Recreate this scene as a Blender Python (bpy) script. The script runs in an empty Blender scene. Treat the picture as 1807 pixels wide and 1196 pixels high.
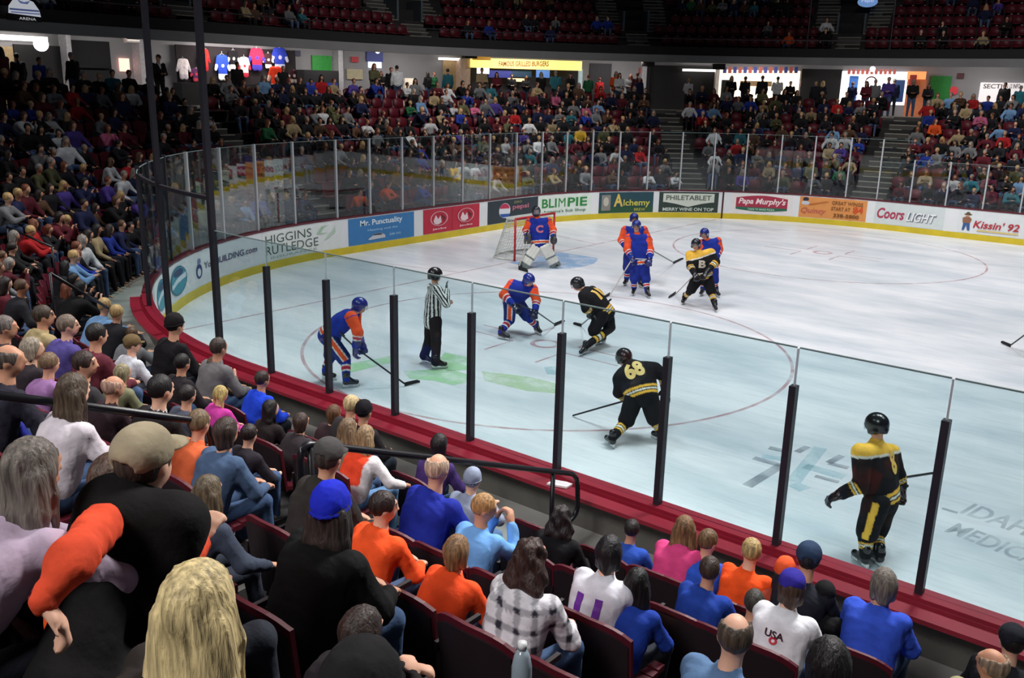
import bpy, bmesh, math, random
import numpy as np
from mathutils import Vector, Matrix
from mathutils.bvhtree import BVHTree
from mathutils.geometry import tessellate_polygon

random.seed(7)
RNG = np.random.default_rng(7)
SC = bpy.context.scene
COL = SC.collection

def lin(c):
    """sRGB 0-255 triple to linear"""
    c = np.asarray(c, float) / 255.0
    return np.where(c <= 0.04045, c / 12.92, ((c + 0.055) / 1.055) ** 2.4)

# ------------------------------------------------------------------ camera
CAM = np.array([15.8382, -20.6939, 4.7822])
YAW, PITCH, ROLL, FPX, IW, IH = 2.2467, -0.2717, 0.0239, 1607.452, 1807, 1196
cf = np.array([math.cos(PITCH) * math.cos(YAW), math.cos(PITCH) * math.sin(YAW), math.sin(PITCH)])
cr0 = np.array([math.sin(YAW), -math.cos(YAW), 0.0])
cu0 = np.cross(cr0, cf)
cr = cr0 * math.cos(ROLL) + cu0 * math.sin(ROLL)
cu = -cr0 * math.sin(ROLL) + cu0 * math.cos(ROLL)
cd = bpy.data.cameras.new('camera')
cam = bpy.data.objects.new('camera', cd)
COL.objects.link(cam)
cam.matrix_world = Matrix(((cr[0], cu[0], -cf[0], CAM[0]), (cr[1], cu[1], -cf[1], CAM[1]), (cr[2], cu[2], -cf[2], CAM[2]), (0, 0, 0, 1)))
cd.sensor_fit = 'HORIZONTAL'
cd.sensor_width = 36.0
cd.lens = 36.0 * FPX / IW
cd.clip_start = 0.05
cd.clip_end = 300
SC.camera = cam

# ------------------------------------------------------------------ world, exposure, main lights
SC.view_settings.view_transform = 'Standard'
SC.view_settings.look = 'None'
SC.view_settings.gamma = 1.0
SC.view_settings.use_curve_mapping = False
SC.view_settings.exposure = 0.0
w = bpy.data.worlds.new('arena_dark')
SC.world = w
w.use_nodes = True
w.node_tree.nodes['Background'].inputs[0].default_value = (0.55, 0.6, 0.7, 1)
w.node_tree.nodes['Background'].inputs[1].default_value = 0.05

def area(name, loc, size, energy, color=(1, 1, 1), target=None, spread=180, sy=None):
    l = bpy.data.lights.new(name, 'AREA')
    l.energy = energy
    l.color = color
    l.shape = 'RECTANGLE'
    l.size = size
    l.size_y = sy or size
    l.spread = math.radians(spread)
    o = bpy.data.objects.new(name, l)
    COL.objects.link(o)
    o.location = loc
    d = Vector(target or (loc[0], loc[1], 0)) - Vector(loc)
    o.rotation_euler = d.to_track_quat('-Z', 'Y').to_euler()
    return o

COOL = (0.965, 0.98, 1.0)
for lx in (2.0, 10.0, 20.0):
    for ly in (-6.5, 6.5):
        area('rink_floodlight', (lx, ly, 15.0), 3.0, 415, COOL, spread=100, sy=3.0)
area('stand_floodlight', (13, -27, 13.0), 3.5, 280, (1.0, 0.98, 0.97), (11, -15.5, 1.5), 80)
area('stand_floodlight', (14, -6, 14.0), 3, 450, (1.0, 0.97, 0.94), (12, -17, 2.5), 60)
area('stand_floodlight', (2, -24, 13.0), 3.5, 200, (1.0, 0.98, 0.97), (3, -15, 2.0), 80)
area('stand_floodlight', (3, -4, 15.5), 3, 480, (1.0, 0.95, 0.9), (2, -18, 2.5), 70)
area('stand_floodlight', (0, 3, 15.5), 3, 420, (1.0, 0.95, 0.9), (-10, 8, 2.5), 80)
area('stand_floodlight', (8, 6, 15.5), 3, 420, (1.0, 0.95, 0.9), (8, 20, 2.5), 80)
# ------------------------------------------------------------------ rink geometry helpers
HWD, R0, GL, HB = 13.656, 9.778, 4.057, 1.0425      # half width, corner radius, end distance behind goal line, board height
CX, CY = -GL + R0, HWD - R0
ARC, ENDL = math.pi / 2 * R0, 2 * (HWD - R0)

def bp(s, d=0.0):
    """point on the board line at arc position s, moved outwards by d; s=0 where the far side starts to curve"""
    if s >= 0: return np.array([CX + s, HWD + d])
    s = -s
    if s < ARC:
        a = math.pi / 2 + s / R0
        return np.array([CX + (R0 + d) * math.cos(a), CY + (R0 + d) * math.sin(a)])
    s -= ARC
    if s < ENDL: return np.array([-GL - d, CY - s])
    s -= ENDL
    if s < ARC:
        a = math.pi + s / R0
        return np.array([CX + (R0 + d) * math.cos(a), -CY + (R0 + d) * math.sin(a)])
    s -= ARC
    return np.array([CX + s, -HWD - d])

SN = -(2 * ARC + ENDL)            # s where the near side becomes straight
def nx(x): return SN - (x - CX)   # s of a point x on the near side

def bnorm(s):
    """outward unit normal"""
    v = bp(s, 1.0) - bp(s, 0.0)
    return v / np.linalg.norm(v)

def afac(s, d):
    return R0 / (R0 + d) if (SN < s < -ARC - ENDL or -ARC < s < 0) else 1.0

def sof(P):
    x, y = P[0], P[1]
    if x >= CX: return (x - CX) if y > 0 else nx(x)
    if y > CY: return -(math.atan2(y - CY, x - CX) - math.pi / 2) * R0
    if y >= -CY: return -ARC - (CY - y)
    a = math.atan2(y + CY, x - CX) % (2 * math.pi)
    return -ARC - ENDL - (a - math.pi) * R0

def off(P):
    x, y = P[0], P[1]
    if x >= CX: return abs(y) - HWD
    if abs(y) < CY: return -GL - x
    return math.hypot(x - CX, y - (CY if y > 0 else -CY)) - R0

def ray(px, py): return cf + cr * (px - IW / 2) / FPX - cu * (py - IH / 2) / FPX
def at_z(px, py, z=0.0):
    v = ray(px, py); return CAM + v * (z - CAM[2]) / v[2]
def at_depth(px, py, k): return CAM + ray(px, py) * k
def proj(P):
    d = np.asarray(P) - CAM
    k = d @ cf
    if k < 0.1: return (-9999, -9999, k)
    return (IW / 2 + FPX * (d @ cr) / k, IH / 2 - FPX * (d @ cu) / k, k)
def crossings(px, py, d):
    v = ray(px, py); out = []
    ks = np.linspace(1.0, 75, 1500)
    prev = None
    for k in ks:
        P = CAM + v * k
        o = off(P) - d
        if prev is not None and (o > 0) != (prev > 0): out.append((k, P, o > 0))
        prev = o
    return out
def far_hit(px, py, d):
    """where the sight line through a photo point meets the far surface at offset d: (s, z)"""
    c = [q for q in crossings(px, py, d) if q[2]]
    P = c[-1][1]
    return sof(P), P[2]

# ------------------------------------------------------------------ materials
MATS = {}
def node_mat(name):
    m = bpy.data.materials.new(name); m.use_nodes = True
    return m, m.node_tree.nodes, m.node_tree.links, m.node_tree.nodes['Principled BSDF']

def mat(name, rgb, rough=0.6, metal=0.0, var=0.12, scale=8.0, emit=0.0, spec=0.5, bump=0.0, ecol=None):
    if name in MATS: return MATS[name]
    m, N, L, b = node_mat(name)
    c = lin(rgb)
    tc = N.new('ShaderNodeTexCoord'); nz = N.new('ShaderNodeTexNoise'); rp = N.new('ShaderNodeValToRGB')
    nz.inputs['Scale'].default_value = scale; nz.inputs['Detail'].default_value = 3
    L.new(tc.outputs['Object'], nz.inputs['Vector']); L.new(nz.outputs['Fac'], rp.inputs['Fac'])
    rp.color_ramp.elements[0].position = 0.3; rp.color_ramp.elements[1].position = 0.7
    rp.color_ramp.elements[0].color = (*(c * (1 - var)), 1); rp.color_ramp.elements[1].color = (*np.minimum(c * (1 + var), 1), 1)
    L.new(rp.outputs['Color'], b.inputs['Base Color'])
    b.inputs['Roughness'].default_value = rough; b.inputs['Metallic'].default_value = metal
    b.inputs['Specular IOR Level'].default_value = spec
    if emit:
        b.inputs['Emission Color'].default_value = (*lin(ecol or rgb), 1); b.inputs['Emission Strength'].default_value = emit
    if bump:
        bm_ = N.new('ShaderNodeBump'); bm_.inputs['Strength'].default_value = bump
        L.new(nz.outputs['Fac'], bm_.inputs['Height']); L.new(bm_.outputs['Normal'], b.inputs['Normal'])
    MATS[name] = m
    return m

def attr_mat(name, rough, spec=0.3, noise=(30, 0.15), stretch=None, bump=0.0, sheen=0.0):
    """material whose colour is the per-vertex dye 'Col' of the thing, broken up by a weave or strand noise"""
    m, N, L, b = node_mat(name)
    at = N.new('ShaderNodeAttribute'); at.attribute_name = 'Col'
    tc = N.new('ShaderNodeTexCoord'); mp = N.new('ShaderNodeMapping'); nz = N.new('ShaderNodeTexNoise'); mr = N.new('ShaderNodeMapRange'); mx = N.new('ShaderNodeMix')
    mx.data_type = 'RGBA'; mx.blend_type = 'MULTIPLY'; mx.inputs[0].default_value = 1.0
    if stretch: mp.inputs['Scale'].default_value = stretch
    nz.inputs['Scale'].default_value = noise[0]; nz.inputs['Detail'].default_value = 4
    mr.inputs[1].default_value = 0.3; mr.inputs[2].default_value = 0.7; mr.inputs[3].default_value = 1 - noise[1]; mr.inputs[4].default_value = 1 + noise[1]
    L.new(tc.outputs['Object'], mp.inputs[0]); L.new(mp.outputs[0], nz.inputs['Vector']); L.new(nz.outputs['Fac'], mr.inputs[0])
    L.new(at.outputs['Color'], mx.inputs[6]); L.new(mr.outputs[0], mx.inputs[7]); L.new(mx.outputs[2], b.inputs['Base Color'])
    b.inputs['Roughness'].default_value = rough; b.inputs['Specular IOR Level'].default_value = spec
    if sheen: b.inputs['Sheen Weight'].default_value = sheen
    if bump:
        bm_ = N.new('ShaderNodeBump'); bm_.inputs['Strength'].default_value = bump; bm_.inputs['Distance'].default_value = 0.02
        L.new(nz.outputs['Fac'], bm_.inputs['Height']); L.new(bm_.outputs['Normal'], b.inputs['Normal'])
    return m

M_CLOTH = attr_mat('woven_cloth', 0.85, 0.2, (9, 0.16), bump=0.7)
M_SKIN = attr_mat('skin', 0.55, 0.35, (14, 0.07))
M_HAIR = attr_mat('hair_strands', 0.5, 0.4, (16, 0.45), stretch=(5, 5, 0.5), bump=0.5)
M_HARD = attr_mat('hard_shell', 0.25, 0.5, (6, 0.05))

def glass_mat(name, tint, gloss=0.05):
    m = bpy.data.materials.new(name); m.use_nodes = True
    N, L = m.node_tree.nodes, m.node_tree.links
    N.clear()
    out = N.new('ShaderNodeOutputMaterial'); tr = N.new('ShaderNodeBsdfTransparent'); gl = N.new('ShaderNodeBsdfGlossy'); mx = N.new('ShaderNodeMixShader'); lw = N.new('ShaderNodeLayerWeight'); mm = N.new('ShaderNodeMath'); nz = N.new('ShaderNodeTexNoise'); m2 = N.new('ShaderNodeMath')
    tr.inputs[0].default_value = (*tint, 1); gl.inputs['Roughness'].default_value = 0.02
    lw.inputs[0].default_value = 0.25
    nz.inputs['Scale'].default_value = 2.5
    mm.operation = 'MULTIPLY'; mm.inputs[1].default_value = gloss * 3; L.new(lw.outputs['Fresnel'], mm.inputs[0])
    m2.operation = 'ADD'; m2.inputs[1].default_value = gloss * 0.15; L.new(mm.outputs[0], m2.inputs[0])
    L.new(m2.outputs[0], mx.inputs[0]); L.new(tr.outputs[0], mx.inputs[1]); L.new(gl.outputs[0], mx.inputs[2]); L.new(mx.outputs[0], out.inputs[0])
    return m
M_GLASS = glass_mat('clear_rink_glass', (0.805, 0.885, 0.893), 0.05)
M_GLASSF = glass_mat('far_rink_glass', (0.94, 0.97, 0.97), 0.14)

# ------------------------------------------------------------------ object helpers
def tag(o, label=None, cat=None, group=None, kind=None):
    if label: o['label'] = label
    if cat: o['category'] = cat
    if group: o['group'] = group
    if kind: o['kind'] = kind
    return o

def empty(name, loc, label, cat, group=None):
    o = bpy.data.objects.new(name, None); COL.objects.link(o)
    o.location = [float(v) for v in loc]; o.empty_display_size = 0.1
    return tag(o, label, cat, group)

def wloc(o):
    v = np.zeros(3)
    while o is not None:
        v += np.array(o.location); o = o.parent
    return v

def mk(name, V, F, m, parent=None, cols=None, smooth=False, mi=None):
    """one mesh object from world-space vertices; m: material or list"""
    V = np.asarray(V, float).reshape(-1, 3)
    o = bpy.data.objects.new(name, bpy.data.meshes.new(name))
    if parent is None:
        base = np.array([V[:, 0].mean(), V[:, 1].mean(), V[:, 2].min()]); o.location = base
    else:
        base = wloc(parent); o.parent = parent
    me = o.data
    W = V - base
    if isinstance(F, np.ndarray):
        n = F.shape[1]
        me.vertices.add(len(W)); me.vertices.foreach_set('co', W.ravel())
        me.loops.add(F.size); me.loops.foreach_set('vertex_index', F.ravel().astype(np.int32))
        me.polygons.add(len(F)); me.polygons.foreach_set('loop_start', np.arange(0, F.size, n, dtype=np.int32))
        me.update(calc_edges=True)
    else:
        me.from_pydata(W.tolist(), [], F); me.update()
    if cols is not None:
        a = me.color_attributes.new('Col', 'FLOAT_COLOR', 'POINT')
        c4 = np.ones((len(W), 4)); c4[:, :3] = cols
        a.data.foreach_set('color', c4.ravel())
    for q in (m if isinstance(m, (list, tuple)) else [m]): me.materials.append(q)
    if mi is not None: me.polygons.foreach_set('material_index', np.asarray(mi, np.int32))
    if smooth: me.polygons.foreach_set('use_smooth', np.ones(len(me.polygons), bool))
    COL.objects.link(o)
    return o

class MB:
    """collects shapes into one mesh"""
    def __init__(s): s.v = []; s.f = []; s.m = []
    def add(s, V, F, mi=0):
        n = len(s.v); s.v += [tuple(p) for p in V]; s.f += [tuple(i + n for i in f) for f in F]; s.m += [mi] * len(F); return s
    def box(s, x0, x1, y0, y1, z0, z1, mi=0, fr=None):
        V = [(x, y, z) for z in (z0, z1) for y in (y0, y1) for x in (x0, x1)]
        if fr is not None: V = [fr(*p) for p in V]
        return s.add(V, [(0, 2, 3, 1), (4, 5, 7, 6), (0, 1, 5, 4), (2, 6, 7, 3), (0, 4, 6, 2), (1, 3, 7, 5)], mi)
    def tube(s, pts, r, n=8, mi=0, cap=True):
        pts = [np.asarray(p, float) for p in pts]; rings = []
        rr = r if isinstance(r, (list, tuple)) else [r] * len(pts)
        up = np.array([0, 0, 1.0])
        for i, p in enumerate(pts):
            t = pts[min(i + 1, len(pts) - 1)] - pts[max(i - 1, 0)]; t = t / (np.linalg.norm(t) + 1e-9)
            a = np.cross(t, up if abs(t[2]) < 0.95 else np.array([1.0, 0, 0])); a /= np.linalg.norm(a); b = np.cross(t, a)
            rings.append([p + rr[i] * (a * math.cos(2 * math.pi * k / n) + b * math.sin(2 * math.pi * k / n)) for k in range(n)])
        V = [q for g in rings for q in g]; F = []
        for i in range(len(pts) - 1):
            for k in range(n): F.append((i * n + k, i * n + (k + 1) % n, (i + 1) * n + (k + 1) % n, (i + 1) * n + k))
        if cap: F += [tuple(range(n - 1, -1, -1)), tuple((len(pts) - 1) * n + k for k in range(n))]
        return s.add(V, F, mi)
    def arcbox(s, s0, s1, d0, d1, z0, z1, mi=0, step=0.6):
        """box that follows the board line"""
        n = max(1, int(math.ceil(abs(s1 - s0) / step)))
        if (s0 >= 0 and s1 >= 0) or (s0 <= SN and s1 <= SN): n = 1
        V = []; F = []
        for i in range(n + 1):
            q = s0 + (s1 - s0) * i / n; a = bp(q, d0); b = bp(q, d1)
            V += [(a[0], a[1], z0), (b[0], b[1], z0), (b[0], b[1], z1), (a[0], a[1], z1)]
        for i in range(n):
            o = i * 4
            for k in range(4): F.append((o + k, o + (k + 1) % 4, o + 4 + (k + 1) % 4, o + 4 + k))
        F += [(0, 3, 2, 1), (n * 4, n * 4 + 1, n * 4 + 2, n * 4 + 3)]
        return s.add(V, F, mi)
    def build(s, name, m, parent=None, smooth=False):
        return mk(name, s.v, s.f, m, parent, smooth=smooth, mi=s.m)

# ------------------------------------------------------------------ lettering
FONT_CACHE = {}
def text_2d(txt, bold=0.0, shear=0.0):
    """filled outline of a text as triangles, normalised to height 1 (cap height), starting at x=0"""
    key = (txt, bold, shear)
    if key in FONT_CACHE: return FONT_CACHE[key]
    c = bpy.data.curves.new('t', 'FONT'); c.body = txt; c.size = 1.0; c.offset = bold; c.shear = shear; c.resolution_u = 3; c.fill_mode = 'FRONT'
    o = bpy.data.objects.new('t', c); COL.objects.link(o)
    dg = bpy.context.evaluated_depsgraph_get()
    me = bpy.data.meshes.new_from_object(o.evaluated_get(dg))
    bm_ = bmesh.new(); bm_.from_mesh(me); bmesh.ops.triangulate(bm_, faces=bm_.faces)
    V = np.array([v.co[:2] for v in bm_.verts]); F = [tuple(v.index for v in f.verts) for f in bm_.faces]
    bm_.free(); bpy.data.objects.remove(o); bpy.data.curves.remove(c); bpy.data.meshes.remove(me)
    V[:, 0] -= V[:, 0].min(); V[:, 1] -= V[:, 1].min()
    V /= V[:, 1].max()
    FONT_CACHE[key] = (V, F)
    return V, F

def poly_fill(pts):
    t = tessellate_polygon([[Vector((p[0], p[1], 0)) for p in pts]])
    return np.array([(p[0], p[1]) for p in pts], float), [tuple(x) for x in t]
def ellipse(cx_, cz_, rx, rz, n=28, a0=0, a1=2 * math.pi):
    return [(cx_ + rx * math.cos(a0 + (a1 - a0) * i / n), cz_ + rz * math.sin(a0 + (a1 - a0) * i / n)) for i in range(n)]

class Sheet:
    """flat artwork pieces laid on a surface: pieces are (verts2d, faces, colour)"""
    def __init__(s): s.p = []
    def poly(s, pts, col): V, F = poly_fill(pts); s.p.append((V, F, col)); return s
    def rect(s, x0, x1, y0, y1, col, n=1):
        pts = [(x0 + (x1 - x0) * i / n, y0) for i in range(n + 1)] + [(x1 - (x1 - x0) * i / n, y1) for i in range(n + 1)]
        V = np.array(pts, float); F = [(i, i + 1, 2 * n - i, 2 * n + 1 - i) for i in range(n)]
        s.p.append((V, F, col)); return s
    def text(s, txt, x, y, h, w_, col, bold=0.0, shear=0.0):
        V, F = text_2d(txt, bold, shear)
        V = V * np.array([w_ / V[:, 0].max(), h]) + np.array([x, y]); s.p.append((V, F, col)); return s

def tri_all(F):
    out = []
    for f in F:
        for i in range(1, len(f) - 1): out.append((f[0], f[i], f[i + 1]))
    return out

def slice_x(v, f, step=0.09):
    """cut flat artwork into narrow columns so that it can follow a curved board"""
    if (v[:, 0].max() - v[:, 0].min()) < step * 1.5: return v, f
    b = bmesh.new(); vs = [b.verts.new((p[0], p[1], 0)) for p in v]
    for t in f:
        try: b.faces.new([vs[i] for i in t])
        except ValueError: pass
    x = v[:, 0].min() + step
    while x < v[:, 0].max():
        bmesh.ops.bisect_plane(b, geom=list(b.verts) + list(b.edges) + list(b.faces), plane_co=(x, 0, 0), plane_no=(1, 0, 0)); x += step
    b.verts.index_update(); V = np.array([q.co[:2] for q in b.verts]); F = [tuple(q.index for q in g.verts) for g in b.faces]; b.free()
    return V, F

def sheet_obj(name, sheet, fn, m, parent=None, lift=0.003):
    """fn(x, y, layer_lift) -> world point; every piece a layer above the one before"""
    V = []; F = []; C = []
    for i, (v, f, col) in enumerate(sheet.p):
        v, f = slice_x(v, tri_all(f)); n = len(V)
        V += [fn(p[0], p[1], lift * (i + 1)) for p in v]; F += [tuple(k + n for k in t) for t in tri_all(f)]; C += [lin(col)] * len(v)
    return mk(name, V, F, m, parent, cols=np.array(C))
M_PRINT = attr_mat('printed_sheet', 0.45, 0.4, (4, 0.04))
M_LIT = attr_mat('backlit_sheet', 0.45, 0.4, (4, 0.04))
_b = M_LIT.node_tree.nodes['Principled BSDF']; _a = [q for q in M_LIT.node_tree.nodes if q.type == 'ATTRIBUTE'][0]
M_LIT.node_tree.links.new(_a.outputs['Color'], _b.inputs['Emission Color']); _b.inputs['Emission Strength'].default_value = 0.55

# ------------------------------------------------------------------ implicit-surface modelling (limbs, cloth, hair)
def unit(v):
    v = np.asarray(v, float); return v / (np.linalg.norm(v) + 1e-9)
def cap(a, b, ra, rb, tg=0, t0=0.0, t1=1.0): return ('c', np.asarray(a, float), np.asarray(b, float), ra, rb, tg, t0, t1)
def ell(c, rad, M=None, tg=0): return ('e', np.asarray(c, float), np.asarray(rad, float), np.eye(3) if M is None else np.asarray(M, float), 0, tg, 0.0, 1.0)

def pdist(pr, X):
    """distance and along-parameter"""
    if pr[0] == 'c':
        _, a, b, ra, rb, tg, t0, t1 = pr
        ab = b - a; L2 = ab @ ab + 1e-12
        t = np.clip(((X - a) @ ab) / L2, 0, 1)
        d = np.sqrt(((X - a - t[..., None] * ab) ** 2).sum(-1)) - (ra + (rb - ra) * t)
        return d, t0 + (t1 - t0) * t
    _, c, rad, M, _, tg, t0, t1 = pr
    Y = (X - c) @ M.T
    k0 = np.sqrt(((Y / rad) ** 2).sum(-1)) + 1e-9; k1 = np.sqrt(((Y / rad ** 2) ** 2).sum(-1)) + 1e-9
    return k0 * (k0 - 1) / k1, np.full(d_shape(Y), 0.5)
def d_shape(Y): return Y.shape[:-1]

def bounds(pr):
    if pr[0] == 'c':
        r = max(pr[3], pr[4]); return np.minimum(pr[1], pr[2]) - r, np.maximum(pr[1], pr[2]) + r
    r = pr[2].max(); return pr[1] - r, pr[1] + r

def implicit(prims, h, k=0.03, sub=(), warp=None):
    """smooth union of prims minus sub, meshed by surface nets; returns V, quads, prim tag, t"""
    lo = np.min([bounds(p)[0] for p in prims], 0) - 3 * h; hi = np.max([bounds(p)[1] for p in prims], 0) + 3 * h
    n = np.ceil((hi - lo) / h).astype(int) + 1
    D = np.full(n, 0.3, np.float32)
    ax = [lo[i] + h * np.arange(n[i]) for i in range(3)]
    def region(p, m):
        a, b = bounds(p)
        i0 = np.maximum(((a - m - lo) / h).astype(int), 0); i1 = np.minimum(((b + m - lo) / h).astype(int) + 2, n)
        sl = tuple(slice(i0[i], i1[i]) for i in range(3))
        G = np.stack(np.meshgrid(*[ax[i][sl[i]] for i in range(3)], indexing='ij'), -1)
        return sl, G
    for p in prims:
        sl, G = region(p, 2 * h + k)
        d = pdist(p, G)[0]; o = D[sl]
        if k > 0:
            hh = np.maximum(k - np.abs(d - o), 0) / k
            D[sl] = np.minimum(d, o) - hh * hh * k * 0.25
        else: D[sl] = np.minimum(d, o)
    for p in sub:
        sl, G = region(p, 2 * h)
        if 0 in G.shape: continue
        D[sl] = np.maximum(D[sl], -pdist(p, G)[0])
    if warp is not None:
        G = np.stack(np.meshgrid(*ax, indexing='ij'), -1); D = D + warp(G)
    S = D < 0
    # cells with a sign change
    c = np.zeros(np.array(D.shape) - 1, np.int8)
    idx = [(i, j, l) for i in (0, 1) for j in (0, 1) for l in (0, 1)]
    sh = c.shape
    for i, j, l in idx: c += S[i:i + sh[0], j:j + sh[1], l:l + sh[2]]
    act = np.argwhere((c > 0) & (c < 8))
    if len(act) == 0: return None
    acc = np.zeros((len(act), 3)); cnt = np.zeros(len(act))
    for a, b in [(p, q) for p in idx for q in idx if sum(q) - sum(p) == 1 and all(q[t] >= p[t] for t in range(3))]:
        a_, b_ = np.array(a), np.array(b)
        A = act + a_; B = act + b_
        da = D[A[:, 0], A[:, 1], A[:, 2]]; db = D[B[:, 0], B[:, 1], B[:, 2]]
        m = (da < 0) != (db < 0)
        t = np.where(m, da / (da - db + 1e-12), 0)
        acc += np.where(m[:, None], a_ + t[:, None] * (b_ - a_), 0); cnt += m
    V = lo + h * (act + acc / cnt[:, None])
    vid = np.full(sh, -1, np.int64); vid[act[:, 0], act[:, 1], act[:, 2]] = np.arange(len(act))
    quads = []
    for axi in range(3):
        u, v = (axi + 1) % 3, (axi + 2) % 3
        s0 = [slice(None)] * 3; s1 = [slice(None)] * 3
        s0[axi] = slice(0, -1); s1[axi] = slice(1, None)
        a = S[tuple(s0)]; b = S[tuple(s1)]
        E = np.argwhere(a != b)
        E = E[(E[:, u] > 0) & (E[:, v] > 0) & (E[:, u] < sh[u]) & (E[:, v] < sh[v])]
        if len(E) == 0: continue
        ins = a[E[:, 0], E[:, 1], E[:, 2]]
        e = np.zeros(3, int); eu = e.copy(); eu[u] = 1; ev = e.copy(); ev[v] = 1
        q = [E - eu - ev, E - ev, E, E - eu]
        q = np.stack([vid[x[:, 0], x[:, 1], x[:, 2]] for x in q], 1)
        q[~ins] = q[~ins][:, ::-1]
        quads.append(q)
    Q = np.concatenate(quads)
    Q = Q[(Q >= 0).all(1)]
    best = np.full(len(V), 1e9); tg = np.zeros(len(V), int); tt = np.zeros(len(V))
    for p in prims:
        d, t = pdist(p, V)
        m = d < best; best[m] = d[m]; tg[m] = p[5]; tt[m] = t[m]
    return V, Q, tg, tt

def relax(V, Q, it=2):
    """Laplacian smoothing"""
    n = len(V)
    e = np.concatenate([Q[:, [0, 1]], Q[:, [1, 2]], Q[:, [2, 3]], Q[:, [3, 0]]])
    for _ in range(it):
        s = np.zeros((n, 3)); c = np.zeros(n)
        for a, b in ((0, 1), (1, 0)):
            for i in range(3): s[:, i] += np.bincount(e[:, a], weights=V[e[:, b], i], minlength=n)
            c += np.bincount(e[:, a], minlength=n)
        V = V * 0.5 + 0.5 * s / np.maximum(c, 1)[:, None]
    return V

def part(name, prims, h, m, parent, colfn, k=0.03, sub=(), it=1, warp=None):
    r = implicit(prims, h, k, sub, warp)
    if r is None: return None
    V, Q, tg, tt = r
    V = relax(V, Q, it)
    C = colfn(V, tg, tt) if callable(colfn) else np.tile(lin(colfn), (len(V), 1))
    return mk(name, V, Q, m, parent, cols=C, smooth=True)
# ------------------------------------------------------------------ people
SKINS = [(214, 160, 132), (200, 146, 118), (226, 176, 150), (176, 120, 92), (120, 80, 60)]
UP = np.array([0, 0, 1.0])

def frame_of(fwd, up=UP):
    f = unit(fwd); r = unit(np.cross(f, up)); u = np.cross(r, f)
    return r, f, u

def hand_prims(H, d, nrm, s, tg, side, curl=0.5, thick=1.0):
    """palm, four fingers of different length and a thumb from the side of the palm. d: finger direction, nrm: back of the hand"""
    d = unit(d); nrm = unit(nrm - d * (nrm @ d)); w_ = np.cross(d, nrm) * side
    out = [ell(H, np.array([0.040, 0.046, 0.020]) * s * thick, np.stack([w_, d, nrm]), tg)]
    for i, (o, L) in enumerate(((-0.030, 0.060), (-0.010, 0.074), (0.010, 0.078), (0.030, 0.068))):
        b = H + (w_ * o + d * 0.038) * s * thick
        m_ = b + (d * math.cos(curl * 0.8) - nrm * math.sin(curl * 0.8)) * L * 0.55 * s
        e = m_ + (d * math.cos(curl * 2.0) - nrm * math.sin(curl * 2.0)) * L * 0.5 * s
        r = 0.0095 * s * thick
        out += [cap(b, m_, r, r, tg), cap(m_, e, r, r * 0.85, tg)]
    b = H + (w_ * 0.036 - d * 0.012) * s * thick
    e = b + (w_ * 0.028 + d * 0.038 - nrm * 0.018) * s
    out += [cap(b, e, 0.012 * s * thick, 0.0095 * s * thick, tg)]
    return out

def head_prims(J, s, lod):
    c, (r, f, u) = J['head'], J['hM']
    P = lambda a, b, d: c + (r * a + f * b + u * d) * s
    M = np.stack([r, f, u])
    o = [ell(c, np.array([0.074, 0.093, 0.104]) * s, M, 0), cap(J['neck'] - UP * 0.03 * s, P(0, -0.012, -0.05), 0.056 * s, 0.05 * s, 0)]
    if lod < 2:
        o += [ell(P(0, 0.030, -0.062), np.array([0.052, 0.056, 0.048]) * s, M, 0),
              cap(P(0, 0.088, 0.012), P(0, 0.108, -0.022), 0.010 * s, 0.015 * s, 0),
              ell(P(0.076, -0.005, -0.012), np.array([0.010, 0.020, 0.030]) * s, M, 0), ell(P(-0.076, -0.005, -0.012), np.array([0.010, 0.020, 0.030]) * s, M, 0),
              cap(P(-0.035, 0.080, 0.030), P(0.035, 0.080, 0.030), 0.013 * s, 0.013 * s, 0), cap(P(-0.018, 0.082, -0.055), P(0.018, 0.082, -0.055), 0.010 * s, 0.010 * s, 7)]
    return o

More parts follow.
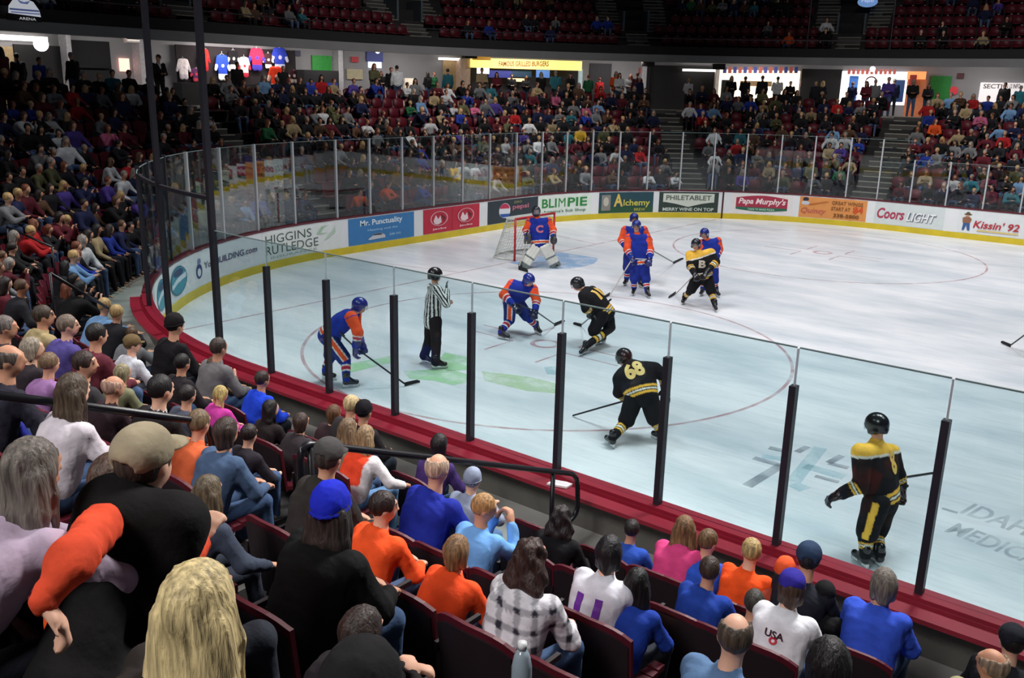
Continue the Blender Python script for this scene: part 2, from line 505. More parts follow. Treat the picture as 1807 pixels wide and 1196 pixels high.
def hair_part(J, s, style, col, h, root, name='hair', lod=0):
    c, (r, f, u) = J['head'], J['hM']
    P = lambda a, b, d: c + (r * a + f * b + u * d) * s
    M = np.stack([r, f, u])
    face = ell(P(0, 0.125, -0.045), np.array([0.080, 0.085, 0.105]) * s, M)
    pr = [ell(P(0, -0.012, 0.018), np.array([0.086, 0.101, 0.104]) * s, M)]
    sub = [face]; k = 0.03
    dn = -UP
    back = -np.array([f[0], f[1], 0.0]); back = back / (np.linalg.norm(back) + 1e-9)
    if style == 'short': sub.append(ell(P(0, 0.02, -0.115), np.array([0.11, 0.12, 0.075]) * s, M))
    elif style in ('balding', 'bald'):
        sub.append(ell(P(0, 0.02, -0.115), np.array([0.11, 0.12, 0.075]) * s, M))
        sub.append(ell(P(0, 0.02, 0.10), np.array([0.075, 0.11, 0.062 if style == 'balding' else 0.085]) * s, M))
    elif style == 'bob':
        pr += [cap(P(0.05, -0.03, 0.0), P(0.062, -0.02, -0.10), 0.042 * s, 0.03 * s), cap(P(-0.05, -0.03, 0.0), P(-0.062, -0.02, -0.10), 0.042 * s, 0.03 * s), cap(P(0, -0.05, 0), P(0, -0.055, -0.11), 0.065 * s, 0.045 * s)]
    elif style in ('long', 'curly', 'verylong'):
        L = {'long': 0.26, 'curly': 0.24, 'verylong': 0.42}[style]; wd = {'long': 1.0, 'curly': 1.35, 'verylong': 1.2}[style]
        b0 = P(0, -0.045, -0.02)
        for a in (-0.062, -0.03, 0.0, 0.03, 0.062):
            st = b0 + r * a * s
            mid = st + back * (0.035 - abs(a) * 0.3) * s + dn * L * 0.5 * s + r * a * 0.35 * wd * s
            e = mid + back * 0.028 * s + dn * L * (0.5 - abs(a) * 1.2 + 0.03 * math.sin(a * 90)) * s + r * a * 0.15 * s
            pr += [cap(st, mid, 0.045 * s, 0.036 * wd * s), cap(mid, e, 0.036 * wd * s, 0.014 * s)]
        for sg in (-1, 1):
            st = P(0.066 * sg, 0.0, 0.0); mid = P(0.080 * sg * (0.9 + 0.1 * wd), 0.006, -0.09); e = mid + dn * L * 0.5 * s + r * sg * 0.01 * s
            pr += [cap(st, mid, 0.030 * s, 0.026 * s), cap(mid, e, 0.026 * s, 0.010 * s)]
        k = 0.02
    elif style == 'ponytail':
        sub.append(ell(P(0, 0.03, -0.115), np.array([0.11, 0.12, 0.07]) * s, M))
        t0 = P(0, -0.10, 0.02); t1 = P(0, -0.15, -0.04); t2 = t1 + dn * 0.16 * s
        pr += [cap(t0, t1, 0.024 * s, 0.034 * s), cap(t1, t2, 0.034 * s, 0.012 * s)]
    elif style == 'pigtails':
        for sg in (-1, 1):
            t0 = P(0.07 * sg, -0.05, -0.03); t2 = t0 + dn * 0.20 * s + r * 0.02 * sg
            pr.append(cap(t0, t2, 0.034 * s, 0.014 * s))
    amp = {'short': 0.004, 'balding': 0.003, 'bald': 0.002, 'bob': 0.006, 'curly': 0.014}.get(style, 0.007) * s
    if lod >= 2: wf = None
    else:
        fr = 62.0 if style == 'curly' else 95.0
        def wf(G):
            X = G - c
            th = np.arctan2(X @ r, -(X @ f)); z = X @ u
            if style == 'curly': return amp * (np.sin(X @ r * fr + 1.3) * np.sin(X @ f * fr) * np.sin(z * fr) + 0.6 * np.sin(z * 40 + th * 5))
            return amp * (np.sin(th * 11 + 2.5 * np.sin(z * 7 / s)) * 0.55 + 0.35 * np.sin(th * 23 + z * 9 / s))
    base = lin(col)
    def cf_(V, tg, tt):
        X = V - c; th = np.arctan2(X @ r, -(X @ f)); z = X @ u
        n = 0.5 + 0.28 * np.sin(th * 13 + 3 * np.sin(z * 8 + 1)) + 0.2 * np.sin(th * 37 + z * 14) + 0.1 * np.sin(th * 71)
        return base[None] * (0.62 + 0.75 * n[:, None])
    return part(name, pr, h, M_HAIR, root, cf_, k, sub, 1, wf)

def hat_part(J, s, kind, col, h, root, col2=None):
    c, (r, f, u) = J['head'], J['hM']
    P = lambda a, b, d: c + (r * a + f * b + u * d) * s
    M = np.stack([r, f, u]); b0 = lin(col); b1 = lin(col2 or col)
    if kind in ('cap', 'backcap'):
        g = 1 if kind == 'cap' else -1
        pr = [ell(P(0, -0.008, 0.038), np.array([0.095, 0.112, 0.098]) * s, M, 0), cap(P(0, -0.008, 0.134), P(0, -0.008, 0.138), 0.008 * s, 0.008 * s, 1)]
        sub = [ell(P(0, 0, -0.098), np.array([0.16, 0.2, 0.108]) * s, M)]
        if kind == 'cap': sub.append(ell(P(0, -0.115, 0.018), np.array([0.045, 0.04, 0.026]) * s, M))
        o = part('cap_crown', pr, h, M_CLOTH, root, lambda V, tg, tt: np.where((tg == 1)[:, None], b1, b0), 0.004, sub, 1)
        tilt = 0.02
        pr = [ell(P(0, 0.100 * g, 0.016), np.array([0.075, 0.088, 0.012]) * s, M, 0)]
        part('cap_brim', pr, h, M_CLOTH, root, lambda V, tg, tt: np.tile(b1 if col2 else b0, (len(V), 1)), 0.0, [ell(P(0, -0.01 * g, 0.0), np.array([0.09, 0.10, 0.08]) * s, M)], 1)
        return o
    if kind == 'beanie':
        pr = [ell(P(0, -0.014, 0.036), np.array([0.092, 0.108, 0.108]) * s, M, 0)]
        sub = [ell(P(0, 0.10, -0.115), np.array([0.16, 0.17, 0.12]) * s, M), ell(P(0, -0.02, -0.15), np.array([0.16, 0.2, 0.12]) * s, M)]
        th = lambda G: 0.003 * s * np.sin(np.arctan2((G - c) @ r, (G - c) @ f) * 26)
        o = part('knit_crown', pr, h, M_CLOTH, root, col, 0.01, sub, 1, th)
        V = [P(0.088 * math.sin(a), -0.012 + 0.104 * math.cos(a), 0.012 + 0.020 * math.cos(a)) for a in np.linspace(0, 2 * math.pi, 17)[:-1]]
        part('knit_cuff', [cap(V[i], V[(i + 1) % 16], 0.013 * s, 0.013 * s) for i in range(16)], h, M_CLOTH, root, tuple(np.clip(np.array(col) * 0.82, 0, 255)), 0.01)
        return o

def make_body(J, st, root, name='body'):
    s = st.get('s', 1.0); lod = st.get('lod', 0); h = st.get('h', 0.012)
    skin = lin(st.get('skin', SKINS[0]))
    pr = head_prims(J, s, lod)
    g = 0.80
    pr += [cap(J['pelvis'], J['chest'], 0.095 * s, 0.095 * s), cap(J['chest'], J['neck'], 0.085 * s, 0.05 * s)]
    for q in 'LR':
        pr += [cap(J['sh' + q], J['el' + q], 0.045 * s, 0.036 * s), cap(J['el' + q], J['ha' + q], 0.036 * s, 0.024 * s),
               cap(J['chest'], J['sh' + q], 0.06 * s, 0.045 * s), cap(J['pelvis'], J['hip' + q], 0.07 * s, 0.07 * s),
               cap(J['hip' + q], J['kn' + q], 0.065 * s, 0.046 * s), cap(J['kn' + q], J['an' + q], 0.044 * s, 0.03 * s), cap(J['an' + q], J['to' + q], 0.028 * s, 0.024 * s)]
        if st.get('hands', True):
            d = J.get('hd' + q); d = unit(J['ha' + q] - J['el' + q]) if d is None else d
            sd = 1 if q == 'L' else -1
            if lod < 1: pr += hand_prims(J['ha' + q] + d * 0.045 * s, d, J.get('hn' + q, UP), s, 0, sd, st.get('curl', 0.6))
            else: pr.append(cap(J['ha' + q], J['ha' + q] + d * 0.10 * s, 0.030 * s, 0.026 * s))
    lip = lin((170, 95, 85))
    c, (r, f, u) = J['head'], J['hM']
    def cf_(V, tg, tt):
        C = np.tile(skin, (len(V), 1)); C[tg == 7] = lip
        if st.get('eyes') or st.get('beard'):
            X = (V - c) / s; a = X @ r; b = X @ f; z = X @ u
            for sg in (-1, 1):
                C[(np.hypot(a - 0.030 * sg, z - 0.006) < 0.012) & (b > 0.05)] = lin((60, 40, 35))
                C[(np.abs(a - 0.031 * sg) < 0.02) & (np.abs(z - 0.034) < 0.007) & (b > 0.05)] = lin(st.get('hair', (60, 45, 35)))
        return C
    return part(name, pr, h, M_SKIN, root, cf_, 0.022 * s, (), 1)

def torso_prims(J, s, b, tg=0):
    """b: bulk in metres added to a bare trunk"""
    o = []
    hips = (J['hipL'] + J['hipR']) / 2
    for q in 'LR':
        lo = J['pelvis'] + (J['hip' + q] - hips) * 0.75; hi = J['chest'] + (J['sh' + q] - (J['shL'] + J['shR']) / 2) * 0.55
        o.append(cap(lo, hi, (0.108 + b) * s, (0.105 + b) * s, tg, 0, 0.8))
        o.append(cap(J['chest'], J['sh' + q], (0.095 + b * 0.6) * s, (0.062 + b * 0.4) * s, tg + 1, 0.8, 1.0))
    o.append(cap(J['pelvis'], J['chest'], (0.115 + b) * s, (0.118 + b) * s, tg, 0, 0.8))
    o.append(cap(J['chest'], J['neck'], (0.10 + b * 0.5) * s, (0.060 + b * 0.2) * s, tg + 1, 0.8, 1.0))
    return o

def make_top(J, st, root, name='top'):
    s = st.get('s', 1.0); b = st.get('bulk', 0.0); h = st.get('h', 0.012); sl = st.get('sleeve', 'long'); lod = st.get('lod', 0)
    pr = torso_prims(J, s, b)
    for q, tg in (('L', 4), ('R', 5)):
        A, E_, H = J['sh' + q], J['el' + q], J['ha' + q]
        if sl == 'short': pr.append(cap(A, A + (E_ - A) * 0.75, (0.062 + b * 0.6) * s, (0.060 + b * 0.6) * s, tg, 0, 0.4))
        else:
            pr += [cap(A, E_, (0.062 + b * 0.6) * s, (0.053 + b * 0.5) * s, tg, 0, 0.5), cap(E_, E_ + (H - E_) * 0.93, (0.053 + b * 0.5) * s, (0.040 + b * 0.35) * s, tg, 0.5, 1.0)]
    if st.get('hood'):
        r, f, u = J['bM']
        n = J['neck']
        pr += [cap(n - f * 0.055 * s - r * 0.07 * s, n - f * 0.085 * s - UP * 0.03 * s, 0.035 * s, 0.05 * s, 6), cap(n - f * 0.055 * s + r * 0.07 * s, n - f * 0.085 * s - UP * 0.03 * s, 0.035 * s, 0.05 * s, 6), cap(n - f * 0.06 * s, n - f * 0.10 * s - UP * 0.07 * s, 0.05 * s, 0.04 * s, 6)]
    sub = [cap(J['neck'] + UP * 0.035 * s, J['neck'] + UP * 0.12 * s, 0.058 * s, 0.066 * s)] if lod < 2 else []
    col = st['top']
    if not callable(col): col = solid(col)
    warp = None
    if lod < 2:
        ph = st.get('seed', 0) * 1.7; amp = st.get('fold', 0.006) * s
        def warp(G):
            x, y, z = G[..., 0], G[..., 1], G[..., 2]
            return amp * (np.sin(17 * x + 9 * y + 21 * z + ph) * np.sin(11 * y - 13 * z + ph * 2) + 0.6 * np.sin(38 * z + 12 * x * np.sin(7 * y + ph)))
    return part(name, pr, h, M_CLOTH, root, col, 0.035 * s, sub, 1, warp)

def make_legs(J, st, root, name='trousers'):
    s = st.get('s', 1.0); b = st.get('lbulk', 0.0); h = st.get('h', 0.012)
    pr = [cap(J['pelvis'], (J['pelvis'] + J['chest']) / 2, (0.112 + b) * s, (0.10 + b * 0.5) * s, 0, 0, 0)]
    for q, tg in (('L', 1), ('R', 2)):
        pr += [cap(J['pelvis'], J['hip' + q], (0.10 + b) * s, (0.10 + b) * s, 0), cap(J['hip' + q], J['kn' + q], (0.092 + b) * s, (0.066 + b * 0.5) * s, tg, 0, 0.5), cap(J['kn' + q], J['an' + q], (0.062 + b * 0.5) * s, (0.052 + b * 0.3) * s, tg, 0.5, 1.0)]
    col = st['legs']
    if not callable(col): col = solid(col)
    o = part(name, pr, h, M_CLOTH, root, col, 0.03 * s, (), 1)
    if st.get('shoes', True):
        for q in 'LR':
            a, t = J['an' + q], J['to' + q]
            d = unit(t - a * np.array([1, 1, 0]) - np.array([0, 0, t[2]]))
            heel = np.array([a[0], a[1], t[2]]) - d * 0.03 * s
            part('shoe', [cap(heel + UP * 0.03 * s, t + UP * 0.012 * s, 0.042 * s, 0.038 * s), cap(a, heel + UP * 0.04 * s, 0.045 * s, 0.043 * s)], h, M_CLOTH, root, st.get('shoe', (40, 38, 40)), 0.02, ())
    return o

def solid(c):
    b = lin(c)
    return lambda V, tg, tt: np.tile(b, (len(V), 1))

def seated(P, fwd, s=1.0, lean=0.10, headc=None, look=None, arms='lap', rng=random, seat=0.46):
    """joints of someone sitting: P floor point under the pelvis, fwd horizontal facing"""
    r, f, u = frame_of((fwd[0], fwd[1], 0))
    W = lambda a, b, c: np.asarray(P, float) + (r * a + f * b + UP * c) * s
    J = {'bM': (r, f, u)}
    J['pelvis'] = W(0, 0, seat + 0.10)
    if headc is None: headc = W(0, 0.10 + lean * 0.75, 1.20 - lean * 0.25)
    J['head'] = np.asarray(headc, float)
    neck = J['head'] - UP * 0.165 * s - f * 0.035 * s
    J['neck'] = neck
    J['chest'] = J['pelvis'] * 0.28 + neck * 0.72 - f * 0.01 * s
    top = neck - UP * 0.075 * s - f * 0.01 * s
    J['shL'] = top - r * 0.165 * s; J['shR'] = top + r * 0.165 * s
    if look is None: look = f
    look = np.asarray(look, float)
    J['hM'] = frame_of(look)
    hz = J['pelvis'][2]
    for q, sg in (('L', -1), ('R', 1)):
        J['hip' + q] = J['pelvis'] + r * 0.09 * sg * s - UP * 0.02 * s
        J['kn' + q] = W((0.13 + 0.05 * rng.random()) * sg, 0.46, seat + 0.08 + 0.03 * rng.random())
        J['an' + q] = W((0.13) * sg, 0.44 + 0.10 * rng.random(), 0.09)
        J['to' + q] = J['an' + q] + (f * 0.15 + r * 0.03 * sg) * s - UP * 0.05 * s
        sh = J['sh' + q]
        if arms == 'lap':
            J['el' + q] = sh + (r * 0.07 * sg + f * 0.12 - UP * 0.25) * s; J['ha' + q] = J['el' + q] + (-r * 0.13 * sg + f * 0.19 - UP * 0.05) * s
        elif arms == 'clasp':
            J['el' + q] = sh + (r * 0.06 * sg + f * 0.20 - UP * 0.19) * s; J['ha' + q] = J['el' + q] + (-r * 0.20 * sg + f * 0.13 + UP * 0.06) * s
        elif arms == 'face':
            J['el' + q] = sh + (r * 0.02 * sg + f * 0.22 - UP * 0.20) * s; J['ha' + q] = J['el' + q] + (-r * 0.10 * sg + f * 0.08 + UP * 0.22) * s
        elif arms == 'raised' and sg == 1:
            J['el' + q] = sh + (r * 0.10 + f * 0.22 - UP * 0.06) * s; J['ha' + q] = J['el' + q] + (f * 0.10 + UP * 0.24 + r * 0.02) * s
        elif arms == 'wide':
            J['el' + q] = sh + (r * 0.14 * sg + f * 0.08 - UP * 0.22) * s; J['ha' + q] = J['el' + q] + (-r * 0.02 * sg + f * 0.22 - UP * 0.10) * s
        else:
            J['el' + q] = sh + (r * 0.07 * sg + f * 0.10 - UP * 0.26) * s; J['ha' + q] = J['el' + q] + (-r * 0.10 * sg + f * 0.20 - UP * 0.03) * s
        J['hn' + q] = UP * 0.8 + f * 0.2
    return J

def standing(P, fwd, s=1.0, look=None, arms='down', rng=random):
    r, f, u = frame_of((fwd[0], fwd[1], 0))
    W = lambda a, b, c: np.asarray(P, float) + (r * a + f * b + UP * c) * s
    J = {'bM': (r, f, u), 'pelvis': W(0, 0, 0.98), 'chest': W(0, 0, 1.30), 'neck': W(0, 0, 1.50), 'head': W(0, 0.03, 1.655), 'hM': frame_of(f if look is None else look)}
    for q, sg in (('L', -1), ('R', 1)):
        J['sh' + q] = W(0.185 * sg, -0.01, 1.42); J['hip' + q] = W(0.09 * sg, 0, 0.93); J['kn' + q] = W(0.11 * sg, 0.02, 0.50); J['an' + q] = W(0.12 * sg, -0.01, 0.09); J['to' + q] = W(0.14 * sg, 0.14, 0.04)
        if arms == 'front': J['el' + q] = W(0.23 * sg, 0.05, 1.14); J['ha' + q] = W(0.08 * sg, 0.26, 1.14)
        elif arms == 'up' and sg == 1: J['el' + q] = W(0.27, 0.18, 1.32); J['ha' + q] = W(0.16, 0.28, 1.52)
        else: J['el' + q] = W(0.24 * sg, 0.0, 1.12); J['ha' + q] = W(0.25 * sg, 0.08, 0.88)
        J['hn' + q] = r * sg
    return J

def dress(root, J, st):
    make_body(J, st, root)
    make_top(J, st, root, st.get('topname', 'top'))
    if st.get('legs') is not None: make_legs(J, st, root)
    s = st.get('s', 1.0); h = st.get('h', 0.012)
    if st.get('style') and st['style'] != 'none': hair_part(J, s, st['style'], st.get('hair', (60, 45, 35)), h, root, lod=st.get('lod', 0))
    if st.get('hat'): hat_part(J, s, st['hat'][0], st['hat'][1], h, root, st['hat'][2] if len(st['hat']) > 2 else None)

def decal_text(target, txt, org, ud, vd, nrm, height, width, col, name='number', bold=0.03, parent=None, lift=0.006):
    """lettering laid onto a cloth surface by dropping it along -nrm"""
    V, F = text_2d(txt, bold)
    bm_ = bmesh.new()
    vs = [bm_.verts.new((v[0] * width / V[:, 0].max() - width / 2, v[1] * height - height / 2, 0)) for v in V]
    for f in F:
        try: bm_.faces.new([vs[i] for i in f])
        except ValueError: pass
    for _ in range(3):
        es = [e for e in bm_.edges if e.calc_length() > 0.035]
        if not es: break
        bmesh.ops.subdivide_edges(bm_, edges=es, cuts=1); bmesh.ops.triangulate(bm_, faces=bm_.faces)
    me = target.data; tb = wloc(target)
    if target.parent is not None: tb = wloc(target.parent)
    bvh = BVHTree.FromPolygons([v.co + Vector(tb) for v in me.vertices], [tuple(p.vertices) for p in me.polygons])
    ud, nrm = unit(ud), unit(nrm); vd = unit(vd)
    out = []
    for v in bm_.verts:
        p = np.asarray(org) + ud * v.co.x + vd * v.co.y
        hit = bvh.ray_cast(Vector(p + nrm * 0.35), Vector(-nrm), 0.8)
        q = np.array(hit[0]) if hit[0] is not None else p
        out.append(q + nrm * lift)
    bm_.verts.index_update()
    FF = [tuple(v.index for v in f.verts) for f in bm_.faces]
    bm_.free()
    return mk(name, out, FF, M_PRINT, parent, cols=np.tile(lin(col), (len(out), 1)))
# ------------------------------------------------------------------ arena shell
SMIN, SMAX = nx(19.0), 16.0
Z0, RISE, D0, DEP = 0.55, 0.345, 1.00, 0.86          # lower bowl rows
NROW = 10
ZC, DC0, DC1, ZS = 3.72, 9.45, 15.0, 6.15            # concourse floor, its front edge and back wall, soffit
UD0, UDEP, UZ0, URISE, NUP = 12.2, 0.85, 6.50, 0.55, 9
def row_z(k): return Z0 + RISE * k
def row_d(k): return D0 + DEP * k
M_ICE, N_, L_, b_ = node_mat('rink_ice')
tc = N_.new('ShaderNodeTexCoord'); mp = N_.new('ShaderNodeMapping'); n1 = N_.new('ShaderNodeTexNoise'); n2 = N_.new('ShaderNodeTexNoise'); r1 = N_.new('ShaderNodeValToRGB'); r2 = N_.new('ShaderNodeMapRange'); mx = N_.new('ShaderNodeMix'); n3 = N_.new('ShaderNodeTexNoise'); mp3 = N_.new('ShaderNodeMapping'); mr3 = N_.new('ShaderNodeMapRange'); mx3 = N_.new('ShaderNodeMix')
L_.new(tc.outputs['Object'], mp.inputs[0]); mp.inputs['Scale'].default_value = (0.35, 1.0, 1); mp.inputs['Rotation'].default_value = (0, 0, 0.5)
L_.new(mp.outputs[0], n1.inputs['Vector']); n1.inputs['Scale'].default_value = 0.8; n1.inputs['Detail'].default_value = 7; n1.inputs['Roughness'].default_value = 0.62
L_.new(n1.outputs['Fac'], r1.inputs['Fac'])
r1.color_ramp.elements[0].position = 0.30; r1.color_ramp.elements[0].color = (*lin((196, 204, 212)), 1)
r1.color_ramp.elements[1].position = 0.62; r1.color_ramp.elements[1].color = (*lin((240, 240, 243)), 1)
mx.data_type = 'RGBA'; mx.blend_type = 'MULTIPLY'; mx.inputs[0].default_value = 1
L_.new(tc.outputs['Object'], mp3.inputs[0]); mp3.inputs['Scale'].default_value = (1, 12, 1); mp3.inputs['Rotation'].default_value = (0, 0, -0.3)
L_.new(mp3.outputs[0], n3.inputs['Vector']); n3.inputs['Scale'].default_value = 1.3; n3.inputs['Detail'].default_value = 5
mr3.inputs[1].default_value = 0.35; mr3.inputs[2].default_value = 0.5; mr3.inputs[3].default_value = 0.93; mr3.inputs[4].default_value = 1.0
L_.new(n3.outputs['Fac'], mr3.inputs[0]); L_.new(r1.outputs['Color'], mx.inputs[6]); L_.new(mr3.outputs[0], mx.inputs[7]); L_.new(mx.outputs[2], b_.inputs['Base Color'])
b_.inputs['Roughness'].default_value = 0.32; b_.inputs['Specular IOR Level'].default_value = 0.25

# ice sheet
n = 160
ss = list(np.arange(SN, 0.01, 0.4)) + [0]
outl = [bp(nx(34), 0.02)] + [bp(s, 0.02) for s in ss] + [bp(28.5, 0.02)]
V, F = poly_fill(outl)
o = mk('floor_ice', [(p[0], p[1], 0.0) for p in V], F, M_ICE); tag(o, kind='structure')

def paint(name, rgb, a):
    m = bpy.data.materials.new(name); m.use_nodes = True; N, L = m.node_tree.nodes, m.node_tree.links
    b = N['Principled BSDF']; b.inputs['Base Color'].default_value = (*lin(rgb), 1); b.inputs['Roughness'].default_value = 0.35
    nz = N.new('ShaderNodeTexNoise'); mr = N.new('ShaderNodeMapRange'); tc = N.new('ShaderNodeTexCoord')
    nz.inputs['Scale'].default_value = 2.2; nz.inputs['Detail'].default_value = 5; mr.inputs[1].default_value = 0.35; mr.inputs[2].default_value = 0.6; mr.inputs[3].default_value = a * 0.35; mr.inputs[4].default_value = a
    L.new(tc.outputs['Object'], nz.inputs['Vector']); L.new(nz.outputs['Fac'], mr.inputs[0]); L.new(mr.outputs[0], b.inputs['Alpha'])
    return m
P_RED, P_GREY, P_BLUE, P_GREEN, P_TEAL = paint('red_ice_paint', (190, 90, 100), 0.42), paint('grey_ice_paint', (90, 105, 118), 0.42), paint('crease_blue_paint', (120, 175, 225), 0.5), paint('green_ice_paint', (160, 226, 150), 0.5), paint('teal_ice_paint', (165, 208, 216), 0.4)
ZM = 0.004
P_GREY2 = paint('faint_grey_ice_paint', (110, 124, 138), 0.26)
def ice_ring(cx_, cy_, r, wd, m, a0=0, a1=360, n=96, z=ZM):
    V = []; F = []
    for i in range(n + 1):
        a = math.radians(a0 + (a1 - a0) * i / n)
        V += [(cx_ + (r - wd / 2) * math.cos(a), cy_ + (r - wd / 2) * math.sin(a), z), (cx_ + (r + wd / 2) * math.cos(a), cy_ + (r + wd / 2) * math.sin(a), z)]
    F = [(2 * i, 2 * i + 1, 2 * i + 3, 2 * i + 2) for i in range(n)]
    return tag(mk('floor_marking', V, F, m), kind='structure')
def ice_poly(pts, m, z=ZM):
    V, F = poly_fill(pts); return tag(mk('floor_marking', [(p[0], p[1], z) for p in V], F, m), kind='structure')
def ice_line(p, q, wd, m, z=ZM):
    p = np.array(p[:2], float); q = np.array(q[:2], float); d = unit(q - p); nn = np.array([-d[1], d[0]]) * wd / 2
    return ice_poly([p - nn, q - nn, q + nn, p + nn], m, z)
DOTX, DOTY = 5.789, 7.131
yg = CY + math.sqrt(R0 ** 2 - CX ** 2)
ice_line((0, -yg), (0, yg), 0.06, P_RED)
for sg in (-1, 1):
    ice_ring(DOTX, sg * DOTY, 4.57, 0.06, P_RED)
    ice_ring(DOTX, sg * DOTY, 0.25, 0.10, P_RED)
    for a, b in ((1, 1), (1, -1), (-1, 1), (-1, -1)):
        ice_line((DOTX + a * 0.6, sg * DOTY + b * 0.25), (DOTX + a * 1.8, sg * DOTY + b * 0.25), 0.05, P_RED)
        ice_line((DOTX + a * 0.6, sg * DOTY + b * 0.25), (DOTX + a * 0.6, sg * DOTY + b * 1.1), 0.05, P_RED)
    ice_line((-GL, sg * 4.2), (0, sg * 3.2), 0.05, P_RED)
ice_poly([(0.03, -1.22)] + [(1.83 * math.cos(a), 1.83 * math.sin(a)) for a in np.linspace(-0.73, 0.73, 16)] + [(0.03, 1.22)], P_BLUE, 0.003)
# painted emblem by the near corner (green), grey arrow emblem and words further along
def pz(px, py): return at_z(px, py, 0.0)
ice_poly([pz(*p) for p in ((785, 622), (835, 632), (838, 652), (790, 655), (768, 640))], P_GREEN)
ice_poly([pz(*p) for p in ((712, 655), (790, 650), (830, 662), (835, 672), (800, 680), (765, 672), (722, 668))], P_GREEN)
ice_poly([pz(*p) for p in ((850, 655), (935, 665), (995, 680), (990, 695), (930, 690), (855, 672))], paint('pale_green_ice_paint', (190, 222, 160), 0.5))
ice_poly([pz(*p) for p in ((600, 645), (690, 628), (690, 640), (610, 660))], P_GREEN)
ice_poly([pz(*p) for p in ((960, 648), (992, 645), (992, 662), (965, 660))], P_TEAL)
for a, b, wd in (((1357, 790), (1388, 797), 0.13), ((1330, 808), (1380, 822), 0.13), ((1380, 820), (1318, 858), 0.14), ((1406, 798), (1425, 788), 0.10), ((1462, 817), (1486, 804), 0.10), ((1462, 817), (1497, 826), 0.12), ((1438, 840), (1480, 851), 0.10)):
    ice_line(pz(*a), pz(*b), wd, P_GREY)
for a, b, wd in (((1400, 850), (1448, 790), 0.18), ((1345, 805), (1395, 812), 0.15), ((1420, 822), (1490, 842), 0.2), ((1400, 862), (1420, 856), 0.2)):
    ice_line(pz(*a), pz(*b), wd, P_TEAL)
def ice_text(txt, a, b, hgt, m):
    a = pz(*a)[:2]; b = pz(*b)[:2]; u = b - a; L = np.linalg.norm(u); u = u / L; v = np.array([-u[1], u[0]])
    V, F = text_2d(txt, 0.02); V = V * np.array([L / V[:, 0].max(), hgt])
    return tag(mk('floor_marking', [(*(a + u * p[0] + v * p[1]), ZM) for p in V], F, m), kind='structure')
ice_text('IDAHO', (1692, 905), (1850, 962), 0.42, P_GREY2)
ice_text('MEDICAL', (1665, 938), (1850, 1010), 0.36, P_GREY2)
ice_line(pz(1662, 897), pz(1690, 905), 0.06, P_GREY)

# materials of the shell
M_WHITE = mat('white_board_plastic', (232, 234, 236), 0.35, var=0.03, scale=1.5)
M_YEL = mat('yellow_kick_plate', (214, 190, 40), 0.4, var=0.1, scale=2)
M_REDCAP = mat('red_cap_rail', (140, 26, 46), 0.35, var=0.1, scale=3)
M_MAROON = mat('maroon_far_cap', (92, 30, 42), 0.4, var=0.1)
M_WALLOUT = mat('grey_board_back', (92, 90, 84), 0.7, var=0.18, scale=3)
M_CONC = mat('grey_concrete', (70, 68, 66), 0.85, var=0.2, scale=2, bump=0.2)
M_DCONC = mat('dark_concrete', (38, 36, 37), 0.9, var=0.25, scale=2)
M_WALK = mat('pale_walkway', (150, 150, 145), 0.8, var=0.15, scale=2)
M_NOSE = mat('step_edge_strip', (150, 150, 140), 0.7)
M_BLKM = mat('dark_post_metal', (48, 46, 54), 0.45, 0.4, var=0.08)
M_SILV = mat('silver_post_metal', (190, 192, 196), 0.4, 0.3, var=0.05)
M_GREYW = mat('grey_concourse_wall', (150, 148, 152), 0.8, var=0.06, scale=1)
M_FASC = mat('grey_fascia', (120, 120, 122), 0.7, var=0.08, scale=1)
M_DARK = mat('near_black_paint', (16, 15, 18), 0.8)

def struct(mb, name, m): return tag(mb.build(name, m), kind='structure')

# boards: inner white skin, kick plate, cap, outer skin
root = empty('dasher_boards', (*bp(-19, 0), 0), 'white dasher boards with yellow kick plate and red cap rail running around the ice', 'rink boards')
MB().arcbox(SMIN, SMAX, 0.0, 0.10, 0.0, HB - 0.03).build('board_skin', M_WHITE, root)
MB().arcbox(SMIN, SMAX, -0.015, 0.0, 0.0, 0.20).build('kick_plate', M_YEL, root)
MB().arcbox(SMIN, -33.3, -0.02, 0.16, HB - 0.03, HB).arcbox(SMIN, -33.3, 0.16, 0.36, HB - 0.10, HB - 0.06).arcbox(SMIN, -33.3, 0.16, 0.18, HB - 0.10, HB - 0.03).build('cap_rail', M_REDCAP, root)
MB().arcbox(-33.3, SMAX, -0.01, 0.16, HB - 0.03, HB + 0.02).build('far_cap_rail', M_MAROON, root)
MB().arcbox(SMIN, SMAX, 0.10, 0.14, 0.3, HB - 0.05).build('back_panel', M_WALLOUT, root)
MB().arcbox(-6.13, -6.07, -0.02, 0.0, 0.0, HB - 0.03).build('goal_line_stripe', mat('dark_red_stripe', (70, 20, 25), 0.5), root)
struct(MB().arcbox(SMIN, SMAX, 0.14, D0, 0.0, Z0), 'floor_walkway', M_WALK)
struct(MB().arcbox(SMIN, SMAX, D0 - 0.08, D0, Z0, Z0 + 0.02), 'trim_walkway', M_NOSE)

# lower bowl terraces
for k in range(NROW):
    mb = MB(); mb.arcbox(SMIN, SMAX, row_d(k), row_d(k) + DEP + 0.02, max(0, row_z(k) - 0.6), row_z(k), 0)
    mb.arcbox(SMIN, SMAX, row_d(k) - 0.0, row_d(k) + 0.04, row_z(k), row_z(k) + 0.012, 1)
    struct(mb, 'floor_terrace', [M_DCONC, M_CONC])
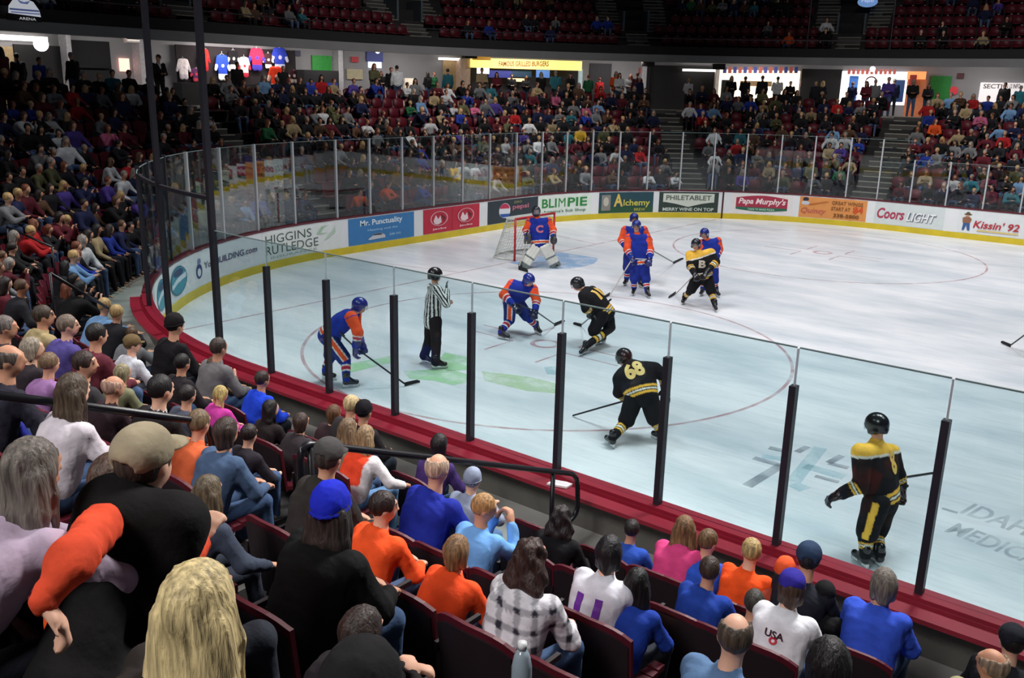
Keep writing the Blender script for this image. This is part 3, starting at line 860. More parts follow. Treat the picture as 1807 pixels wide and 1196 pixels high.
# concourse
struct(MB().arcbox(-40.5, SMAX, DC0, DC1, ZC - 0.3, ZC), 'floor_concourse', M_CONC)
struct(MB().arcbox(-40.5, SMAX, DC1, DC1 + 0.3, ZC, ZS + 0.2), 'wall_concourse', M_GREYW)
struct(MB().arcbox(-40.5, SMAX, 11.35, DC1 + 0.3, ZS + 0.02, ZS + 0.25), 'ceiling_concourse', M_FASC)
struct(MB().arcbox(-40.5, SMAX, 11.1, 11.35, ZS - 0.12, ZS + 0.22), 'trim_fascia', M_FASC)
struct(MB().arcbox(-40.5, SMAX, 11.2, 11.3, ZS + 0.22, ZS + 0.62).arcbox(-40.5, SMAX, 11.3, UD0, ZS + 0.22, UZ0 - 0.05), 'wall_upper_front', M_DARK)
# upper deck
for j in range(NUP):
    mb = MB(); mb.arcbox(-40.5, SMAX, UD0 + UDEP * j, UD0 + UDEP * (j + 1) + 0.02, max(ZS + 0.26, UZ0 + URISE * (j - 1)), UZ0 + URISE * j, 0)
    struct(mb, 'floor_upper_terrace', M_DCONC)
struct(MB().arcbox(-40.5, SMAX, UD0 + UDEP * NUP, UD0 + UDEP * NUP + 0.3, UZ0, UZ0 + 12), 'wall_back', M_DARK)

# aisles (arc position, half width) for the lower far bowl and the upper deck
def s_at(px, py, d): return far_hit(px, py, d)[0]
AISL = [s_at(1190, 250, 6), s_at(1575, 260, 6), s_at(325, 220, 9)]
AISU = [s_at(1128, 75, UD0 + 0.5), s_at(1495, 85, UD0 + 0.5), s_at(735, 50, UD0 + 1), s_at(330, 40, UD0 + 1)]
AISN = nx(11.05)          # near aisle centre
mb = MB()
for s in AISL:
    for k in range(NROW):
        for q in (0, 1):
            mb.arcbox(s - 0.62 * afac(s, row_d(k)), s + 0.62 * afac(s, row_d(k)), row_d(k) + 0.43 * q, row_d(k) + 0.43 * (q + 1), row_z(k), row_z(k) + 0.172 * q + 0.004, 0)
            mb.arcbox(s - 0.62 * afac(s, row_d(k)), s + 0.62 * afac(s, row_d(k)), row_d(k) + 0.43 * q - 0.005, row_d(k) + 0.43 * q + 0.06, row_z(k) + 0.172 * q - 0.02, row_z(k) + 0.172 * q + 0.012, 1)
struct(mb, 'floor_aisle_steps', [M_CONC, M_NOSE])
mb = MB()
for k in range(8):
    for q in (0, 1):
        mb.arcbox(AISN - 0.42, AISN + 0.42, row_d(k) + 0.43 * q, row_d(k) + 0.43 * (q + 1), row_z(k), row_z(k) + 0.172 * q + 0.004, 0)
struct(mb, 'floor_aisle_steps', [M_CONC, M_NOSE])
mb = MB()
def uaisle(s, j):
    """offsets of the stairways in upper row j: one below the portal, two beside it"""
    return [0.0] if j < 2 else [-1.15 - 0.06 * (j - 2), 1.15 + 0.06 * (j - 2)]
for s in AISU:
    for j in range(NUP):
        for o_ in uaisle(s, j):
            for q in (0, 1, 2):
                d = UD0 + UDEP * j + 0.283 * q; z = UZ0 + URISE * j + 0.183 * q
                fa = afac(s, d); mb.arcbox(s + (o_ - 0.55) * fa, s + (o_ + 0.55) * fa, d, d + 0.29, z - 0.18, z + 0.002, 0)
                fa = afac(s, d); mb.arcbox(s + (o_ - 0.55) * fa, s + (o_ + 0.55) * fa, d - 0.01, d + 0.09, z - 0.01, z + 0.014, 1)
struct(mb, 'floor_upper_steps', [M_CONC, M_NOSE])
M_PORT = mat('portal_wall_grey', (74, 84, 90), 0.8)
for i, s in enumerate(AISU):
    mb = MB()
    d0, z0 = UD0 + UDEP * 2, UZ0 + URISE
    q_ = afac(s, 14.0) * 1.0
    mb.arcbox(s - 0.68 * q_, s - 0.58 * q_, d0, d0 + 4.0, z0, z0 + 1.5).arcbox(s + 0.58 * q_, s + 0.68 * q_, d0, d0 + 4.0, z0, z0 + 1.5).arcbox(s - 0.58 * q_, s + 0.58 * q_, d0 + 3.2, d0 + 3.3, z0, z0 + 4.2).arcbox(s - 0.68 * q_, s + 0.68 * q_, d0 + 1.6, d0 + 3.2, z0 + 2.3, z0 + 2.6)
    struct(mb, 'wall_portal', M_PORT)
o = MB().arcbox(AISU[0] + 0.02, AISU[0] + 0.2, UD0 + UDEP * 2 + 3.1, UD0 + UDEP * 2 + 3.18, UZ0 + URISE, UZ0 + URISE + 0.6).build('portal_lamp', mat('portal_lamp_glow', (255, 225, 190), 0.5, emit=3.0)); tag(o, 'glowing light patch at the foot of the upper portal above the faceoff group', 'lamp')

# ------------------------------------------------------------------ glass and posts
def ordn(i): return ['first', 'second', 'third', 'fourth', 'fifth', 'sixth', 'seventh', 'eighth', 'ninth', 'tenth', 'eleventh', 'twelfth', 'thirteenth', 'fourteenth', 'fifteenth', 'sixteenth', 'seventeenth', 'eighteenth', 'nineteenth', 'twentieth', 'twenty-first', 'twenty-second', 'twenty-third', 'twenty-fourth', 'twenty-fifth', 'twenty-sixth', 'twenty-seventh', 'twenty-eighth', 'twenty-ninth', 'thirtieth'][i] if i < 30 else str(i + 1) + 'th'
def panel(root, s0, s1, z1, m, t=0.012):
    MB().arcbox(s0 + 0.012, s1 - 0.012, 0.06, 0.06 + t, HB, z1, 0, 0.4).build('glass_panel', m, root)
    MB().arcbox(s0 + 0.012, s1 - 0.012, 0.058, 0.074, z1, z1 + 0.012, 0, 0.4).build('glass_edge', M_EDGE, root)
def post(root, s, z1, m, wd=0.05, z0=HB - 0.01, name='glass_post', y0=-0.03, y1=0.045):
    a = bp(s, 0.066); nrm = bnorm(s); tng = np.array([-nrm[1], nrm[0]])
    fr = lambda x, y, z: (a[0] + tng[0] * x + nrm[0] * y, a[1] + tng[1] * x + nrm[1] * y, z)
    MB().box(-wd / 2, wd / 2, y0, y1, z0, z1, 0, fr).build(name, m, root)
M_EDGE = mat('green_glass_edge', (110, 128, 128), 0.3); M_JOINT = mat('pale_glass_joint', (176, 184, 190), 0.3)
NEARX = [6.19 + 1.171 * i for i in range(10)]
gn = empty('glass_barrier', (*bp(nx(11), 0.066), HB), 'near glass barrier with half-height dark posts along the red cap rail', 'glass barrier')
for i, x in enumerate(NEARX):
    post(gn, nx(x), 2.475, M_BLKM, 0.058)
    post(gn, nx(x), 2.79, M_JOINT, 0.014, 2.475, 'glass_joint', -0.008, 0.010)
    x1 = NEARX[i + 1] if i < 9 else x + 1.171
    panel(gn, nx(x1), nx(x), 2.79, M_GLASS)
gc_ = empty('glass_barrier', (*bp(-36, 0.066), HB), 'tall glass barrier curving round the near left corner with dark net poles', 'glass barrier')
TALLS = [(-37.75, 9.5, 0.085), (-35.95, 9.5, 0.10), (-34.3, 3.25, 0.07), (-32.9, 3.25, 0.06), (-31.6, 3.25, 0.05), (-30.3, 3.25, 0.05)]
for i, (s, z, wd) in enumerate(TALLS): post(gc_, s, z, M_BLKM, wd, HB - 0.01, 'net_pole' if i < 2 else 'glass_post')
seq = [nx(6.19)] + [t[0] for t in TALLS]
for i in range(len(seq) - 1): panel(gc_, seq[i + 1], seq[i], 2.79 if i == 0 else 3.19, M_GLASS)
MB().arcbox(-37.75, -34.3, 0.045, 0.09, 3.20, 3.25).build('top_rail', M_BLKM, gc_)
gf = empty('glass_barrier', (*bp(-12, 0.066), HB), 'far glass barrier with silver uprights behind the goal and along the far side', 'glass barrier')
FARP = [-29.05, -27.5, -26.05, -24.6, -23.05, -21.8, -20.5, -19.15, -17.8, -16.45, -15.05, -13.75, -12.6, -11.45, -10.3, -9.1, -7.8, -6.55, -5.35, -4.1, -2.9, -1.65, -0.55, 0.6, 1.8, 3.0, 4.15, 5.35, 6.55]
for i, s in enumerate(FARP):
    post(gf, s, 3.22 if s < 0.0 else 2.56, M_SILV, 0.045)
    if i + 1 < len(FARP): panel(gf, s, FARP[i + 1], 3.20 if FARP[i + 1] < 0.9 else 2.54, M_GLASSF)
panel(gf, TALLS[-1][0], FARP[0], 3.20, M_GLASSF)

# ------------------------------------------------------------------ advertising on the far boards
M_PANEL = M_PRINT
def ad(s0, s1, sheet, label, z0=0.215, z1=0.985):
    """sheet drawn in 0..1 x 0..1 across the panel, first piece is the ground"""
    def fn(x, y, l):
        s = s0 + (s1 - s0) * x; p = bp(s, -0.004 - l)
        return (p[0], p[1], z0 + (z1 - z0) * y)
    g = Sheet(); g.p = sheet.p[:1]; t = Sheet(); t.p = sheet.p[1:]
    cx_ = fn(0.5, 0, 0)
    root = empty('advertising_panel', cx_, label, 'advertisement', 'advertisements on the far boards')
    sheet_obj('panel_face', g, fn, M_PANEL, root, 0.002)
    if t.p: sheet_obj('lettering', t, lambda x, y, l: fn(x, y, l + 0.005), M_PANEL, root, 0.0022)
W8 = (228, 232, 234)
sh = Sheet().rect(0, 1, 0, 1, W8, 30)
for cx_ in (0.30, 0.72):
    sh.poly(ellipse(cx_, 0.52, 0.17, 0.40), (40, 110, 135)).poly(ellipse(cx_, 0.52, 0.15, 0.36), (60, 150, 170)).poly([(cx_ - 0.15, 0.48), (cx_ - 0.02, 0.60), (cx_ + 0.15, 0.66), (cx_ + 0.15, 0.52), (cx_ - 0.02, 0.46), (cx_ - 0.15, 0.36)], (215, 228, 238)).poly(ellipse(cx_, 0.74, 0.10, 0.10), (30, 70, 110))
ad(-32.6, -29.3, sh, 'white board section with two round teal and blue emblems, far left corner')
sh = Sheet().rect(0, 1, 0, 1, W8, 24).poly(ellipse(0.08, 0.45, 0.055, 0.22), (50, 60, 120)).poly(ellipse(0.08, 0.42, 0.03, 0.12), W8).poly(ellipse(0.085, 0.74, 0.03, 0.09), (120, 130, 170)).text('YourBUILDING.com', 0.17, 0.45, 0.20, 0.80, (84, 92, 125), 0.02)
ad(-29.2, -26.15, sh, 'white board panel with blue ring emblem and building web address')
sh = Sheet().rect(0, 1, 0, 1, (230, 234, 230), 8).text('HIGGINS', 0.04, 0.58, 0.30, 0.60, (78, 96, 88)).text('RUTLEDGE', 0.04, 0.22, 0.30, 0.68, (78, 96, 88)).text('INSURANCE', 0.10, 0.07, 0.08, 0.60, (150, 165, 158)).poly([(0.70, 0.62), (0.76, 0.88), (0.86, 0.90), (0.80, 0.86), (0.75, 0.66), (0.84, 0.60)], (170, 200, 170)).poly([(0.78, 0.36), (0.90, 0.66), (0.93, 0.84), (0.93, 0.62), (0.84, 0.42)], (190, 212, 190))
ad(-26.0, -23.0, sh, 'pale panel reading HIGGINS RUTLEDGE in dark green letters')
sh = Sheet().rect(0, 1, 0, 1, (62, 128, 186), 24).text('Mr. Punctuality', 0.17, 0.62, 0.28, 0.64, (232, 244, 250), 0.02).text('Heating and Air', 0.28, 0.44, 0.10, 0.46, (190, 225, 245)).poly([(0.28, 0.16), (0.34, 0.26), (0.38, 0.34), (0.48, 0.34), (0.54, 0.24), (0.54, 0.14), (0.30, 0.12)], (205, 208, 212)).poly([(0.35, 0.28), (0.38, 0.33), (0.48, 0.33), (0.50, 0.27)], (45, 50, 65)).text('208-555', 0.60, 0.20, 0.08, 0.18, (190, 225, 245))
ad(-22.72, -20.08, sh, 'bright blue panel reading Mr. Punctuality with a small van')
sh = Sheet().rect(0, 1, 0, 1, (196, 42, 66), 24).rect(0.498, 0.506, 0.05, 0.95, (170, 40, 60))
for cx_ in (0.27, 0.74):
    sh.poly(ellipse(cx_, 0.58, 0.15, 0.30), (228, 190, 196)).poly(ellipse(cx_, 0.58, 0.135, 0.275), (190, 40, 62)).poly([(cx_ - 0.10, 0.50), (cx_ - 0.06, 0.74), (cx_ - 0.02, 0.56), (cx_ + 0.02, 0.70), (cx_ + 0.04, 0.42), (cx_ - 0.02, 0.34), (cx_ - 0.08, 0.38)], (235, 215, 218)).poly([(cx_ + 0.02, 0.78), (cx_ + 0.11, 0.60), (cx_ + 0.08, 0.44), (cx_ + 0.05, 0.60)], (110, 30, 45)).text('jacks', cx_ - 0.12, 0.11, 0.10, 0.24, (235, 210, 215), 0.02)
ad(-19.68, -17.02, sh, 'red panel with two white circled emblems side by side')
sh = Sheet().rect(0, 1, 0, 1, (46, 58, 66), 24).poly(ellipse(0.34, 0.52, 0.115, 0.34), (225, 230, 236)).poly(ellipse(0.335, 0.60, 0.10, 0.24, 20, 0, math.pi), (196, 50, 88)).poly(ellipse(0.345, 0.40, 0.10, 0.22, 20, math.pi, 2 * math.pi), (50, 90, 170)).text('pepsi', 0.50, 0.48, 0.26, 0.32, (205, 120, 140), 0.02).text('ZERO', 0.52, 0.80, 0.10, 0.16, (170, 175, 120))
ad(-16.6, -13.95, sh, 'dark slate panel with red, white and blue globe, left of BLIMPIE')
sh = Sheet().rect(0, 1, 0, 1, (226, 236, 226), 24).text('BLI', 0.06, 0.42, 0.42, 0.29, (48, 140, 66), 0.02).text('M', 0.385, 0.42, 0.42, 0.132, (48, 140, 66), 0.0).text('PIE', 0.56, 0.42, 0.42, 0.36, (48, 140, 66), 0.02).text("America's Sub Shop", 0.08, 0.13, 0.18, 0.82, (70, 110, 84), 0.01)
ad(-13.9, -11.45, sh, 'white panel reading BLIMPIE in green block letters')
sh = Sheet().rect(0, 1, 0, 1, (42, 76, 86), 24).rect(0.0, 1.0, 0.0, 0.28, (44, 84, 58), 20).rect(0.05, 0.22, 0.12, 0.88, (140, 136, 130), 2).poly(ellipse(0.135, 0.55, 0.05, 0.22), (196, 190, 176)).text('A', 0.28, 0.30, 0.62, 0.17, (224, 196, 96), 0.03).text('lchemy', 0.46, 0.24, 0.40, 0.48, (206, 200, 84), 0.02).text('BREW', 0.66, 0.08, 0.13, 0.20, (206, 200, 84))
ad(-11.12, -8.83, sh, 'dark teal panel with yellow brewery lettering and grey badge')
sh = Sheet().rect(0, 1, 0, 1, (52, 66, 60), 24).rect(0.07, 0.93, 0.50, 0.93, (214, 220, 208), 16).poly([(0.07, 0.52), (0.93, 0.52), (0.72, 0.42), (0.50, 0.26), (0.28, 0.42)], (214, 220, 208)).text('PHILETABLET', 0.12, 0.60, 0.24, 0.76, (96, 104, 92), 0.02).text('MERRY WINE ON TOP', 0.07, 0.06, 0.17, 0.86, (206, 216, 208), 0.03)
ad(-8.6, -6.27, sh, 'dark green framed panel with grey lettering, left of the goal-line stripe')
sh = Sheet().rect(0, 1, 0, 1, (238, 232, 230), 24).poly([(0.08, 0.30)] + [(0.08 + 0.84 * i / 10, 0.80 + 0.13 * math.sin(math.pi * i / 10)) for i in range(11)] + [(0.92, 0.30)], (172, 52, 76)).poly([(0.08, 0.34), (0.92, 0.34)] + [(0.92 - 0.84 * i / 10, 0.24 - 0.10 * math.sin(math.pi * i / 10)) for i in range(11)], (40, 108, 84)).text("Papa Murphy's", 0.12, 0.42, 0.38, 0.77, (250, 226, 228), 0.03, 0.25).text("TAKE 'N' BAKE PIZZA", 0.28, 0.20, 0.10, 0.44, (190, 225, 205), 0.02)
ad(-5.78, -3.5, sh, "white panel with red and green Papa Murphy's pizza emblem")
sh = Sheet().rect(0, 1, 0, 1, (226, 150, 84), 24).poly(ellipse(0.09, 0.88, 0.045, 0.10), (60, 45, 60)).poly(ellipse(0.09, 0.70, 0.06, 0.10), (205, 205, 215)).poly([(0.14, 0.66), (0.42, 0.84), (0.43, 0.80), (0.15, 0.58)], (190, 110, 50)).text('Quincy', 0.03, 0.14, 0.34, 0.38, (196, 96, 84), 0.01, 0.3).text('GREAT WINGS', 0.48, 0.70, 0.18, 0.46, (140, 88, 38), 0.02).text('START AT', 0.48, 0.42, 0.18, 0.28, (140, 88, 38), 0.02).text('$4', 0.80, 0.34, 0.34, 0.15, (216, 78, 36), 0.03).text('338-5800', 0.52, 0.10, 0.18, 0.38, (120, 78, 38), 0.03)
ad(-3.25, -0.83, sh, 'orange panel advertising great wings with brown lettering')
sh = Sheet().rect(0, 1, 0, 1, (214, 222, 222), 2).text('Coors', 0.04, 0.26, 0.50, 0.40, (176, 66, 90), 0.03, 0.2).text('LIGHT', 0.48, 0.22, 0.42, 0.42, (120, 124, 134), 0.05, 0.3).text('LIGHT', 0.47, 0.25, 0.42, 0.42, (246, 248, 250), 0.01, 0.3)
ad(-0.55, 1.85, sh, 'pale silver panel reading Coors LIGHT in red and white')
sh = Sheet().rect(0, 1, 0, 1, W8, 2).poly(ellipse(0.13, 0.83, 0.055, 0.045), (96, 84, 60)).poly(ellipse(0.13, 0.88, 0.028, 0.06), (96, 84, 60)).poly(ellipse(0.125, 0.74, 0.022, 0.07), (190, 140, 110)).poly([(0.07, 0.44), (0.06, 0.66), (0.10, 0.72), (0.16, 0.72), (0.19, 0.62), (0.17, 0.44)], (150, 104, 80)).poly([(0.08, 0.44), (0.17, 0.44), (0.18, 0.12), (0.145, 0.12), (0.125, 0.36), (0.10, 0.12), (0.07, 0.12)], (60, 92, 150)).text("Kissin' 92", 0.22, 0.26, 0.34, 0.62, (186, 52, 64), 0.02, 0.2).rect(0.28, 0.84, 0.13, 0.19, (222, 196, 120))
ad(2.3, 4.6, sh, "white panel reading Kissin' 92 beside a figure in a hat")
ad(4.75, 6.9, Sheet().rect(0, 1, 0, 1, (226, 226, 228)), 'white panel at the right edge past the radio advertisement')

# ------------------------------------------------------------------ goal
gr = empty('hockey_goal', (0, 0, 0), 'red steel hockey goal with white net behind the goaltender', 'goal')
M_RED = mat('red_goal_pipe', (200, 36, 40), 0.35); M_NET = mat('white_net_cord', (205, 208, 200), 0.8)
rp_ = 0.032
MB().tube([(0, -0.915, 0), (0, -0.915, 1.19)], rp_, 10).build('goal_post', M_RED, gr, True)
MB().tube([(0, 0.915, 0), (0, 0.915, 1.19)], rp_, 10).build('goal_post', M_RED, gr, True)
MB().tube([(0, -0.915, 1.19), (0, 0.915, 1.19)], rp_, 10).build('crossbar', M_RED, gr, True)
arcb = [(-0.02, -0.915, 0.03)] + [(-0.95 + 0.0, 0, 0)] * 0 + [(-0.55 - 0.5 * math.sin(a), -1.0 * math.cos(a), 0.03) for a in np.linspace(0, math.pi, 14)] + [(-0.02, 0.915, 0.03)]
MB().tube(arcb, 0.025, 8).tube([(0, 0, 0.03), (-1.05, 0, 0.03)], 0.02, 6).build('base_frame', M_NET, gr, True)
mb = MB()
topb = [(-0.02, -0.915, 1.17)] + [(-0.30 - 0.22 * math.sin(a), -0.90 * math.cos(a), 1.16) for a in np.linspace(0, math.pi, 14)] + [(-0.02, 0.915, 1.17)]
def lerp3(a, b, t): return [a[i] + (b[i] - a[i]) * t for i in range(3)]
dens = lambda L, n: [lerp3(L[int(i * (len(L) - 1) / n) if i < n else len(L) - 2], L[min(int(i * (len(L) - 1) / n) + 1, len(L) - 1)], (i * (len(L) - 1) / n) % 1 if i < n else 1) for i in range(n + 1)]
A_, B_ = dens(topb, 30), dens(arcb, 30)
for a, b in zip(A_, B_): mb.tube([a, lerp3(a, b, 0.5), b], 0.007, 4)
for t in np.linspace(0, 1, 13): mb.tube([lerp3(a, b, t) for a, b in zip(A_, B_)], 0.007, 4)
for i in range(1, 9): mb.tube([(-0.06 * i, -0.9, 1.175), (-0.06 * i, 0.9, 1.175)], 0.007, 4)
for y in np.linspace(-0.8, 0.8, 14): mb.tube([(0, y, 1.18), (-0.30 - 0.22 * math.sqrt(max(0, 1 - (y / 0.9) ** 2)), y, 1.165)], 0.007, 4)
mb.build('netting', M_NET, gr)
MB().tube(topb, 0.016, 6).build('top_frame', M_NET, gr, True)
# ------------------------------------------------------------------ seats
M_SEAT = mat('burgundy_seat_plastic', (82, 20, 33), 0.5, var=0.08, spec=0.3)
M_SEATB = mat('back_shade_and_armrest', (30, 18, 24), 0.6)
M_SEATM = mat('seat_bracket_metal', (60, 58, 60), 0.5, 0.5)
M_TOPDOT = mat('seat_number_plate', (170, 165, 160), 0.4)
def seat_parts(low=False):
    nu, nz = (2, 2) if low else (10, 5)
    def shell(y0, th, zt, sc=1.0):
        V = []; F = []
        for i in range(nu + 1):
            u = -1 + 2 * i / nu
            top = zt - 0.07 * abs(u) ** 3
            for j in range(nz + 1):
                z = 0.40 + (top - 0.40) * j / nz
                V.append((u * 0.235 * sc, y0 - 0.10 * (z - 0.4) + 0.055 * u * u, z))
        n = len(V)
        V += [(x, y - th, z) for x, y, z in V]
        for i in range(nu):
            for j in range(nz):
                a = i * (nz + 1) + j; b = a + nz + 1
                F += [(a, b, b + 1, a + 1), (n + a, n + a + 1, n + b + 1, n + b)]
        rim = [i * (nz + 1) for i in range(nu + 1)] + [nu * (nz + 1) + j for j in range(1, nz + 1)] + [i * (nz + 1) + nz for i in range(nu - 1, -1, -1)] + [j for j in range(nz - 1, 0, -1)]
        for a, b in zip(rim, rim[1:] + rim[:1]): F.append((a, n + a, n + b, b))
        return V, F
    out = {}
    out['backrest'] = (*shell(-0.20, 0.022, 0.86), M_SEAT)
    if not low: out['shaded_back'] = (*shell(-0.2235, 0.012, 0.825, 0.95), M_SEATB)  # rear of the burgundy shell, its shade painted in as near-black
    V, F = [], []
    m = MB()
    if low: m.box(-0.22, 0.22, -0.18, 0.20, 0.40, 0.44)
    else:
        for i in range(6):
            y0 = -0.18 + 0.39 * i / 6; y1 = y0 + 0.065; zz = 0.40 - 0.02 * math.sin(math.pi * (i + 0.5) / 6)
            m.box(-0.22, 0.22, y0, y1, zz, zz + 0.035)
    out['seat_pan'] = (m.v, m.f, M_SEAT)
    if not low:
        m = MB().box(-0.262, -0.238, -0.20, 0.12, 0.60, 0.63).box(-0.258, -0.242, -0.20, -0.16, 0.38, 0.60); out['armrest'] = (m.v, m.f, M_SEATB)
        m = MB().box(-0.03, 0.03, -0.24, -0.16, 0.0, 0.40); out['support_leg'] = (m.v, m.f, M_SEATM)
    else:
        m = MB().box(-0.04, 0.04, -0.235, -0.19, 0.845, 0.875); out['number_plate'] = (m.v, m.f, M_TOPDOT)  # small pale block on the seat top, kept for upper-deck seats only
    return out
SEAT_HI, SEAT_LO = seat_parts(), seat_parts(True)
SEAT_ME = {}
def me_of(key, V, F, m):
    if key in SEAT_ME: return SEAT_ME[key]
    me = bpy.data.meshes.new(key); me.from_pydata([tuple(p) for p in V], [], F); me.materials.append(m); me.update(); SEAT_ME[key] = me
    return me
def place_seat(P, fwd, label, group):
    r_ = bpy.data.objects.new('stadium_seat', None); COL.objects.link(r_); r_.location = [float(x) for x in P]; r_.empty_display_size = 0.1
    r_.rotation_euler = (0, 0, math.atan2(fwd[1], fwd[0]) - math.pi / 2)
    tag(r_, label, 'seat', group)
    for nme, (V, F, m) in SEAT_HI.items():
        c = bpy.data.objects.new(nme, me_of('seat_' + nme, V, F, m)); COL.objects.link(c); c.parent = r_
class Mass:
    def __init__(s): s.V = []; s.F = []; s.C = []; s.M = []; s.n = 0
    def add(s, V, F, C=None, mi=0):
        s.V.append(V); s.F.append(F + s.n); s.n += len(V); s.M.append(np.full(len(F), mi))
        if C is not None: s.C.append(C)
def rotz(V, fwd):
    a = math.atan2(fwd[1], fwd[0]) - math.pi / 2; c_, s_ = math.cos(a), math.sin(a)
    V = np.asarray(V, float)
    return np.stack([V[:, 0] * c_ - V[:, 1] * s_, V[:, 0] * s_ + V[:, 1] * c_, V[:, 2]], 1)
def inframe(P, m=60):
    x, y, k = proj(P); return k > 0.3 and -m < x < IW + m and -m < y < IH + m * 3
COLW = {'black': (30, 29, 32), 'charcoal': (36, 36, 42), 'navy': (32, 38, 72), 'blue': (38, 58, 150), 'royal blue': (40, 66, 190), 'grey': (120, 122, 126), 'white': (214, 216, 220), 'red': (180, 36, 40), 'orange': (226, 88, 38), 'maroon': (92, 30, 42), 'green': (40, 96, 62), 'purple': (84, 66, 150), 'pink': (214, 110, 150), 'tan': (170, 150, 116), 'brown': (92, 68, 52), 'yellow': (216, 170, 50), 'pale blue': (120, 160, 205), 'teal': (50, 116, 130), 'olive': (92, 92, 64)}
HAIRW = {'dark-haired': (36, 27, 24), 'brown-haired': (84, 60, 44), 'fair-haired': (176, 146, 98), 'grey-haired': (132, 126, 120), 'black-haired': (20, 18, 20), 'auburn-haired': (110, 60, 40)}
rnd = random.Random(11)

# ------------------------------------------------------------------ the near spectators, one by one
PLAY = np.array([6.5, -6.5, 0.6])
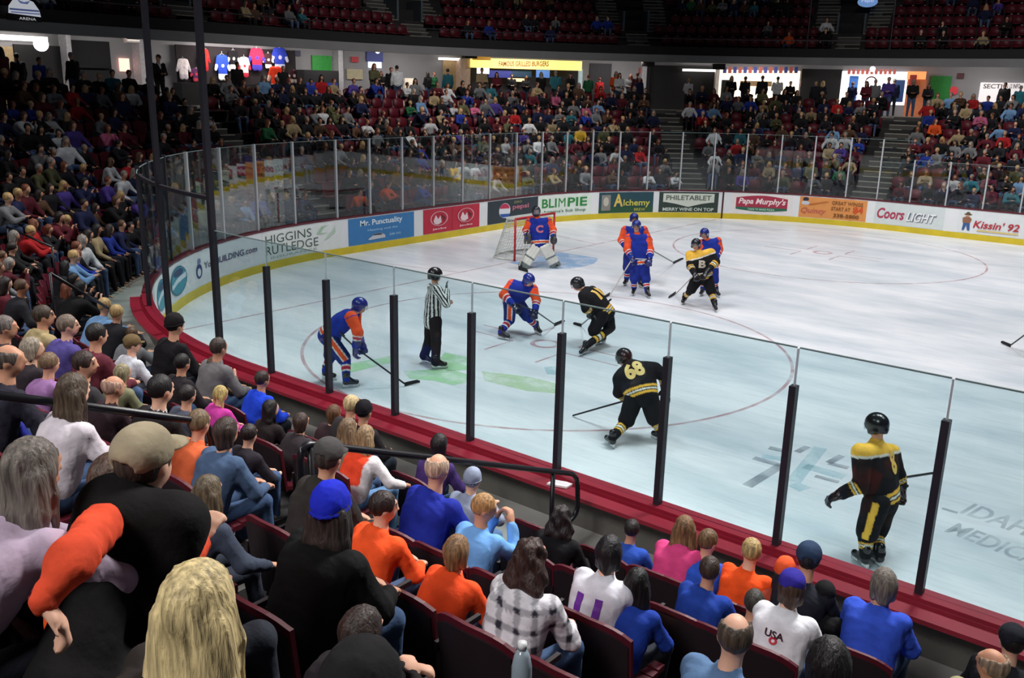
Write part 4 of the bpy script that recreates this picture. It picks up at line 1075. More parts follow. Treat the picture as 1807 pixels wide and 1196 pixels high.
# id: (head x, head y, head width in photo px, child?, top colour, hair colour, hair style, hat, extras, label)
JEAN, DK = (62, 84, 118), (30, 32, 40)
def plaid(V, tg, tt):
    x = V[:, 0] * 0.8 + V[:, 1] * 0.6; z = V[:, 2]
    a = (np.mod(x / 0.085, 1) < 0.34).astype(float); b = (np.mod(z / 0.085, 1) < 0.34).astype(float)
    w_ = lin((216, 214, 220)); k_ = lin((46, 44, 54))
    t = np.clip((a + b) * 0.5, 0, 1)[:, None]
    return w_ * (1 - t) + k_ * t
NEAR = [
 ('N1', 1250, 954, 38, 1, (44, 84, 190), (104, 78, 52), 'short', None, {'look': (0.8, 0.6, -0.1), 'eyes': 1}, 'brown-haired boy in blue turning right, beside the child in pink by the boards'),
 ('N1b', 1252, 1004, 44, 1, (30, 62, 150), (58, 44, 36), 'short', None, {'hood': 1}, 'dark-haired child in a blue hooded top directly behind the boy turning right'),
 ('N2', 1326, 971, 37, 1, (240, 84, 30), (176, 150, 100), 'short', None, {}, 'fair-haired child in a bright orange shirt at the red rail'),
 ('N3', 1427, 984, 37, 0, (30, 32, 42), (30, 30, 36), 'short', ('cap', (44, 62, 90)), {}, 'person in navy cap and dark top right of the orange cap'),
 ('N4', 1385, 1006, 42, 1, (150, 60, 40), (100, 70, 50), 'short', ('beanie', (232, 92, 50)), {}, 'child under a rounded orange cap beside the navy cap'),
 ('N5', 1397, 1034, 54, 0, (226, 226, 232), (74, 56, 46), 'bob', ('cap', (52, 44, 150)), {'sleeve': 'short', 'logo': 1}, 'person in white tee and violet-blue cap with red and black back print'),
 ('N6', 1455, 1048, 50, 0, (13, 13, 16), (22, 20, 22), 'short', ('cap', (22, 21, 24)), {}, 'person in black cap and black top right of the violet-blue cap'),
 ('N7', 1559, 1028, 50, 0, (52, 84, 200), (112, 104, 96), 'bob', None, {}, 'grey-brown haired person in bright blue long-sleeved top near right post'),
 ('N8', 1297, 1120, 74, 0, (92, 122, 160), (78, 66, 56), 'balding', None, {}, 'balding man in grey-blue shirt at the bottom edge, right of the long black hair'),
 ('N9', 1462, 1168, 76, 0, (30, 26, 32), (26, 22, 24), 'bob', None, {}, 'dark round head of hair at bottom edge in front of the white tee'),
 ('N10', 1751, 1172, 62, 0, (164, 158, 120), (150, 130, 110), 'bald', None, {'arms': 'raised', 'look': (-0.5, 0.9, 0)}, 'bald man in khaki shirt holding a phone up at lower right'),
 ('N11', 1786, 1130, 54, 0, (26, 26, 32), (30, 26, 26), 'short', ('cap', (28, 30, 38)), {}, 'person in black cap at the right edge beside the raised phone'),
 ('N12', 1208, 930, 36, 1, (214, 70, 130), (120, 90, 62), 'long', None, {'hood': 1, 'look': (0.2, 1, 0)}, 'long-haired child in pink jacket at the red rail'),
 ('N13', 1331, 1062, 34, 1, (52, 50, 46), (60, 56, 50), 'short', None, {}, 'small dark-topped child between blue hooded child and white tee'),
 ('M1', 677, 893, 64, 0, (236, 84, 36), (44, 32, 30), 'short', None, {'hood': 1, 'look': (0.93, 0.3, -0.1), 'eyes': 1, 'row': 3}, 'dark-haired boy in orange hooded top looking right, beside the blue beanie'),
 ('M2', 772, 826, 50, 0, (30, 44, 150), (186, 160, 140), 'bald', None, {'hood': 1, 'look': (0.4, 0.9, -0.1)}, 'bald man in deep blue hooded sweatshirt below the hand rail'),
 ('M3', 854, 895, 48, 1, (110, 164, 224), (170, 130, 84), 'short', None, {'look': (0.95, 0.15, -0.25), 'eyes': 1, 'arms': 'face'}, 'sandy-haired boy in light blue with hand at chin, looking right'),
 ('M4', 807, 970, 68, 0, (234, 78, 34), (128, 96, 66), 'bob', None, {'hood': 1, 'row': 3}, 'light brown haired person in orange top left of the plaid shirt'),
 ('M5', 938, 982, 66, 0, plaid, (56, 38, 34), 'curly', None, {'look': (0.6, 0.8, 0), 'row': 3}, 'curly brown haired woman in black and white plaid shirt'),
 ('M6', 991, 912, 50, 0, (15, 14, 17), (34, 26, 26), 'curly', None, {}, 'person with dark curls and black jacket under the rail end'),
 ('M7', 1076, 972, 54, 0, (214, 214, 224), (22, 20, 24), 'bob', None, {'number': '11'}, 'black-haired fan in white jersey with purple number eleven'),
 ('M8', 1125, 1026, 64, 0, (28, 58, 150), (14, 12, 14), 'verylong', None, {}, 'woman with very long straight black hair over blue top'),
 ('M9', 1115, 933, 37, 1, (42, 80, 176), (34, 28, 28), 'short', None, {}, 'dark-haired child in blue beside the walkway, above long black hair'),
 ('M10', 834, 846, 43, 0, (142, 152, 174), (130, 140, 160), 'short', ('beanie', (146, 156, 178)), {'hood': 1, 'arms': 'clasp', 'legs': (88, 118, 160)}, 'person hunched in a pale grey hooded top and jeans near the rail end'),
 ('M11', 776, 782, 30, 1, (70, 50, 110), (30, 24, 28), 'bob', None, {}, 'small dark-haired child in purple against the board back'),
 ('M12', 646, 768, 36, 0, (226, 220, 222), (150, 124, 92), 'long', None, {'arms': 'wide', 'blob': (236, 74, 44), 'legs': (96, 134, 176)}, 'fair long-haired fan in white top with orange panel behind the rail'),
 ('M12b', 615, 755, 32, 0, (120, 108, 96), (120, 98, 74), 'long', None, {}, 'light brown haired person left of the white and orange top'),
 ('M13', 621, 714, 26, 0, (48, 44, 46), (200, 176, 130), 'short', None, {}, 'fair short-haired person against the board back below lone left skater'),
 ('M13b', 643, 725, 27, 0, (40, 36, 40), (26, 22, 26), 'short', ('beanie', (26, 24, 30)), {}, 'person in dark knit hat right of the fair short-haired head'),
 ('M13c', 590, 728, 28, 0, (56, 40, 44), (96, 66, 44), 'bob', None, {}, 'reddish brown haired person left of the fair short-haired head'),
 ('M14', 580, 806, 56, 0, (48, 44, 42), (60, 54, 50), 'short', ('cap', (74, 72, 72)), {'hood': 1}, 'man in dark grey cap and hooded top at the rail start'),
 ('M15', 585, 896, 72, 0, (10, 10, 12), (48, 42, 40), 'long', ('beanie', (30, 44, 196)), {'row': 4, 'bulk': 0.03}, 'person in vivid blue knit hat and black coat'),
 ('M16', 640, 1112, 72, 0, (34, 30, 34), (52, 40, 36), 'bob', None, {'k': 3.0, 'row': 5, 'arms': 'clasp', 'look': (0.5, 0.8, -0.2), 'legs': (78, 112, 156)}, 'brown-haired person in dark jacket and jeans, hands clasped, bottom middle'),
 ('B1', 640, 1226, 150, 0, (26, 25, 27), (26, 24, 26), 'short', ('beanie', (30, 29, 31)), {'k': 1.75, 'row': 6}, 'large dark hat cropped by the bottom edge near the middle'),
 ('L1', 58, 826, 120, 0, (176, 158, 178), (104, 96, 90), 'long', None, {'k': 2.75, 'row': 6, 'arms': 'clasp'}, 'woman with long grey-brown hair and lilac puffer jacket at left edge'),
 ('L2', 256, 812, 106, 0, (15, 13, 14), (60, 50, 44), 'short', ('cap', (158, 146, 122)), {'k': 3.0, 'row': 5, 'bulk': 0.016, 'look': (0.35, 0.9, 0.05), 'smax': 0.98, 'bulk2': 1, 'cape': (222, 78, 48), 'arms': 'wide'}, 'big man in tan cap with orange sleeves under a black coat'),
 ('L3', 352, 1066, 165, 0, (44, 38, 36), (216, 194, 142), 'verylong', None, {'k': 1.98, 'row': 6, 'look': (0.2, 1, 0), 'legs': (50, 76, 140)}, 'woman with long blonde hair filling the lower left foreground'),
 ('L4', 368, 866, 72, 0, (58, 66, 82), (92, 80, 62), 'long', None, {'arms': 'wide', 'legs': (48, 54, 66), 'row': 4}, 'light brown haired person in denim sleeves right of the tan cap'),
 ('L5', 311, 846, 56, 0, (240, 90, 36), (120, 90, 70), 'short', ('cap', (240, 92, 36)), {'row': 3}, 'person in orange just behind the tan cap'),
 ('L6', 205, 850, 60, 0, (238, 88, 34), (80, 60, 50), 'short', None, {}, 'person in orange mostly hidden left of the tan cap'),
 ('K5', 77, 557, 38, 0, (170, 152, 112), (66, 54, 44), 'short', None, {'hood': 1, 'look': (0.9, 0.4, 0), 'eyes': 1}, 'man in khaki hooded top in profile on the left'),
 ('K6', 120, 574, 38, 0, (84, 74, 140), (120, 104, 92), 'short', None, {'look': (0.9, 0.4, 0), 'eyes': 1}, 'short-haired person in purple beside the khaki hooded top'),
 ('K7', 171, 590, 34, 0, (96, 40, 52), (34, 28, 28), 'short', None, {}, 'dark-haired person in maroon right of the purple top'),
 ('K8', 10, 577, 40, 0, (60, 50, 56), (110, 100, 96), 'short', None, {'look': (0.9, 0.4, 0)}, 'grey short-haired man at left edge above the balding one'),
 ('K9', 57, 614, 42, 0, (44, 38, 44), (150, 138, 122), 'bob', None, {'look': (0.9, 0.4, 0)}, 'silver-haired person in dark top on the left'),
 ('K9b', 88, 640, 34, 1, (150, 110, 160), (120, 96, 74), 'short', None, {}, 'child in lilac top in front of the silver hair'),
 ('K10', 15, 634, 46, 0, (40, 38, 50), (84, 74, 68), 'balding', None, {'look': (0.9, 0.3, 0)}, 'balding man in profile cut by the left edge'),
 ('K11', 234, 607, 34, 0, (206, 208, 216), (90, 70, 50), 'short', ('cap', (116, 96, 66)), {'hood': 1, 'look': (0.9, 0.4, 0)}, 'person in brown cap and white hooded top on the left'),
 ('K12', 150, 641, 38, 0, (52, 50, 54), (56, 42, 38), 'short', None, {'look': (0.95, 0.1, 0), 'eyes': 1}, 'dark-haired person with bright profile below purple top'),
 ('K13', 217, 657, 36, 0, (120, 120, 92), (140, 130, 100), 'bob', None, {'hood': 1}, 'person in pale olive hooded top below the white one'),
 ('K14', 284, 686, 46, 0, (30, 26, 28), (22, 18, 20), 'short', None, {}, 'black-haired man in black jacket with white collar'),
 ('K15', 331, 696, 38, 0, (70, 74, 90), (34, 28, 28), 'short', None, {}, 'dark-haired man right of the black jacket'),
 ('K16', 200, 682, 48, 0, (44, 30, 36), (170, 136, 120), 'bald', None, {'look': (0.7, 0.7, 0)}, 'balding pink-headed man in dark maroon jacket above the left rail'),
 ('K17', 130, 688, 52, 0, (214, 206, 214), (76, 62, 50), 'long', None, {}, 'long brown haired woman with white top left of the bald head'),
 ('K18', 309, 573, 26, 0, (22, 20, 24), (24, 20, 22), 'short', ('beanie', (28, 24, 28)), {}, 'person in black knit hat standing at the corner boards'),
 ('K19', 386, 613, 27, 0, (110, 108, 110), (60, 48, 42), 'short', None, {}, 'brown-haired person in grey leaning at the boards'),
 ('K20', 378, 643, 30, 0, (128, 110, 90), (90, 70, 52), 'short', None, {'arms': 'face'}, 'person raising hands to face below the grey top at the boards'),
 ('K21', 390, 694, 34, 1, (190, 60, 150), (184, 160, 100), 'pigtails', None, {}, 'child with blonde pigtails and magenta top'),
 ('K22', 463, 669, 30, 0, (32, 70, 210), (50, 40, 38), 'short', None, {'hood': 1}, 'person in vivid blue hooded jacket near the boards on the left'),
 ('K23', 478, 720, 38, 0, (34, 26, 28), (24, 18, 20), 'long', None, {'look': (0.8, 0.6, 0)}, 'long dark haired person in profile below the vivid blue jacket'),
 ('K24', 532, 743, 38, 0, (52, 46, 50), (62, 46, 40), 'bob', None, {}, 'brown-haired person with collar-length hair right of the dark profile'),
 ('K25', 322, 640, 30, 0, (34, 30, 34), (24, 20, 22), 'short', None, {}, 'dark-haired person below the black knit hat'),
 ('K27', 14, 700, 60, 0, (34, 40, 130), (50, 40, 40), 'short', None, {'bulk': 0.02}, 'person in dark blue top cut by the left edge above the rail'),
 ('K28', 352, 745, 44, 0, (210, 100, 60), (110, 90, 66), 'short', None, {}, 'tan-haired person with orange collar under the rail bend'),
 ('K29', 400, 760, 36, 0, (70, 90, 120), (60, 46, 40), 'bob', None, {}, 'brown-haired person in dull blue right of the orange collar'),
 ('K30', 440, 765, 34, 1, (40, 36, 44), (40, 30, 30), 'short', None, {}, 'dark-haired child in black right of the dull blue top'),
]
near_seat = {}
placed_heads = []
for idx, (nid, px, py, wd, kid, top, hair, style, hat, ex, label) in enumerate(NEAR):
    dw = FPX * (0.185 if kid else 0.205) / wd
    if 'k' in ex:
        H = at_depth(px, py, ex['k']); row = ex['row']; depth = ex['k']
    else:
        best = None; target = 0.98 if kid else 1.14
        for row_ in ([ex['row']] if 'row' in ex else range(8)):
            for k, P, _ in crossings(px, py, 1.30 + DEP * row_):
                zr = P[2] - row_z(row_)
                if (zr < 0.45 and 'row' not in ex) or zr > 1.9: continue
                c = abs(math.log(max(zr, 0.2) / target)) * 1.6 + abs(math.log(k / dw)) * 1.6
                if best is None or c < best[0]: best = (c, row_, k, P)
        _, row, depth, H = best
    zr = H[2] - row_z(row)
    s = min(1.12, max(0.74, zr / 1.20))
    if kid: s = min(s, 0.88)
    s = min(s, ex.get('smax', 9))
    s0 = sof(H); hd = off(H)
    pd = min(row_d(row) + 0.50, max(row_d(row) + 0.22, hd + 0.20))
    P = np.array([*bp(s0, pd), row_z(row)]); fwd = -bnorm(s0)
    tl = unit(PLAY - H)
    if 'look' in ex:
        a, b, c = ex['look']; R_ = np.array([cr[0], cr[1], 0]); Fh = np.array([cf[0], cf[1], 0]); look = unit(R_) * a + unit(Fh) * b + UP * c
    else: look = unit(tl * 0.55 + np.array([*fwd, 0]) * 0.45 + np.array([rnd.uniform(-.15, .15), 0, 0]))
    lod = 0 if depth < 7.0 else 1
    st = {'s': s, 'lod': lod, 'h': 0.011 if depth < 3.5 else (0.013 if depth < 7 else 0.017), 'top': top, 'hair': hair, 'style': style, 'hat': hat, 'seed': idx, 'skin': SKINS[idx % 3], 'legs': ex.get('legs', rnd.choice([JEAN, DK, (46, 50, 60), (70, 92, 128)])), 'shoe': rnd.choice([(40, 38, 40), (150, 150, 150), (60, 50, 44)])}
    for q in ('hood', 'eyes', 'sleeve', 'bulk'):
        if q in ex: st[q] = ex[q]
    if 'bulk' not in st: st['bulk'] = 0.012
    root = empty('person', P, label, 'person')
    J = seated(P, fwd, s, headc=H, look=look, arms=ex.get('arms', 'lap'), rng=rnd)
    if nid == 'L2':
        J['shL'] = at_depth(196, 905, 2.95); J['shR'] = at_depth(318, 925, 2.95); J['elL'] = at_depth(128, 985, 2.5); J['haL'] = at_depth(76, 1066, 2.42); J['hdL'] = unit(np.array([0.25, 0.5, -1.0]))
        J['elR'] = at_depth(312, 1005, 3.0); J['haR'] = at_depth(352, 955, 3.25); J['hdR'] = unit(at_depth(372, 920, 3.3) - J['haR'])
    if 'blob' in ex:
        bc = lin(ex['blob']); wc = lin(top); r_, f_, _u = J['bM']
        st['top'] = lambda V, tg, tt, J=J, bc=bc, wc=wc, r_=r_, f_=f_: np.where(((np.abs((V - J['chest']) @ r_) < 0.13) & (np.abs(V[:, 2] - J['chest'][2]) < 0.12) & (tg < 2))[:, None], bc, wc)
    if 'cape' in ex:
        oc = lin(ex['cape']); kc = lin(top)
        st['top'] = lambda V, tg, tt, oc=oc, kc=kc: np.where(((tg >= 4) & (tt > 0.08))[:, None], oc, kc)
    dress(root, J, st)
    topo = [c for c in root.children if c.name.startswith('top')][0]
    r_, f_, _u = J['bM']
    if 'number' in ex:
        decal_text(topo, ex['number'], J['chest'] - UP * 0.05 * s, r_, UP, -f_, 0.20 * s, 0.20 * s, (110, 50, 160), 'number', 0.04, root)
    if 'logo' in ex:
        decal_text(topo, 'USA', J['chest'] + UP * 0.02 * s, r_, UP, -f_, 0.05 * s, 0.14 * s, (60, 30, 40), 'shirt_print', 0.03, root)
        decal_text(topo, 'O', J['chest'] - UP * 0.02 * s, r_, UP, -f_, 0.05 * s, 0.06 * s, (200, 40, 60), 'shirt_print', 0.06, root)
    if nid == 'L2':
        q_ = J['neck'] - f_ * 0.06; lo_ = J['pelvis'] - f_ * 0.06
        part('draped_coat', [cap(J['shL'] + r_ * 0.05 - f_ * 0.04, J['shR'] - r_ * 0.05 - f_ * 0.04, 0.10, 0.10), cap(q_, lo_, 0.14, 0.20), cap(J['shL'] + r_ * 0.02, lo_ - r_ * 0.16 - UP * 0.1, 0.10, 0.12), cap(J['shR'] - r_ * 0.02, lo_ + r_ * 0.10 - UP * 0.1, 0.10, 0.12), cap(J['shL'] * 0.5 + lo_ * 0.5, at_depth(120, 1215, 2.7), 0.12, 0.13), cap(lo_, at_depth(200, 1230, 2.8), 0.13, 0.14), cap(J['shL'], at_depth(150, 1130, 2.75), 0.10, 0.10), cap(q_ - r_ * 0.06 + UP * 0.03, q_ + r_ * 0.06 + UP * 0.03, 0.05, 0.05)], 0.013, M_CLOTH, root, (15, 13, 14), 0.05, (), 1, lambda G: 0.008 * np.sin(19 * G[..., 0] + 23 * G[..., 2]) * np.sin(17 * G[..., 1] - 9 * G[..., 2]))
    if nid == 'K14':
        part('collar', [cap(J['neck'] - UP * 0.02 * s, J['neck'] + UP * 0.01 * s, 0.066 * s, 0.062 * s)], 0.013, M_CLOTH, root, (225, 225, 228), 0.0, [cap(J['neck'] - UP * 0.1, J['neck'] + UP * 0.1, 0.052 * s, 0.052 * s)])
    near_seat.setdefault(row, []).append(s0)
    placed_heads.append(proj(H))
    if nid == 'N10':
        hp = J['haR'] + UP * 0.08; r_, f_, _u = J['bM']
        fr = lambda x, y, z, hp=hp, r_=r_, f_=f_: tuple(hp + r_ * x + f_ * y + UP * z)
        ph = empty('mobile_phone', hp, 'dark phone held up in a raised hand at lower right', 'phone')
        MB().box(-0.035, 0.035, 0.0, 0.012, -0.02, 0.10, 0, fr).build('phone_body', M_DARK, ph)
        MB().box(-0.030, 0.030, -0.002, 0.0, -0.01, 0.09, 0, fr).build('screen', mat('phone_screen', (150, 160, 190), 0.2, emit=0.8), ph)
        near_phone = True

# ------------------------------------------------------------------ hand rails of the near aisle
M_RAIL = mat('black_rail_paint', (24, 24, 30), 0.35, 0.2)
def rail(pts, r, label, posts=()):
    root = empty('hand_rail', pts[0], label, 'hand rail', 'aisle rails')
    # round the corners
    out = [np.array(pts[0], float)]
    for i in range(1, len(pts) - 1):
        a, b, c = [np.array(q, float) for q in pts[i - 1:i + 2]]
        u = unit(a - b) * min(0.12, np.linalg.norm(a - b) / 2); v = unit(c - b) * min(0.12, np.linalg.norm(c - b) / 2)
        for t in np.linspace(0, 1, 6): out.append((b + u) * (1 - t) ** 2 + 2 * b * t * (1 - t) + (b + v) * t * t)
    out.append(np.array(pts[-1], float))
    MB().tube(out, r, 10).build('rail_tube', M_RAIL, root, True)
    for a, b in posts: MB().tube([a, b], r * 0.9, 8).build('rail_post', M_RAIL, root, True)
def fz(y): return row_z(0) + RISE * max(0, ((-y - HWD - D0) / DEP))
xb = 11.5
rail([(xb, -17.38, fz(-17.38) + 0.2), (xb, -17.38, 2.60), (xb, -14.63, 1.50), (xb, -14.28, 1.36), (xb, -14.24, 0.95), (xb, -14.6, 0.88)], 0.024, 'black hand rail running down the aisle to the red board cap', [((xb, -14.66, 0.55), (xb, -14.66, 1.5)), ((xb, -17.3, fz(-17.3)), (xb, -17.3, 2.55))])
xa = 10.62
rail([(xa, -19.6, 3.40), (xa, -17.45, 2.53), (xa, -17.42, fz(-17.4) + 0.1)], 0.026, 'black hand rail crossing the left foreground and bending down by the orange collar', [((xa, -18.8, fz(-18.8)), (xa, -18.8, 3.08))])
for (p1, p2, lab) in (((88, 482), (212, 556), 'thin black rail below the blue-shirted group on the left'), ((12, 400), (92, 436), 'thin black rail above the blue-shirted group at the left edge'), ((196, 470), (240, 462), 'short black rail end beside the red corner cap')):
    def best(p, cands):
        o = [(abs(P[2] - (row_z(0) + RISE * (d - D0) / DEP + 0.9)), P) for d in cands for k, P, _ in crossings(*p, d)]
        return min(o, key=lambda q: q[0])[1] if o else None
    A_ = best(p1, np.arange(2.2, 8.5, 0.3)); B_ = best(p2, np.arange(1.0, 6, 0.3))
    if A_ is None or B_ is None or np.linalg.norm(A_ - B_) > 4.5: continue
    rail([A_, B_], 0.02, lab, [((A_[0], A_[1], A_[2] - 0.9), A_), ((B_[0], B_[1], B_[2] - 0.9), B_)])
# bottle in a seat cup holder at the bottom
bt = at_depth(921, 1166, 2.9)
bo = empty('water_bottle', bt - UP * 0.12, 'clear water bottle with white cap standing by the seats at the bottom', 'bottle')
MB().tube([bt - UP * 0.16, bt - UP * 0.14, bt - UP * 0.02, bt + UP * 0.02, bt + UP * 0.045], [0.030, 0.033, 0.033, 0.026, 0.013], 14).build('bottle_body', mat('clear_bottle_plastic', (150, 165, 175), 0.1, spec=0.8), bo, True)
MB().tube([bt + UP * 0.045, bt + UP * 0.068], 0.015, 12).build('bottle_cap', mat('white_bottle_cap', (230, 232, 235), 0.4), bo, True)
pp = np.array([*bp(nx(11.05), 0.25), HB - 0.055])
MB().box(-0.10, 0.10, -0.06, 0.06, 0.0, 0.02, 0, lambda x, y, z: (pp[0] + x, pp[1] + y + 0.3 * x, pp[2] + z)).build('paper_cup_lid', mat('white_paper', (232, 220, 222), 0.6)); bpy.data.objects['paper_cup_lid'].name = 'folded_paper'
tag(bpy.data.objects['folded_paper'], 'folded white paper lying on the red cap rail', 'paper')

# ------------------------------------------------------------------ crowd figures
PROTO = []
def capture(J, style):
    root = empty('proto', (0, 0, 0), None, None)
    st = {'s': 1.0, 'lod': 2, 'h': 0.036, 'top': (255, 255, 255), 'legs': (255, 255, 255), 'hair': (255, 255, 255), 'style': style, 'bulk': 0.02, 'lbulk': 0.005, 'shoes': False, 'skin': (255, 255, 255)}
    dress(root, J, st)
    out = []
    for c in list(root.children):
        me = c.data; V = np.zeros(len(me.vertices) * 3); me.vertices.foreach_get('co', V); Q = np.zeros(len(me.polygons) * 4, int)
        me.loops.foreach_get('vertex_index', Q)
        Cc = np.ones(len(me.vertices) * 4); me.color_attributes['Col'].data.foreach_get('color', Cc)
        nm = c.name.split('.')[0]
        out.append((nm, V.reshape(-1, 3) + wloc(root), Q.reshape(-1, 4), Cc.reshape(-1, 4)[:, :3]))
        bpy.data.objects.remove(c); bpy.data.meshes.remove(me)
    bpy.data.objects.remove(root)
    return out
O3 = np.zeros(3)
for lean, arms, style, lk in ((0.08, 'lap', 'short', (0.1, 1, 0)), (0.22, 'clasp', 'short', (-0.3, 1, 0)), (0.02, 'wide', 'long', (0.2, 1, 0)), (0.30, 'face', 'bob', (0, 1, -0.1)), (0.10, 'lap', 'long', (-0.4, 1, 0)), (0.15, 'wide', 'short', (0.5, 1, 0))):
    PROTO.append(capture(seated(O3, (0, 1), 1.0, lean, None, (*lk,), arms, rnd), style))
STAND = [capture(standing(O3, (0, 1), 1.0, None, a, rnd), s_) for a, s_ in (('down', 'short'), ('front', 'short'), ('front', 'long'))]
CROWD = Mass(); SEATM = Mass(); crowd_list = []; seat_list = []
PMATS = {'body': M_SKIN, 'top': M_CLOTH, 'trousers': M_CLOTH, 'hair': M_HAIR}
# coloured people the photograph shows in particular spots
SPOTS = [(75, 130, 'blue'), (125, 160, 'yellow'), (133, 192, 'red'), (165, 190, 'red'), (20, 180, 'purple'), (45, 205, 'blue'), (90, 172, 'grey'), (205, 185, 'black'), (235, 190, 'charcoal'), (35, 222, 'white'), (80, 232, 'white'), (270, 215, 'maroon'), (300, 218, 'charcoal'), (120, 255, 'purple'), (165, 250, 'green'), (190, 255, 'pink'), (55, 285, 'grey'), (95, 270, 'black'), (115, 300, 'teal'), (150, 290, 'charcoal'), (185, 312, 'white'), (212, 305, 'red'), (220, 262, 'red'), (90, 330, 'purple'), (110, 350, 'purple'), (215, 340, 'white'), (40, 340, 'charcoal'), (20, 365, 'navy'), (90, 385, 'maroon'), (150, 372, 'teal'), (185, 410, 'white'), (210, 400, 'tan'),
 (60, 470, 'royal blue'), (20, 492, 'royal blue'), (105, 475, 'blue'), (140, 480, 'black'), (165, 470, 'black'), (180, 455, 'tan'), (215, 470, 'navy'), (228, 465, 'blue'), (215, 430, 'navy'),
 (405, 215, 'white'), (432, 217, 'white'), (455, 218, 'black'), (475, 220, 'charcoal'), (498, 215, 'maroon'), (395, 160, 'grey'), (415, 155, 'brown'), (465, 165, 'pale blue'), (505, 160, 'navy'), (405, 190, 'maroon'), (435, 190, 'blue'), (545, 190, 'maroon'), (575, 190, 'olive'), (460, 243, 'green'), (340, 300, 'white'), (365, 290, 'pale blue'), (405, 310, 'yellow'), (430, 312, 'orange'), (470, 270, 'white'), (492, 290, 'grey'), (525, 305, 'yellow'), (560, 310, 'olive'), (455, 370, 'blue'), (490, 372, 'teal'), (560, 345, 'orange'), (625, 310, 'pink'), (620, 345, 'orange'), (680, 345, 'orange'), (725, 330, 'olive'), (640, 345, 'orange'), (648, 280, 'white'), (680, 290, 'black'), (735, 275, 'blue'), (790, 310, 'yellow'), (822, 300, 'white'), (740, 345, 'blue'),
 (615, 160, 'purple'), (690, 185, 'navy'), (710, 190, 'green'), (780, 185, 'white'), (815, 185, 'blue'), (830, 195, 'pink'), (690, 225, 'maroon'), (730, 220, 'tan'), (750, 230, 'white'), (785, 230, 'white'), (670, 215, 'charcoal'), (905, 185, 'grey'), (950, 188, 'grey'), (975, 188, 'pink'), (1005, 205, 'teal'), (1030, 193, 'pink'), (910, 212, 'red'), (890, 205, 'maroon'), (935, 225, 'white'), (865, 230, 'maroon'), (985, 205, 'grey'), (1010, 215, 'teal'), (1065, 225, 'grey'), (1020, 245, 'yellow'), (925, 255, 'grey'), (840, 250, 'grey'), (975, 270, 'pink'), (940, 285, 'teal'), (885, 265, 'white'), (1110, 290, 'white'), (1130, 275, 'red'), (1075, 285, 'white'), (960, 320, 'tan'), (930, 315, 'olive'),
 (1243, 212, 'red'), (1222, 208, 'white'), (1265, 250, 'white'), (1285, 240, 'orange'), (1292, 262, 'red'), (1275, 190, 'navy'), (1320, 195, 'blue'), (1390, 240, 'white'), (1378, 262, 'blue'), (1410, 265, 'maroon'), (1460, 250, 'white'), (1487, 255, 'white'), (1470, 272, 'tan'), (1478, 310, 'green'), (1403, 300, 'navy'), (1535, 285, 'blue'), (1535, 315, 'purple'), (1480, 200, 'red'), (1505, 200, 'navy'), (1600, 205, 'royal blue'), (1622, 212, 'orange'), (1650, 225, 'orange'), (1730, 212, 'pink'), (1712, 205, 'tan'), (1770, 230, 'pale blue'), (1700, 270, 'red'), (1650, 265, 'purple'), (1635, 285, 'blue'), (1580, 255, 'teal'), (1610, 250, 'grey'), (1690, 305, 'white'), (1625, 310, 'white'), (1620, 330, 'white'), (1685, 335, 'blue'), (1570, 290, 'maroon'), (1765, 200, 'orange'), (1795, 225, 'navy'),
 (865, 60, 'blue'), (850, 62, 'blue'), (1055, 50, 'blue'), (1075, 45, 'blue'), (985, 35, 'grey'), (950, 42, 'charcoal'), (1392, 72, 'orange'), (1545, 60, 'white'), (1562, 60, 'purple'), (1448, 55, 'white'), (1350, 45, 'grey'), (1680, 35, 'red'), (1665, 45, 'charcoal'), (1740, 30, 'navy'), (1750, 38, 'navy'), (1670, 80, 'white'), (1655, 78, 'black'), (1748, 75, 'royal blue'), (1730, 75, 'tan'), (1690, 85, 'brown'), (1785, 50, 'black'), (1215, 10, 'green'), (1240, 8, 'brown'), (1270, 12, 'grey'), (1300, 10, 'navy'), (1330, 12, 'teal'), (1360, 10, 'black'), (1600, 5, 'blue'), (1655, 3, 'olive'), (1695, 5, 'pale blue'), (1712, 3, 'red'), (455, 20, 'white'), (485, 22, 'grey'), (515, 25, 'white'), (440, 45, 'black'), (155, 20, 'grey'), (195, 20, 'maroon'), (225, 20, 'blue'), (930, 35, 'charcoal')]
spot_used = set()
DARKW = ['black'] * 12 + ['charcoal'] * 9 + ['navy'] * 5 + ['grey'] * 3 + ['brown'] * 3 + ['maroon'] * 3 + ['olive'] * 2 + ['teal', 'white', 'tan', 'blue', 'red', 'purple', 'pale blue', 'white']
def pick_colour(P, rad):
    x, y, k = proj(P + UP * 0.75)
    for i, (a, b, c) in enumerate(SPOTS):
        if i not in spot_used and abs(a - x) < rad and abs(b - y) < rad * 0.8:
            spot_used.add(i); return c, True
    return rnd.choice(DARKW), False
def section(s):
    if s <= SN + 0.5: return 'near stand'
    if s <= -ARC - ENDL: return 'near corner stand'
    if s <= -ARC: return 'stand behind the goal'
    if s <= -5: return 'far corner stand'
    return 'far side stand'
def seat_run(d, s0, s1, skips, halfw=0.72, sp=0.54):
    s = s0
    while s < s1:
        cur = SN < s < -ARC - ENDL or -ARC < s < 0
        f = R0 / (R0 + d) if cur else 1.0
        sc = (R0 + d) / R0 if cur else 1.0
        if all(abs(s - a) > halfw * f + 0.05 for a in skips): yield s
        s += sp * f
